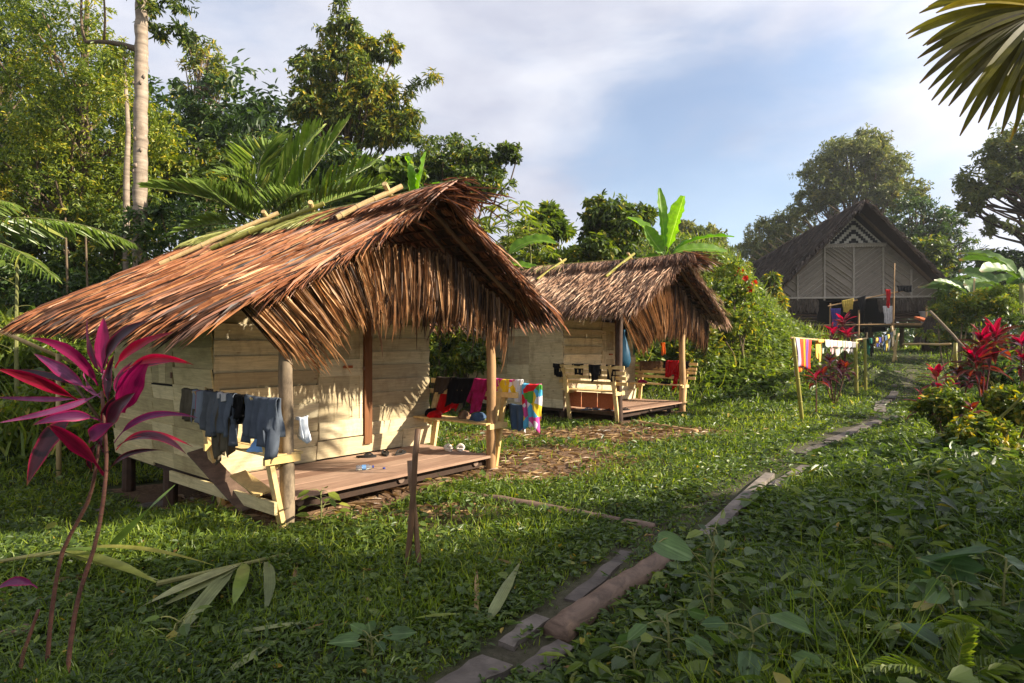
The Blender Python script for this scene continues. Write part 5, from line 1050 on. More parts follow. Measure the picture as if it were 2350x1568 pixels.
# trees beyond the frame on the sunny side: they throw the shade that lies over the yard
SH = 'shade trees on the sunny side of the yard'
for i, (x, y, h, r_, n, lab) in enumerate([(12.0, -3.4, 11.5, 3.6, 130, 'dense shade tree beside the yard, behind the viewer'), (12.5, .4, 9.3, 2.9, 140, 'dense shade tree beside the yard, abreast of the viewer'), (13.0, 3.3, 7.2, 2.1, 90, 'lower shade tree next to the fan palm'), (9.2, -7.2, 10.0, 3.0, 70, 'shade tree furthest behind the viewer')]):
    tree('shade_tree', lab, 'tree', hp(x, y), np.array([x, y, h*.8]), .22, [(x, y, h*.66, r_, r_, h*.30), (x, y+.2, h*.36, r_*.9, r_*.9, h*.28)], (n, n//2), 9, 8, .26, .14, 'leaf_forest', 'bark_brown', 200+i, SH, limbs=14)

# woods far beyond the long house: one mass that reads as a whole
rng = np.random.default_rng(31); mb = MB(); q = 420
C = np.stack([rng.uniform(-14, 95, q), rng.uniform(66, 92, q), np.zeros(q)], 1); C[:, 2] = 1.2+rng.uniform(0, 1, q)*np.interp(C[:, 0], [-14, 10, 30, 60, 95], [9, 6, 6, 9, 12])
sprays(mb, C, np.tile([2.6, 2.6, 1.9], (q, 1)), 9, 8, .62, .3, rng, LEAF, .3, hue=.35); tag(mb.build('far_forest', MATS['leaf_olive']), 'far hazy woods beyond the long house', 'forest', kind='stuff')
mb = MB(); q = 130; C = np.stack([rng.uniform(11, 48, q), rng.uniform(50, 58, q), np.zeros(q)], 1); C[:, 0] += (C[:, 0] > 17)*6; C[:, 2] = 1.4+rng.uniform(0, 2.6, q)
sprays(mb, C, np.tile([1.6, 1.6, 1.2], (q, 1)), 9, 8, .4, .2, rng, LEAF, .3, hue=.35); tag(mb.build('thicket', MATS['leaf_deep']), 'dark thicket behind and under the long house', 'thicket', kind='stuff')
# ------------------------------------------------------------------ ground cover: grass and low herbs (nobody could count them)
def gp(u, v, dz=0.0):      # the ground point the photograph shows at (u, v): flat yard
    Y = (EYE-dz)*1377/(v-795); return np.array([(u-1175)/1377*Y, Y, dz+float(H((u-1175)/1377*Y, Y))])
SEG = [(gp(*a), gp(*b), w_) for a, b, w_ in [((1275, 1462), (1400, 1372), .11), ((1400, 1372), (1530, 1290), .11), ((1010, 1600), (1145, 1505), .13), ((1155, 1475), (1240, 1420), .09), ((1300, 1390), (1440, 1275), .1), ((1205, 1528), (1300, 1478), .09), ((975, 1122), (1500, 1216), .07), ((1612, 1222), (1768, 1086), .11), ((1650, 1210), (1722, 1140), .08), ((1775, 1118), (1850, 1066), .13), ((1838, 1042), (1905, 1010), .13), ((1905, 1008), (2020, 962), .16), ((2036, 962), (2066, 952), .16)]]
def on_timber(x, y):
    r = np.zeros(np.shape(x), bool)
    for a, b, w_ in SEG:
        d = (b-a)[:2]; t = np.clip(((x-a[0])*d[0]+(y-a[1])*d[1])/(d@d), 0, 1); r |= np.hypot(x-a[0]-t*d[0], y-a[1]-t*d[1]) < w_
    return r
def px_at(y): return np.interp(y, PATH[:, 1], PATH[:, 0])
def veg_h(x, y):
    pd = path_d(x, y); side = ss(x-px_at(y), .35, 1.3)*(1-ss(y, 7.0, 11))
    h = .055+.05*ss(pd, .3, 1.2)+.24*side*ss(x-px_at(y), .3, 2.0)
    h = h+.28*ss(y, 15.5, 18)*(1-ss(path_d(x, y), 1.2, .4)*0)*(1-ss(x-.2*(y-15), 7.5, 10.5))*ss(x, 2.0, 4.5)
    h = h+.20*ss(-x, 4.5, 7.0)*ss(y, 8, 10)
    h = h+.25*ss(x-px_at(y), 1.0, 3)*ss(y, 11, 14)
    return h*(.75+.5*np.sin(2.3*x+.4*y)*np.sin(1.9*y-.8*x)*.5+.12)
def sample(rng, n, y0, y1, p=1.0):
    u = rng.random(n); y = np.exp(np.log(y0)+(np.log(y1)-np.log(y0))*u) if p == 1 else (y0**(1-p)+(y1**(1-p)-y0**(1-p))*u)**(1/(1-p))
    x = (rng.random(n)*2-1)*(.93*y+1.0); pt = np.clip(path_d(x, y)/.24, 0, 1)**1.6; keep = (rng.random(n) > bare(x, y)*.97) & ~in_hut(x, y, -.2) & ~on_timber(x, y) & (rng.random(n) < .45+.55*pt)
    return x[keep], y[keep]
def patch(x, y, s=1.0): return .5+.5*np.sin(1.7*x*s+.6*np.sin(2.3*y*s))*np.sin(1.9*y*s+.8*np.sin(1.3*x*s))
rng = np.random.default_rng(2024)
mb = MB(); x, y = sample(rng, 84000, 2.0, 30, 1.15); m_ = rng.random(len(x)) < .35+.65*patch(x, y, 1.4); x, y = x[m_], y[m_]; n = len(x); k = 4
hh = veg_h(x, y)*rng.uniform(.35, 1.15, n); sz = np.clip(.021+.0046*y, .026, .085)*(1+1.1*ss(veg_h(x, y), .12, .35))*rng.uniform(.6, 1.35, n)
az = rng.uniform(0, 2*PI, (n, k))+np.arange(k)*1.6; sp = sz[:, None]*rng.uniform(.2, 1.0, (n, k)); lv = rng.random((n, k))
P = np.stack([x[:, None]+sp*np.cos(az), y[:, None]+sp*np.sin(az), (H(x, y))[:, None]+.012+hh[:, None]*(.35+.65*lv)], -1).reshape(-1, 3)
D = np.stack([np.cos(az), np.sin(az), rng.normal(.05, .35, (n, k))], -1).reshape(-1, 3); U = rng.normal(0, .38, P.shape)+[0, 0, 1]
hs_ = rng.random(n) < .3*patch(x+3, y, .8); rnd = np.clip((.42+.25*(patch(x, y, .5)-.5))[:, None]+rng.normal(0, .17, (n, k)), 0, 1).ravel(); dead = rng.random(n*k) < .006; rnd[dead] = 1
S_ = np.repeat(sz, k)*rng.uniform(.7, 1.2, n*k); hk = np.repeat(hs_, k)
leaves(mb, P[hk], D[hk], U[hk], S_[hk]*1.25, S_[hk]*1.0, HEART, rnd[hk]); leaves(mb, P[~hk], D[~hk], U[~hk], S_[~hk]*1.35, S_[~hk]*.52, LEAF, rnd[~hk])
tag(mb.build('ground_herbs', MATS['herb_green']), 'low broad leaved herbs spread over the yard and the bank', 'herbs', kind='stuff')
mb = MB(); x, y = sample(rng, 200000, 2.0, 34, 1.1); wgt = .25+.75*ss(1-patch(x, y, 1.1), .2, .8); wgt = np.maximum(wgt, ss(y, 7, 10)*.9); m_ = rng.random(len(x)) < wgt; x, y = x[m_], y[m_]; n = len(x)
v = veg_h(x, y); L = (.045+v*.95)*rng.uniform(.5, 1.35, n)*(1-.5*(1-ss(path_d(x, y), .2, .7))); tl = rng.random(n) < .03; L[tl] *= 1.7
P = np.stack([x, y, H(x, y)-.005], 1); D = np.stack([rng.normal(0, .5, n), rng.normal(0, .5, n), np.ones(n)], 1); U = np.stack([rng.normal(0, 1, n), rng.normal(0, 1, n), np.full(n, .2)], 1)
leaves(mb, P, D, U, L, np.clip(.0035+.0011*y, .005, .022)*rng.uniform(.7, 1.5, n), BLADE, np.clip(.42+.3*(patch(x, y, .45)-.5)+.08*ss(y, 8, 14)+rng.normal(0, .17, n), 0, 1))  # blades further back tinted brighter and yellower as sunlit lawn
tag(mb.build('grass', MATS['grass_green']), 'short green grass covering the yard and the path edges', 'grass', kind='stuff')
# taller broad leaved weeds in the corner right of the path
mb = MB(); x, y = sample(rng, 6500, 1.9, 11, 1.5); m_ = (x-px_at(y) > .45) & (rng.random(len(x)) < .25+.75*patch(x, y, 1.7)); x, y = x[m_], y[m_]; n = len(x); k = 6
hh = (.12+.30*ss(x-px_at(y), .4, 2.2))*rng.uniform(.5, 1.2, n)*(1-.5*ss(y, 7, 10)); sz = rng.uniform(.035, .095, n)*(1+.04*y); az = rng.uniform(0, 2*PI, (n, 1))+np.arange(k)*2.4; lv = (np.arange(k)+.5)/k; sp = sz[:, None]*rng.uniform(.3, .9, (n, k))
P = np.stack([x[:, None]+sp*np.cos(az), y[:, None]+sp*np.sin(az), H(x, y)[:, None]+hh[:, None]*(.25+.75*lv[None])], -1).reshape(-1, 3); D = np.stack([np.cos(az), np.sin(az), rng.normal(-.1, .35, (n, k))], -1).reshape(-1, 3); U = rng.normal(0, .35, P.shape)+[0, -.1, 1]
S_ = np.repeat(sz, k)*rng.uniform(.7, 1.2, n*k); rr = np.clip(np.repeat(rng.normal(.4, .2, n), k)+rng.normal(0, .14, n*k), 0, .97); hk = np.repeat(rng.random(n) < .3, k)
leaves(mb, P[hk], D[hk], U[hk], S_[hk]*1.2, S_[hk], HEART, rr[hk]); leaves(mb, P[~hk], D[~hk], U[~hk], S_[~hk]*1.6, S_[~hk]*.42, LEAF, rr[~hk])
for i in range(0, n): 
    a = np.array([x[i], y[i], float(H(x[i], y[i]))]); mb.add(np.array([a, a+[.004, 0, 0], a+[.003, 0, hh[i]], a+[0, 0, hh[i]]]), np.array([[0, 1, 2, 3]]), .2)
tag(mb.build('weeds', MATS['herb_green']), 'tall broad leaved weeds right of the path', 'weeds', kind='stuff')
# vines and larger leaves over the bank by the second hut
mb = MB(); n = 15000; x = rng.uniform(2.2, 12.5, n); y = rng.uniform(14.8, 25, n); w_ = (H(x, y) > .35)*(path_d(x, y) > 1.3); q = ss(H(x, y), .25, .9)*(path_d(x, y) > 1.5)*~in_hut(x, y); m_ = rng.random(n) < q*(.4+.6*patch(x, y, 1.2)); x, y = x[m_], y[m_]; n = len(x); k = 5
az = rng.uniform(0, 2*PI, (n, k)); P = np.stack([x[:, None]+rng.normal(0, .14, (n, k)), y[:, None]+rng.normal(0, .14, (n, k)), H(x, y)[:, None]+(.12+.45*rng.random((n, k))*patch(x, y, .9)[:, None]+.1)], -1).reshape(-1, 3)
leaves(mb, P, np.stack([np.cos(az), np.sin(az)-.3, np.full((n, k), -.3)], -1).reshape(-1, 3), rng.normal(0, .4, P.shape)+[.1, -.45, 1], rng.uniform(.09, .19, n*k), rng.uniform(.07, .15, n*k), HEART, np.clip(np.repeat(.35+.3*patch(x, y, .6), k)+rng.normal(0, .18, n*k), 0, 1))
tag(mb.build('bank_vines', MATS['leaf_bright']), 'creeping heart leaved vines covering the bank', 'vines', kind='stuff')
mb = MB(); n = 16000; x = rng.uniform(2.2, 13, n); y = rng.uniform(14.8, 26, n); q = ss(H(x, y), .2, .8)*(path_d(x, y) > 1.3)*~in_hut(x, y); m_ = rng.random(n) < q*(.15+.85*ss(patch(x+1.3, y, 1.5), .45, .9)); x, y = x[m_], y[m_]; n = len(x)
leaves(mb, np.stack([x, y, H(x, y)], 1), np.stack([rng.normal(0, .35, n), rng.normal(0, .35, n), np.ones(n)], 1), rng.normal(0, 1, (n, 3)), rng.uniform(.35, 1.05, n), rng.uniform(.012, .03, n), BLADE, np.clip(rng.normal(.6, .22, n), 0, 1)); tag(mb.build('bank_grass', MATS['grass_green']), 'tall wild grass growing through the vines of the bank', 'grass', kind='stuff')
# dead straw, chips and bits of leaf on the trodden earth
mb = MB(); n = 14000; x = rng.uniform(-4.5, 5, n); y = rng.uniform(4.6, 12.6, n); m_ = rng.random(n) < bare(x, y)*.8; x, y = x[m_], y[m_]; n = len(x); a = rng.normal(.7, .9, n)
leaves(mb, np.stack([x, y, H(x, y)+.012+.02*rng.random(n)], 1), np.stack([np.cos(a), np.sin(a), rng.normal(0, .08, n)], 1), rng.normal(0, .25, (n, 3))+[0, 0, 1], rng.uniform(.06, .38, n)**1.2, rng.uniform(.008, .03, n), NARROW, rng.random(n))
n = 85; x = np.concatenate([rng.uniform(-3.4, -.6, 60), rng.uniform(-.5, 5, 25)]); y = rng.uniform(2.6, 6.2, n); a = rng.uniform(0, 2*PI, n)
leaves(mb, np.stack([x, y, H(x, y)+rng.uniform(.02, .06, n)], 1), np.stack([np.cos(a), np.sin(a), rng.normal(0, .2, n)], 1), rng.normal(0, .35, (n, 3))+[0, -.2, 1], rng.uniform(.05, .2, n), rng.uniform(.01, .03, n), LEAF, rng.random(n))
tag(mb.build('straw_litter', MATS['leaf_dead']), 'dry straw and leaf scraps on the trodden earth', 'litter', kind='stuff')
# ------------------------------------------------------------------ path timbers and logs
def log(label, pts, r, mat, seed, sx=1.0, name='path_log', cat='log', group='worn timbers of the path', flat=1.0, n=14):
    rg = np.random.default_rng(seed); pts = np.asarray(pts, float); k = 16; jt = .05 if flat < 1 else .03; t = np.linspace(0, 1, k); P = np.stack([np.interp(t, np.linspace(0, 1, len(pts)), pts[:, i]) for i in range(3)], 1)
    P[1:-1] += rg.normal(0, r*.06, (k-2, 3)); m = MB(); tube(m, P, r*(1+rg.normal(0, .02, k)+.03*np.sin(t*7+seed)), n, rg.random(), True, jt, rg); o = np.array(P[0])
    V = m.V[0]; c = np.repeat(P, n, 0); V[:, 2] = c[:, 2]+(V[:, 2]-c[:, 2])*flat; return tag(m.build(name, MATS[mat], None, o, True), label, cat, group)
log('thick round brown log lying along the path in front of the big leaved plant', [gp(1275, 1462, .015), gp(1400, 1372, .02), gp(1530, 1290, .0)], .085, 'log_brown', 1)
log('long thin log lying from the front hut porch towards the path', [gp(975, 1122, .02), gp(1150, 1152, .02), gp(1330, 1185, .01), gp(1500, 1216, .0)], .062, 'log_brown', 5, name='fallen_log', group='logs in the yard')
log('thin bamboo like log lying on the earth before the second porch', [gp(1450, 972, .02), gp(1600, 990, .02)], .05, 'post_tan', 6, name='fallen_log', group='logs in the yard')
log('log along the foot of the front hut side wall', [gp(200, 1105, .02), gp(400, 1082, .02)], .05, 'plank_grey', 7, name='fallen_log', group='logs in the yard')
def plank(label, a, b, wd, th, mat, seed):
    rg = np.random.default_rng(seed); m = MB(); k = 15; P = np.asarray(a)+(np.asarray(b)-np.asarray(a))*np.linspace(0, 1, k)[:, None]; d = nrm(np.asarray(b)-np.asarray(a)); s = nrm(np.cross(d, [0, 0, 1.0])); q_ = lambda sd_: np.interp(np.linspace(0, 1, k), np.linspace(0, 1, 6), rg.normal(0, sd_, 6)); w1 = wd/2*(1+q_(.10)); w2 = wd/2*(1+q_(.10)); z = q_(.006)
    V = np.stack([P+s*w1[:, None]+np.outer(z, [0, 0, 1]), P-s*w2[:, None]+np.outer(z, [0, 0, 1]), P-s*w2[:, None]-[0, 0, th], P+s*w1[:, None]-[0, 0, th]], 1); i = np.arange(k-1)[:, None]*4; j = np.arange(4)[None]; jn = (j+1) % 4
    m.add(V.reshape(-1, 3), [np.stack([i+j, i+4+j, i+4+jn, i+jn], -1).reshape(-1, 4), np.array([[0, 1, 2, 3]]), np.array([[3, 2, 1, 0]])+(k-1)*4], rg.random()); return tag(m.build('path_plank', MATS[mat], None, P[0]), label, 'plank', 'worn timbers of the path')
plank('broad weathered grey timber end at the near end of the path', gp(1000, 1615, .045), gp(1140, 1508, .04), .19, .1, 'plank_grey', 2)
plank('flat grey sleeper sunk in the grass left of the round brown log', gp(1158, 1472, .03), gp(1245, 1418, .03), .11, .06, 'plank_grey', 3)
plank('muddy worn plank in the trodden strip beside the round brown log', gp(1310, 1384, .012), gp(1440, 1275, .012), .10, .05, 'plank_grey', 4)
plank('half buried grey slab just below the end of the round brown log', gp(1210, 1526, .02), gp(1300, 1478, .02), .12, .05, 'plank_grey', 12)
plank('long sawn grey beam of the path next to a split one, in the shade edge', gp(1612, 1222, .05), gp(1768, 1086, .05), 0.107, .1, 'plank_grey', 21)
plank('split companion beam right beside the long sawn beam', gp(1650, 1210, .04), gp(1722, 1140, .04), 0.082, .08, 'plank_grey', 22)
plank('short lit plank bridging the trodden bend of the path', gp(1775, 1118, .03), gp(1850, 1066, .03), 0.131, .06, 'plank_grey', 23)
plank('narrow worn plank where the path passes the dark tuft', gp(1838, 1042, .04), gp(1905, 1010, .04), 0.123, .06, 'plank_grey', 24)
plank('cracked plank of the path nearest the laundry post', gp(1905, 1008, .05), gp(2020, 962, .05), 0.164, .06, 'plank_grey', 25)
plank('last plank before the red leaved plants', gp(2036, 962, .05), gp(2066, 952, .05), 0.131, .06, 'plank_grey', 26)
for i, (a, b, lab) in enumerate([((8.95, 14.6), (10.2, 16.6), 'sunlit plank at the bend beyond the red leaved plant'), ((10.3, 16.8), (11.4, 18.2), 'narrow plank climbing past the tall crimson plant'), ((11.6, 18.4), (12.9, 20.2), 'far plank below the laundry end sticks'), ((13.2, 20.8), (15.0, 23.4), 'farthest plank in the grass before the long house')]):
    plank(lab, hp(*a, .05), hp(*b, .05), 0.230, .06, 'plank_grey', 30+i)
# ------------------------------------------------------------------ the pink leaved plant in front
def hero():
    rng = np.random.default_rng(7); Y0 = 2.9; Z = lambda x, y, dy=0: W(x*.4098, 504.9+y*.4098, Y0+dy)
    base = np.array([-2.22, 2.95, float(H(-2.22, 2.95))]); t = thing('cordyline_plant', 'tall plant with long magenta and maroon leaves right in front of the first hut', 'plant', base, 0, 'red leaved plants')
    a = Z(600, 1400); lw_ = lambda px: px*.4098*Y0/1377
    for pts, r in (([Z(570, 960), Z(590, 1200), a, W(225, 1240, 2.9), W(180, 1360, 2.88), W(158, 1490, 2.86), W(150, 1640, 2.86)], .0095), ([Z(555, 1260), Z(540, 1380), W(205, 1150, 2.95), W(140, 1265, 2.98), W(118, 1400, 2.98), W(105, 1560, 2.98)], .009), ([W(88, 1400, 2.9), W(50, 1510, 2.9), W(40, 1620, 2.9)], .009)):
        P = np.asarray(pts); k = 16; q = np.linspace(0, len(P)-1, k); i = np.minimum(q.astype(int), len(P)-2); f = (q-i)[:, None]; C = P[i]*(1-f)+P[i+1]*f
        C[1:-1] = (C[:-2]+2*C[1:-1]+C[2:])/4; m = MB(); rr = np.linspace(r*.8, r*1.15, k); tube(m, C, rr*(1+.06*np.sin(np.arange(k)*2.3)), 9, .35); 
        for j in range(5, k-1):
            for g in (.25, .6, .9): c = C[j]*(1-g)+C[j+1]*g; e = nrm(C[j+1]-C[j]); tube(m, [c-e*.002, c+e*.002], rr[j]*1.12, 8, .1)
        m.build('stem', MATS['stem_cordyline'], t, base, True)
    LV = [((572, 860), (585, 690), (580, 538), 100, 'p', .02), ((555, 850), (490, 700), (489, 538), 64, 'p', .05), ((580, 830), (620, 640), (832, 563), 84, 'd', -.05), ((645, 830), (700, 700), (975, 628), 66, 'r', -.1), ((690, 850), (850, 720), (1086, 812), 58, 'r', -.12), ((700, 840), (880, 790), (960, 795), 40, 'd', .05),
          ((550, 930), (440, 690), (165, 660), 74, 'p', -.08), ((500, 960), (380, 850), (188, 748), 84, 'v', .05), ((470, 1030), (240, 880), (-20, 835), 88, 'r', -.15), ((520, 960), (300, 850), (40, 840), 44, 'd', .1), ((560, 970), (420, 1060), (-30, 1140), 46, 'v', -.1),
          ((690, 1080), (720, 900), (842, 765), 150, 'p', -.04), ((610, 1060), (590, 880), (640, 752), 66, 'd', .04), ((655, 980), (670, 880), (745, 790), 80, 'p', .03), ((590, 1200), (640, 1060), (755, 970), 125, 'd', -.08), ((560, 1180), (620, 1060), (650, 985), 80, 'd', .0),
          ((560, 1120), (400, 1060), (180, 1150), 72, 'v', -.18), ((500, 1250), (520, 1180), (640, 1135), 95, 'v', -.1), ((585, 1430), (430, 1190), (265, 1150), 130, 'r2', -.16), ((440, 1090), (250, 1180), (150, 1490), 112, 'd', -.12), ((560, 1230), (470, 1330), (520, 1410), 50, 'd', .08),
          ((640, 1250), (780, 1020), (1108, 1108), 46, 'v', -.14), ((650, 1290), (780, 1110), (1086, 1275), 40, 'r', -.12), ((655, 1270), (860, 1130), (1045, 1315), 58, 'd', -.18), ((605, 1410), (690, 1270), (908, 1290), 34, 'd', -.1), ((570, 1000), (480, 930), (470, 850), 70, 'v', .12), ((600, 900), (560, 860), (600, 845), 50, 'v', .1),
          ((580, 1300), (540, 1180), (590, 1110), 60, 'd', .04), ((690, 1020), (680, 900), (720, 830), 90, 'd', .06), ((480, 1000), (250, 1010), (-60, 990), 36, 'v', .12), ((210*1, 2060), (110, 1980), (-20, 2070), 60, 'v', -.05)]
    mm = {'p': 'cordyline_pink', 'd': 'cordyline_dark', 'r': 'cordyline_red', 'v': 'cordyline_violet', 'r2': 'cordyline_maroon'}
    for (b, c, e, wd, k, dy) in LV:
        m = MB(); up = k == 'p'; face = np.array([rng.normal(0, .35), -1.0, rng.normal(.25, .3)]); lance(m, bez(Z(*b), Z(c[0], c[1], dy*.6), Z(e[0], e[1], dy), 26), lw_(wd)*.84, rng, rng.random(), face, .16, rng.normal(.2, .35), .06 if up else .16)
        m.build('leaf', MATS[mm[k]], t, base, True)
leaf_mat('cordyline_violet', [(0, G(88, 40, 74)), (.5, G(116, 52, 94)), (1, G(140, 80, 118))], trans=.3, edge=G(168, 24, 84), edge_from=.6, rough=.28, streak=.35, tip=lin(92, 58, 40))
leaf_mat('cordyline_maroon', [(0, G(92, 18, 40)), (1, G(120, 28, 52))], trans=.35, edge=G(160, 18, 62), edge_from=.5, rough=.32, streak=.35, tip=lin(92, 58, 40))
hero()

# ------------------------------------------------------------------ clothes
for nm, c, c2 in (('olive', G(104, 96, 80), None), ('greyblue', G(132, 140, 152), G(112, 120, 132)), ('slate', G(104, 108, 114), None), ('navy', G(98, 106, 118), None), ('black', G(28, 27, 28), None), ('brown', G(84, 72, 62), None), ('red', G(206, 20, 26), None), ('maroon', G(140, 24, 58), G(190, 40, 110)), ('denim', G(74, 96, 124), None), ('tan', G(140, 112, 84), G(104, 80, 60)),
                 ('green', G(70, 128, 104), G(44, 84, 72)), ('orange', G(232, 110, 30), None), ('yellow', G(222, 190, 92), None), ('mint', G(204, 216, 196), None), ('cream', G(232, 222, 198), None), ('pink', G(226, 186, 184), None), ('white', G(226, 222, 220), None), ('grey', G(156, 152, 152), None), ('blue', G(64, 66, 150), None), ('mustard', G(226, 168, 50), G(240, 204, 120)), ('teal', G(48, 110, 88), None), ('purple', G(84, 74, 150), None)):
    cloth('cloth_'+nm, c, c2, amt=.3)
cloth('cloth_redstripe', G(132, 140, 152), None, stripes=[(0, G(132, 140, 152)), (.30, G(168, 26, 42)), (.40, G(132, 140, 152))])
def patch_cloth(name, cols, sc, seed):
    m, t = newmat(name); v = N('ShaderNodeTexVoronoi', t); v.inputs['Scale'].default_value = 1.0; mp_ = objvec(t, (sc, sc, sc)); t.links.new(mp_, v.inputs['Vector']); s_ = N('ShaderNodeSeparateColor', t); t.links.new(v.outputs['Color'], s_.inputs[0])
    r = ramp(t, [(k/len(cols), c) for k, c in enumerate(cols)]); r.color_ramp.interpolation = 'CONSTANT'; t.links.new(s_.outputs[seed], r.inputs[0]); surf(t, r.outputs[0], .85, .12, .15); MATS[name] = m
patch_cloth('cloth_towel', [G(224, 220, 222), G(214, 60, 140), G(230, 226, 226), G(236, 200, 50), G(226, 222, 222)], 6.5, 0)
patch_cloth('cloth_towel_side', [G(212, 40, 46), G(236, 200, 60), G(228, 220, 226), G(92, 176, 216), G(212, 80, 150), G(90, 160, 70)], 8, 1)
cloth('cloth_sarong', G(220, 90, 60), None, stripes=[(0, G(176, 178, 204)), (.2, G(224, 74, 44)), (.46, G(240, 170, 40)), (.56, G(224, 74, 44)), (.64, G(96, 80, 160)), (.78, G(224, 66, 50))])
cloth('cloth_print', G(206, 214, 196), G(120, 150, 120), 60)
def drape(name, label, cat, P0, P1, out, Lf, Lb, mat, seed, group, legs=False, taper=.12, amp=.055, sag=.01, lift=.03, slant=0.0):
    rng = np.random.default_rng(seed); P0 = np.asarray(P0, float); P1 = np.asarray(P1, float); out = np.asarray(out, float); wd = np.linalg.norm(P1-P0); n = max(10, int(wd/.022)); m = 26
    s = np.linspace(0, 1, n); tt = np.linspace(-Lf, Lb, m); V = np.zeros((m, n, 3)); ph = rng.uniform(0, 6, 4); kf = rng.uniform(2.2, 3.6)*max(wd, .2)/.35
    jf = 1+.10*np.sin(s*5+ph[0])+.05*np.sin(s*11+ph[3])+rng.normal(0, .015, n); jb = 1+.07*np.sin(s*4+ph[1])
    shirt = name in ('shirt', 'dress', 'garment') and wd > .16
    if shirt: jf = jf*np.where((s < .14) | (s > .86), rng.uniform(.7, 1.15), .9)
    for i, q in enumerate(tt):
        L = Lf*jf if q < 0 else Lb*jb; dn = np.abs(q)/(Lf if q < 0 else Lb)*L; dn = np.where(dn < .03, 0, dn-.03); r = np.clip(abs(q)/.03, 0, 1)
        f = np.clip(dn/.25, .25, 1); off = (1 if q < 0 else -1)*(.018+.012)*math.sin(min(1, r)*PI/2)+f*amp*(np.sin(s*2*PI*kf+ph[2]+.8*q*4)+.5*np.sin(s*2*PI*kf*2.1+ph[3]+q*6))*(1 if q < 0 else -1)*.6
        sc = .5+(s-.5)*(1-taper*np.clip(dn/.3, 0, 1.6)+.03*np.sin(dn*9+ph[0])); off = off+(slant*dn if q < 0 else 0); V[i] = P0+(P1-P0)*sc[:, None]+out*off[:, None]; V[i, :, 2] += lift*(1-r*.6)-dn-sag*np.sin(s*PI)
    F = []
    for i in range(m-1):
        for j in range(n-1):
            if shirt and tt[i] < -Lf*.6 and (abs((j+.5)/(n-1)-.14) < .55/n or abs((j+.5)/(n-1)-.86) < .55/n): continue
            if legs and tt[i] < -Lf*.35 and abs((j+.5)/(n-1)-.5) < .035+.05*(-tt[i]/Lf-.35): continue
            F.append([i*n+j, i*n+j+1, (i+1)*n+j+1, (i+1)*n+j])
    T = np.zeros((m, n, 3)); T[..., 0] = s[None]; mb = MB(); mb.add(V.reshape(-1, 3), np.array(F), T.reshape(-1, 3)); o = (P0+P1)/2; ob = mb.build(name, MATS[mat], None, o, True)
    md = ob.modifiers.new('thick', 'SOLIDIFY'); md.thickness = .006; return tag(ob, label, cat, group)
G1 = 'clothes over the bench rail beside the porch of the front hut'; G2 = 'clothes over the far bench of the front hut'
A1 = np.array([H1A[0], H1A[1], 0]); r1 = .20+.42+.06+.46+.035
for i, (n_, lab, cat, y0, y1, Lf, Lb, mat, legs, x) in enumerate([
    ('shorts', 'dark olive shorts hung at the end of the rail next to the magenta plant', 'shorts', .14, -.13, .33, .3, 'olive', False, -.235), ('shirt', 'pale grey blue shirt with a narrow red stripe on the rail', 'shirt', -.12, -.36, .44, .3, 'redstripe', False, -.235), ('trousers', 'slate grey trousers hanging in folds over the middle of the rail', 'trousers', -.36, -.74, .43, .35, 'slate', False, -.24),
    ('trousers', 'brown olive trousers with two legs hanging lowest of all', 'trousers', -.55, -.95, .66, .3, 'olive', True, -.215), ('shirt', 'blue grey shirt with long hanging sleeves near the middle of the rail', 'shirt', -.66, -1.04, .46, .3, 'navy', False, -.245), ('cloth', 'white cloth edge folded over the blue grey shirt', 'cloth', -.74, -.9, .09, .2, 'white', False, -.26), ('shirt', 'black shirt bunched between the two blue ones', 'shirt', -1.0, -1.22, .28, .3, 'black', False, -.235), ('shirt', 'dark slate blue shirt spread over the rail end by the mottled porch post', 'shirt', -1.2, -1.8, .46, .35, 'navy', False, -.24)]):
    drape(n_, lab, cat, hl(H1O, H1A, (x, y0, r1)), hl(H1O, H1A, (x, y1, r1)), -A1, Lf, Lb, 'cloth_'+mat, 300+i, G1, legs, amp=.075)
for i, (n_, lab, cat, y0, y1, z, Lf, Lb, mat, x) in enumerate([
    ('shirt', 'brown shirt at the wall end of the far bench rail', 'shirt', -.08, -.42, r1, .26, .3, 'brown', 3.285), ('trousers', 'black trousers draped over the middle of the far bench rail', 'trousers', -.40, -.86, r1, .40, .3, 'black', 3.285), ('shorts', 'bright red shorts hanging below the brown shirt', 'shorts', -.22, -.66, r1-.20, .30, .1, 'red', 3.27), ('dress', 'maroon and pink dress hanging behind the tan porch post', 'dress', -.86, -1.16, r1, .50, .3, 'maroon', 3.285), ('towel', 'colourful towel with pink white and yellow parts over the rail end', 'towel', -1.22, -1.72, r1+.01, .30, .3, 'towel', 3.29), ('towel', 'red and sky blue towel corner hanging past the rail end', 'towel', -1.74, -2.02, r1-.04, .62, .5, 'towel_side', 3.30), ('jeans', 'blue denim trousers hanging under the towel', 'jeans', -1.5, -1.8, r1-.33, .34, .1, 'denim', 3.31)]):
    drape(n_, lab, cat, hl(H1O, H1A, (x, y0, z)), hl(H1O, H1A, (x, y1, z)), -A1, Lf, Lb, 'cloth_'+mat, 330+i, G2, False, slant=.36 if y1 > -1.3 else 0)
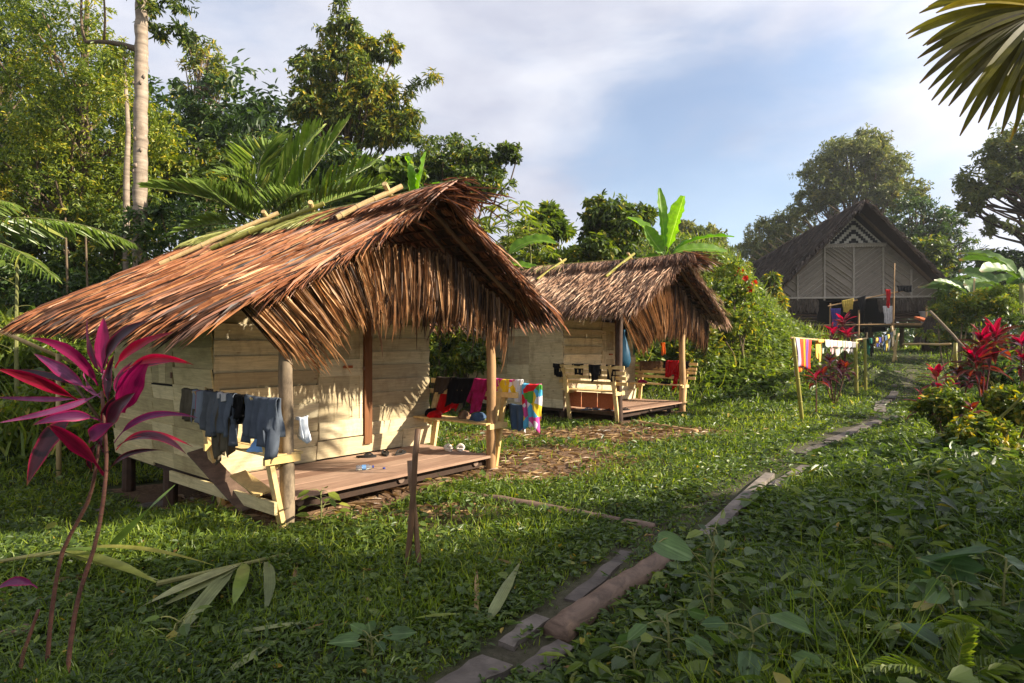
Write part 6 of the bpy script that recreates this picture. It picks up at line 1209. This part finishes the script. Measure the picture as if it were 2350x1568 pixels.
def crumple(name, label, cat, pos, sz, mat, seed, group=None):
    rg = np.random.default_rng(seed); m = MB(); k, n = 12, 20; th = np.linspace(0, PI/2, k); a = np.linspace(0, 2*PI, n, endpoint=False); ph = rg.uniform(0, 6, 8)
    r = 1+.16*np.sin(3*a[None]+ph[0]+2*th[:, None])+.12*np.sin(5*a[None]+ph[1]-3*th[:, None])+.1*np.sin(8*a[None]+ph[2]+5*th[:, None])
    V = np.stack([sz[0]*r*np.cos(a)*np.cos(th)[:, None], sz[1]*r*np.sin(a)*np.cos(th)[:, None], sz[2]*np.sin(th)[:, None]*(1+.3*np.sin(2*a+ph[3])[None]*np.cos(th)[:, None])*np.ones((k, n))], -1)
    i = np.arange(k-1)[:, None]*n; j = np.arange(n)[None]; jn = (j+1) % n; m.add(V.reshape(-1, 3), np.stack([i+j, i+jn, i+n+jn, i+n+j], -1).reshape(-1, 4)); o = m.build(name, MATS[mat], None, (0, 0, 0), True); o.location = pos; return tag(o, label, cat, group)
zs1 = .20+.42+.013
crumple('cloth', 'red crumpled cloth spilling over the edge of the far bench seat', 'cloth', hl(H1O, H1A, (2.96, -.38, zs1)), (.10, .13, .09), 'cloth_red', 1, G2); crumple('cloth', 'dark crumpled clothes on the wall end of the far bench seat', 'cloth', hl(H1O, H1A, (3.1, -.18, zs1)), (.12, .16, .10), 'cloth_black', 2, G2); crumple('cloth', 'greyish rolled cloth in the middle of the far bench seat', 'cloth', hl(H1O, H1A, (3.12, -.8, zs1)), (.09, .13, .11), 'cloth_tan', 3, G2); crumple('cloth', 'dark denim heap on the far bench seat next to the post', 'cloth', hl(H1O, H1A, (3.1, -1.08, zs1)), (.11, .15, .10), 'cloth_denim', 4, G2)
a_ = hl(H1O, H1A, (-.02, -1.74, .98)); drape('plastic_bag', 'thin white plastic bag hanging on the end of the bench by the mottled post', 'bag', a_, a_+A1*.10, (.77, -.64, 0), .22, .05, 'bag_plastic', 5, None, False, .3, .16)
crumple('plastic_bag', 'small blue and white bag under the clothes on the near bench seat', 'bag', hl(H1O, H1A, (-.02, -1.1, zs1)), (.1, .14, .12), 'label_blue', 6)
# second hut
A2 = np.array([H2A[0], H2A[1], 0]); r2 = .27+.42+.06+.46+.035; G3 = 'clothes on the benches of the second hut'
for i, (n_, lab, cat, p0, p1, Lf, Lb, mat) in enumerate([
    ('trousers', 'black trousers lying over the far end of the slatted bench back', 'trousers', (-.225, .12, r2), (-.225, -.16, r2), .12, .3, 'black'), ('shirt', 'small black garment on the top slat of the slatted bench', 'shirt', (-.225, -.42, r2), (-.225, -.68, r2), .06, .26, 'black'), ('shirt', 'long black shirt hanging from the middle of the slatted bench', 'shirt', (-.235, -.86, r2), (-.235, -1.14, r2), .40, .25, 'black'), ('shorts', 'dark shorts on the slatted bench end by the dark post', 'shorts', (-.225, -1.28, r2), (-.225, -1.5, r2), .05, .34, 'black'),
    ('shirt', 'brown tan shirt on the wall end of the far slatted bench', 'shirt', (3.285, -.12, r2), (3.285, -.72, r2), .24, .3, 'tan'), ('shirt', 'dark shirt under the red one on the far slatted bench', 'shirt', (3.285, -.78, r2), (3.285, -1.5, r2), .24, .3, 'black'), ('shirt', 'bright red shirt hanging over the far slatted bench', 'shirt', (3.265, -.88, r2+.02), (3.265, -1.22, r2+.02), .46, .3, 'red'), ('trousers', 'red trouser leg hanging lowest from the far slatted bench', 'trousers', (3.26, -1.16, r2), (3.26, -1.3, r2), .72, .2, 'red')]):
    drape(n_, lab, cat, hl(H2O, H2A, p0), hl(H2O, H2A, p1), -A2, Lf, Lb, 'cloth_'+mat, 360+i, G3, slant=.36 if p0[0] > 1 else 0)
zs2 = .27+.42+.013
crumple('cloth', 'dark red shoes and cloth heap on the far slatted bench seat', 'cloth', hl(H2O, H2A, (3.05, -.3, zs2)), (.1, .18, .08), 'cloth_maroon', 7, G3); crumple('cloth', 'black flat cloth on the far slatted bench seat', 'cloth', hl(H2O, H2A, (3.05, -.95, zs2)), (.1, .26, .05), 'cloth_black', 8, G3)
for i, (lab, p, w_, h, mat, cat) in enumerate([('green shirt hanging from a pole beneath the second roof', (.95, -1.2, 2.12), .26, .62, 'green', 'shirt'), ('small red garment hanging beneath the second roof', (1.25, -1.25, 1.9), .12, .40, 'red', 'garment'), ('small orange garment hanging low beneath the fringe of the second roof', (2.15, -1.3, 1.72), .10, .3, 'orange', 'garment'), ('dark long trousers hanging beside the dark post of the second hut', (.42, -1.25, 2.3), .16, .75, 'black', 'trousers')]):
    a = hl(H2O, H2A, p); drape('hanging_garment', lab, cat, a, a+np.array([w_*.8, w_*.3, 0]), (.3, -.95, 0), h, .1, 'cloth_'+mat, 380+i, 'garments hanging under the second roof')
o = hl(H2O, H2A, (.24, -1.40, 1.18)); m = MB(); lathe(m, [(.02, 0), (.13, .03), (.17, .16), (.15, .34), (.09, .55), (.035, .74), (.03, .82)], 16, sx=1.0, sy=.6); m.V[0] += np.random.default_rng(2).normal(0, .008, m.V[0].shape); tag(m.build('cloth_bag', MATS['bag_blue'], None, None, True), 'limp blue bag hanging on the dark post of the second hut', 'bag').location = o
m = MB(); 
for k in range(3): box(m, (.06, -1.28+.42*k+.2, .27+.2), (.025, .40, .34), None, .3+.2*k)
o = m.build('skirt_board', MATS['plank_red'], hut2)
# footwear, bottle
def flipflop(label, x, y, z, rot, mat, group, clog=False, L=.26):
    t = thing('sandal', label, 'sandal', (x, y, z), rot, group); s = np.linspace(0, 2*PI, 22, endpoint=False); px = L/2*np.cos(s); py = (.042+.012*np.cos(s)-.006*np.cos(2*s))*np.sin(s)
    m = MB(); n = 22; m.add(np.concatenate([np.stack([px, py, np.full(n, .002)], 1), np.stack([px, py, np.full(n, .026)], 1)]), [np.array([list(range(n))[::-1]]), np.array([list(range(n, 2*n))]), np.array([[i, (i+1) % n, (i+1) % n+n, i+n] for i in range(n)])]); m.build('sole', MATS[mat], t)
    m = MB()
    if clog:
        a = np.linspace(0, PI, 9)
        for xx, hh in ((.02, .055), (.05, .052), (.08, .042)): tube(m, np.stack([np.full(9, xx), .045*np.cos(a), .02+hh*np.sin(a)], 1), .016, 6)
        tube(m, np.stack([-.10+.03*np.cos(a*2-PI)*0-.015*np.sin(a), .042*np.cos(a), .05+.02*np.sin(a)], 1), .007, 6)
    else:
        for sg in (-1, 1):
            m = MB(); tube(m, bez((.085, 0, .025), (.05, sg*.035, .075), (-.03, sg*.044, .025), 8), .008, 6); m.build('strap', MATS[mat], t)
        return t
    m.build('strap', MATS[mat], t); return t
pz = .20+.002
flipflop('flat black flip flop lying sideways near the door', -1.9, 7.83, pz, .25, 'rubber_black', None)
for x, y, a in ((-1.69, 8.0, 1.9), (-1.5, 8.06, 1.2)): flipflop('dark strapped sandal of the pair standing by the door frame', x, y, pz, a, 'rubber_black', 'pair of dark sandals')
for x, y, a in ((-.88, 8.33, 1.9), (-.72, 8.37, 1.6)): flipflop('white clog of the pair near the tan porch post', x, y, pz, a, 'rubber_white', 'pair of white clogs', True)
for x, y, a in ((1.62, 13.0, .2), (1.80, 13.05, .25)): flipflop('grey blue flip flop of the pair on the second porch', x, y, .272, a, 'rubber_blue', 'pair of blue flip flops')
for x, y, a in ((2.05, 12.85, .1), (2.42, 12.95, .2)): flipflop('black flip flop of the pair beside the dark post of the second hut', x, y, .272, a, 'rubber_black', 'pair of black flip flops')
t = thing('water_bottle', 'small clear plastic water bottle lying on the front porch', 'bottle', (-1.82, 6.99, pz+.032), .35); m = MB(); pr = [(.001, 0), (.028, .002), (.031, .03), (.029, .06), (.031, .09), (.031, .13), (.022, .16), (.013, .175), (.013, .19)]; lathe(m, pr, 16); V = m.V[0]; m.V[0] = np.stack([V[:, 2], V[:, 0], V[:, 1]], 1); m.build('body', MATS['bottle_clear'], t, None, True)
m = MB(); lathe(m, [(.0315, .07), (.0318, .115)], 16); V = m.V[0]; m.V[0] = np.stack([V[:, 2], V[:, 0], V[:, 1]], 1); m.F = m.F[:1]; m.build('label_band', MATS['label_blue'], t, None, True); m = MB(); lathe(m, [(.001, .19), (.0155, .19), (.0155, .206), (.001, .2065)], 14); V = m.V[0]; m.V[0] = np.stack([V[:, 2], V[:, 0], V[:, 1]], 1); m.build('cap', MATS['cap_blue'], t)
m = MB(); lathe(m, [(.016, 0), (.0165, .012), (.014, .015), (.001, .015)], 16); o = m.build('bottle_cap', MATS['cap_blue']); o.location = (-1.515, 7.1, pz); tag(o, 'loose blue bottle cap on the front porch', 'cap')

# ------------------------------------------------------------------ laundry line on the right
b = hp(6.3, 13.0); LL = thing('laundry_line', 'bamboo pole laundry line running back along the lawn on rough posts', 'laundry line', b)
def lp(u, v, Y): return W(u, v, Y)
PO = [((1843, 968), (1820, 775), 13.0, .045, 'bamboo_green'), ((1966, 908), (1963, 778), 19.0, .06, 'bamboo_green'), ((1987, 892), (1985, 775), 20.0, .05, 'bamboo_green'), ((2048, 828), (2062, 765), 26, .05, 'bamboo_tan'), ((2058, 826), (2046, 748), 26.2, .05, 'bamboo_tan')]
for (lo_, hi_, Y, r, mat) in PO:
    a = lp(*lo_, Y); a[2] = float(H(a[0], a[1]))-.15; c = lp(*hi_, Y); m = MB(); tube(m, a+(c-a)*np.linspace(0, 1, 8)[:, None], np.linspace(r, r*.9, 8), 10, .5, True, .02, rng)
    for f in (.3, .55, .8): q = a+(c-a)*f; e = nrm(c-a); tube(m, [q-e*.01, q+e*.01], r*1.08, 10, .95)
    m.build('post', MATS[mat], LL, b, True)
R0, R1, R2, R3 = lp(1817, 776, 13.0), lp(1966, 787, 19), lp(1988, 777, 20), lp(2056, 757, 26)
for (a, c) in ((R0, R1), (R1+[-.1, 0, .08], R2)):
    m = MB(); tube(m, a+(c-a)*np.linspace(-.01, 1.02, 8)[:, None], .026, 9, .6); m.build('pole', MATS['bamboo_tan'], LL, b, True)
RC = bez(R2, (R2+R3)/2-[0, 0, .28], R3, 12); m = MB(); tube(m, RC, .012, 6, .3); m.build('rope', MATS['bamboo_dark'], LL, b)
LG = 'small clothes on the laundry line'
it = [('sarong', 'striped orange and purple cloth on the laundry line next to the front post', 'cloth', .03, .21, .78, .7, 'sarong'), ('romper', 'mustard patterned baby trousers beyond the striped cloth', 'clothes', .30, .385, .52, .1, 'mustard'), ('shirt', 'pale mint baby shirt right after the mustard trousers', 'clothes', .40, .47, .30, .2, 'mint'), ('shirt', 'cream baby shirt fourth along the pole', 'clothes', .475, .52, .24, .2, 'cream'), ('shirt', 'pale pink baby shirt between two white ones', 'clothes', .525, .59, .44, .2, 'pink'), ('shirt', 'creamy white long baby garment hanging lowest in the middle', 'clothes', .60, .68, .46, .2, 'cream'), ('shirt', 'green speckled baby shirt after the long white garment', 'clothes', .69, .74, .36, .2, 'print'), ('shirt', 'small rosy baby shirt before the white one', 'clothes', .745, .785, .30, .2, 'pink'), ('shirt', 'white baby shirt near the second post', 'clothes', .79, .865, .36, .2, 'white'), ('shirt', 'light grey baby shirt touching the second post', 'clothes', .87, .95, .40, .2, 'grey')]
for i, (n_, lab, cat, s0, s1, Lf, Lb, mat) in enumerate(it):
    d = nrm(R1-R0); out = nrm(np.array([-d[1], d[0], 0]))
    drape(n_, lab, cat, R0+(R1-R0)*s0, R0+(R1-R0)*s1, out, Lf, Lb, 'cloth_'+mat, 400+i, LG, legs='trousers' in lab, amp=.02)
it = [('teal green shirt first on the rope after the posts', .04, .13, .62, 'teal'), ('black leggings beside the teal shirt', .14, .23, .66, 'black'), ('small yellow shirt hanging on the rope', .25, .31, .34, 'mustard'), ('violet blue shirt on the rope', .33, .40, .36, 'blue'), ('dark patterned shirt in the middle of the rope', .42, .50, .42, 'brown'), ('denim shorts on the rope', .53, .62, .6, 'denim'), ('pale yellow cloth further along the rope', .64, .71, .62, 'yellow'), ('grey striped shirt close to the crossed sticks', .73, .83, .72, 'slate'), ('dark shirt right at the crossed sticks', .85, .95, .7, 'olive')]
for i, (lab, s0, s1, Lf, mat) in enumerate(it):
    q = lambda s: RC[int(s*11)]+(RC[min(11, int(s*11)+1)]-RC[int(s*11)])*(s*11-int(s*11)); a, c = q(s0), q(s1); d = nrm(c-a)
    drape('garment', lab, 'clothes', a, c, nrm(np.array([-d[1], d[0], 0])), Lf, .2, 'cloth_'+mat, 430+i, LG, amp=.02)
# washing hung before the long house door
GH = 'washing hung in front of the long house'
for i, (lab, x, z, w_, h, mat, cat) in enumerate([('cream and yellow shirt on the slanting rail of the long house', -1.75, 4.0, .55, .62, 'yellow', 'shirt'), ('black clothes on the slanting rail of the long house', -1.0, 4.15, .4, .75, 'black', 'clothes'), ('purple cloth hanging from the first rail post of the long house', -2.3, 3.6, .5, .95, 'purple', 'cloth'), ('thin red cloth hanging beside the tall standing pole', .35, 4.55, .22, .9, 'red', 'cloth'), ('black ragged cloth bundled on the tall pole', .9, 4.75, .7, .35, 'black', 'cloth'), ('white sheet hanging in the dark doorway of the long house', 1.2, 3.85, .55, 1.0, 'white', 'sheet')]):
    a = lw(x, -3.12 if i < 5 else -.8, z); drape('hung_cloth', lab, cat, a, lw(x+w_, -3.12 if i < 5 else -.8, z+(.12 if i < 2 else 0)), (-LD[0], -LD[1], 0), h, .12, 'cloth_'+mat, 460+i, GH)
pole('tall thin pole standing on the long house platform', lw(.62, -3.3, 1.6), lw(.7, -3.3, 5.9), .03, 'post_tan')
pole('leaning pale pole from the long house eave down to the green post', W(2062+10, 790, 27), W(2180, 790, 15.5), .04, 'bamboo_tan')
pole('crooked branch propped behind the crimson plant and reaching to the left', W(2135, 715, 18), W(2215, 800, 15), .04, 'bark_brown', 'branch', 'branch')
a = gb(2192, 14.0); pole('upright greenish post between the dull pink and the crimson plants', a-[0, 0, .2], W(2193, 787, 14.0), .05, 'bamboo_green', 'post', 'post')
pole('thin pale stick leaning among the banana bushes', gb(2232, 20), W(2236, 640, 20), .03, 'bamboo_tan')
pole('dark slanting stalk at the edge of the picture above the leafy bushes', gb(2255, 8.6)+[0, 0, .35], W(2352, 905, 8.0), .02, 'stem_green', 'stalk', 'stalk')
# ------------------------------------------------------------------ stakes and fallen leaves in front
a = gp(930, 1312); pole('taller bamboo stake of the crossed pair standing in the grass', a-[0, 0, .1], W(959, 986, 4.38), .022, 'bamboo_dark', 'bamboo_stake', 'stake', 'crossed bamboo stakes', .2, .021)
a = gp(968, 1314); pole('shorter bamboo stake of the crossed pair leaning the other way', a-[0, 0, .1], W(939, 1058, 4.46), .02, 'bamboo_dark', 'bamboo_stake', 'stake', 'crossed bamboo stakes', .6, .019)
def blade(mb, a, c, e, wd, seed): n = 16; t = np.linspace(0, 1, n); ribbon(mb, bez(a, c, e, n), wd*np.clip(np.minimum(.35+t*3, (1-t)*2.2+.06), .05, 1), None, .12, np.random.default_rng(seed).random())
b = gp(400, 1340); t = thing('fallen_frond', 'cut palm frond with broad grey green leaflets lying in the grass', 'palm frond', b)
for pts in ([gp(660, 1268, .07), gp(520, 1305, .12), gp(360, 1340, .13)], [gp(-20, 1300, .1), gp(70, 1285, .16), gp(190, 1268, .14)]): m = MB(); tube(m, bez(*pts, 9), np.linspace(.012, .018, 9), 7, .9); m.build('stalk', MATS['stem_green'], t, b)
for i, (a, c, e, wd, mat) in enumerate([((545, 1300, .12), (420, 1340, .22), (312, 1398, .06), .11, 'leaf_fallen'), ((540, 1305, .12), (450, 1350, .2), (330, 1410, .03), .09, 'leaf_fallen'), ((530, 1312, .12), (470, 1370, .22), (390, 1488, .03), .10, 'leaf_fallen'), ((610, 1290, .1), (630, 1330, .2), (606, 1418, .03), .07, 'leaf_fallen'), ((170, 1272, .14), (300, 1240, .3), (490, 1300, .10), .07, 'leaf_palm'), ((150, 1275, .14), (260, 1290, .25), (372, 1345, .08), .09, 'leaf_palm'), ((140, 1280, .14), (280, 1310, .2), (380, 1338, .06), .05, 'leaf_fallen'), ((560, 1296, .12), (560, 1330, .3), (530, 1400, .1), .08, 'leaf_palm'), ((90, 1284, .16), (200, 1250, .3), (330, 1280, .12), .07, 'leaf_palm')]):
    m = MB(); blade(m, gp(*a), gp(*c), gp(*e), wd, i); m.build('leaflet', MATS[mat], t, b, True)
for i, (a, c, e, wd, mat, lab) in enumerate([((1122, 1420, .03), (1150, 1370, .14), (1196, 1290, .06), .075, 'leaf_fallen', 'pale dry leaf blade lying slantwise in the middle of the yard'), ((1092, 1420, .02), (1096, 1350, .08), (1092, 1296, .05), .03, 'leaf_dead', 'narrow brown leaf strip beside the pale dry leaf blade'), ((480, 1470, .04), (620, 1445, .1), (760, 1432, .05), .05, 'leaf_fallen', 'long grey green leaf strip lying flat near the bottom of the yard'), ((1055, 1402, .06), (1000, 1405, .1), (945, 1415, .05), .035, 'leaf_palm', 'short dark green leaf strip left of the pale dry blade'), ((510, 1560, .03), (600, 1500, .1), (640, 1475, .05), .06, 'leaf_fallen', 'broad grey leaf strip running out at the bottom edge'), ((245, 1275, .05), (310, 1200, .45), (402, 1112, .62), .085, 'leaf_palm', 'single broad palm leaflet standing up slantwise before the side wall'), ((672, 1360, .02), (678, 1320, .08), (682, 1280, .05), .035, 'leaf_dead', 'small brown leaf strip right of the cut palm frond')]):
    m = MB(); blade(m, gp(*a), gp(*c), gp(*e), wd, 20+i); tag(m.build('leaf_strip', MATS[mat], None, gp(*a), True), lab, 'leaf', 'loose leaf strips in the yard')
for i, (a, c, r, mat, lab) in enumerate([((-30, 1368), (195, 1330), .028, 'bamboo_dark', 'upper of the two brown canes lying at the near edge'), ((-30, 1398), (262, 1350), .02, 'bamboo_tan', 'lower and paler of the two canes lying at the near edge'), ((-20, 1470), (90, 1445), .04, 'log_brown', 'cut brown log end poking in at the near edge')]):
    pole(lab, gp(*a, .05), gp(*c, .04), r, mat, 'cane', 'cane', 'canes lying at the near edge', .4)
# large leaved plants at the lower right
LP = 'large leaved plants of the near corner'
b = gp(1640, 1440); leafy_plant('dark leafy sapling beside the round log with paired pointed leaves', b, .62, 26, .15, .075, 'herb_green', 1, LEAF, LP, spread=.16, droop=.2, face=(0, -.3, 1))
m = MB(); mt = LEAF; q = np.array([W(1512, 1245, 3.25)]); heart = []
t = bpy.data.objects['broadleaf_plant']; t0 = np.array(t.location); tv = HEART
mb = MB(); leaves(mb, q, np.array([[.85, -.35, -.3]]), np.array([[.1, -.55, .85]]), np.array([.22]), np.array([.20]), HEART, [.7]); o = mb.build('large_leaf', MATS['leaf_big'], t, t0); o.modifiers.new('s', 'SUBSURF').levels = 2; o.modifiers['s'].render_levels = 2
mb = MB(); tube(mb, bez(b+[0, 0, .3], W(1560, 1200, 3.3), W(1512, 1245, 3.25), 10), .004, 6, .9); mb.build('leaf_stalk', MATS['stem_green'], o, t0)
for i, (u, v, h, n, L, leaf, lab) in enumerate([
    (1530, 1530, .22, 7, .15, 'leaf_big', 'low plant with grey green oval leaves left of the dark sapling'), (1720, 1600, .30, 9, .17, 'leaf_big', 'plant with broad dull leaves at the bottom edge under the sapling'), (1880, 1500, .24, 8, .13, 'leaf_big', 'plant with smooth heart leaves in the middle of the tall herbs'), (2030, 1560, .26, 9, .17, 'leaf_big', 'plant with long ribbed leaves near the bottom edge'), (2180, 1500, .34, 8, .18, 'leaf_big', 'plant with two big slanting leaves above the fern'), (2310, 1500, .42, 8, .22, 'leaf_big', 'largest leaved plant at the very corner'), (2250, 1230, .38, 7, .12, 'leaf_big', 'plant with one round pale heart leaf in the shaded herbs'), (1960, 1330, .22, 9, .11, 'herb_green', 'plant with dark glossy leaves behind the withered leaves'), (2130, 1180, .3, 10, .10, 'herb_green', 'leafy plant in the half light before the red leaved bush'), (1450, 1570, .14, 8, .10, 'herb_green', 'small dark plant by the near end of the log'),
    (735, 1215, .28, 12, .12, 'leaf_bright', 'bright young plant growing at the foot of the mottled porch post'), (1000, 1140, .12, 8, .10, 'herb_green', 'little plant by the end of the thin fallen log'), (160, 1160, .14, 8, .10, 'leaf_bright', 'pale green seedling between the plant stems and the side wall'), (420, 1480, .1, 10, .09, 'herb_green', 'low broad leaves between the leaf strips near the bottom'), (850, 1530, .1, 9, .11, 'leaf_big', 'low plant with three pale leaves near the bottom middle')]):
    leafy_plant(lab, gp(u, v), h*1.35, n+2, L*1.2, L*.74, leaf, 10+i, HEART if i % 3 == 2 else LEAF, LP, spread=.6*L+.1, droop=.25, face=(0, -.35, 1))
b = gp(2200, 1590); t = thing('fern', 'fern with toothed fronds at the lower corner', 'fern', b, 0)
for i, (u0, v0, u1, v1, u2, v2) in enumerate([(2200, 1600, 2130, 1500, 1990, 1535), (2200, 1600, 2240, 1510, 2330, 1530), (2200, 1600, 2190, 1490, 2230, 1440), (2300, 1480, 2240, 1400, 2150, 1450)]):
    m = MB(); st = MB(); q = lambda u, v, dz: W(u, v, 2.5+.2*(i == 3)); frond(m, st, q(u0, v0, 0), q(u1, v1, 0), q(u2, v2, 0), 22, .10, .028, np.random.default_rng(i), .1, .004, .5, LEAF, vee=.1); o = m.build('frond', MATS['leaf_bright'], t, b); st.build('rachis', MATS['stem_green'], o, b)
for i, (u, v) in enumerate([(1995, 1330), (2125, 1345)]):
    m = MB(); a = gp(u, v+70)+[0, 0, .12]; lance(m, bez(a, a+[.01, 0, .06], a+[-.01, 0, .14], 10), .06, np.random.default_rng(i), .6, (0, -1, .2), .3, 0, .05); tag(m.build('withered_leaf', MATS['leaf_dead'], None, a, True), ['withered orange leaf standing in the herbs behind the dark glossy plant', 'second withered orange leaf standing further towards the corner'][i], 'leaf', 'withered orange leaves')
# ------------------------------------------------------------------ thin smoky air
m = MB(); box(m, (0, 600, 14.5), (2200, 1960, 37)); hz, t = newmat('haze'); o = N('ShaderNodeOutputMaterial', t); v = N('ShaderNodeVolumePrincipled', t)
v.inputs['Color'].default_value = (.86, .90, .96, 1); v.inputs['Density'].default_value = .00045; v.inputs['Anisotropy'].default_value = .35; t.links.new(v.outputs[0], o.inputs['Volume'])
tag(m.build('haze', hz), 'thin pale smoke haze in the air', 'haze', kind='stuff')
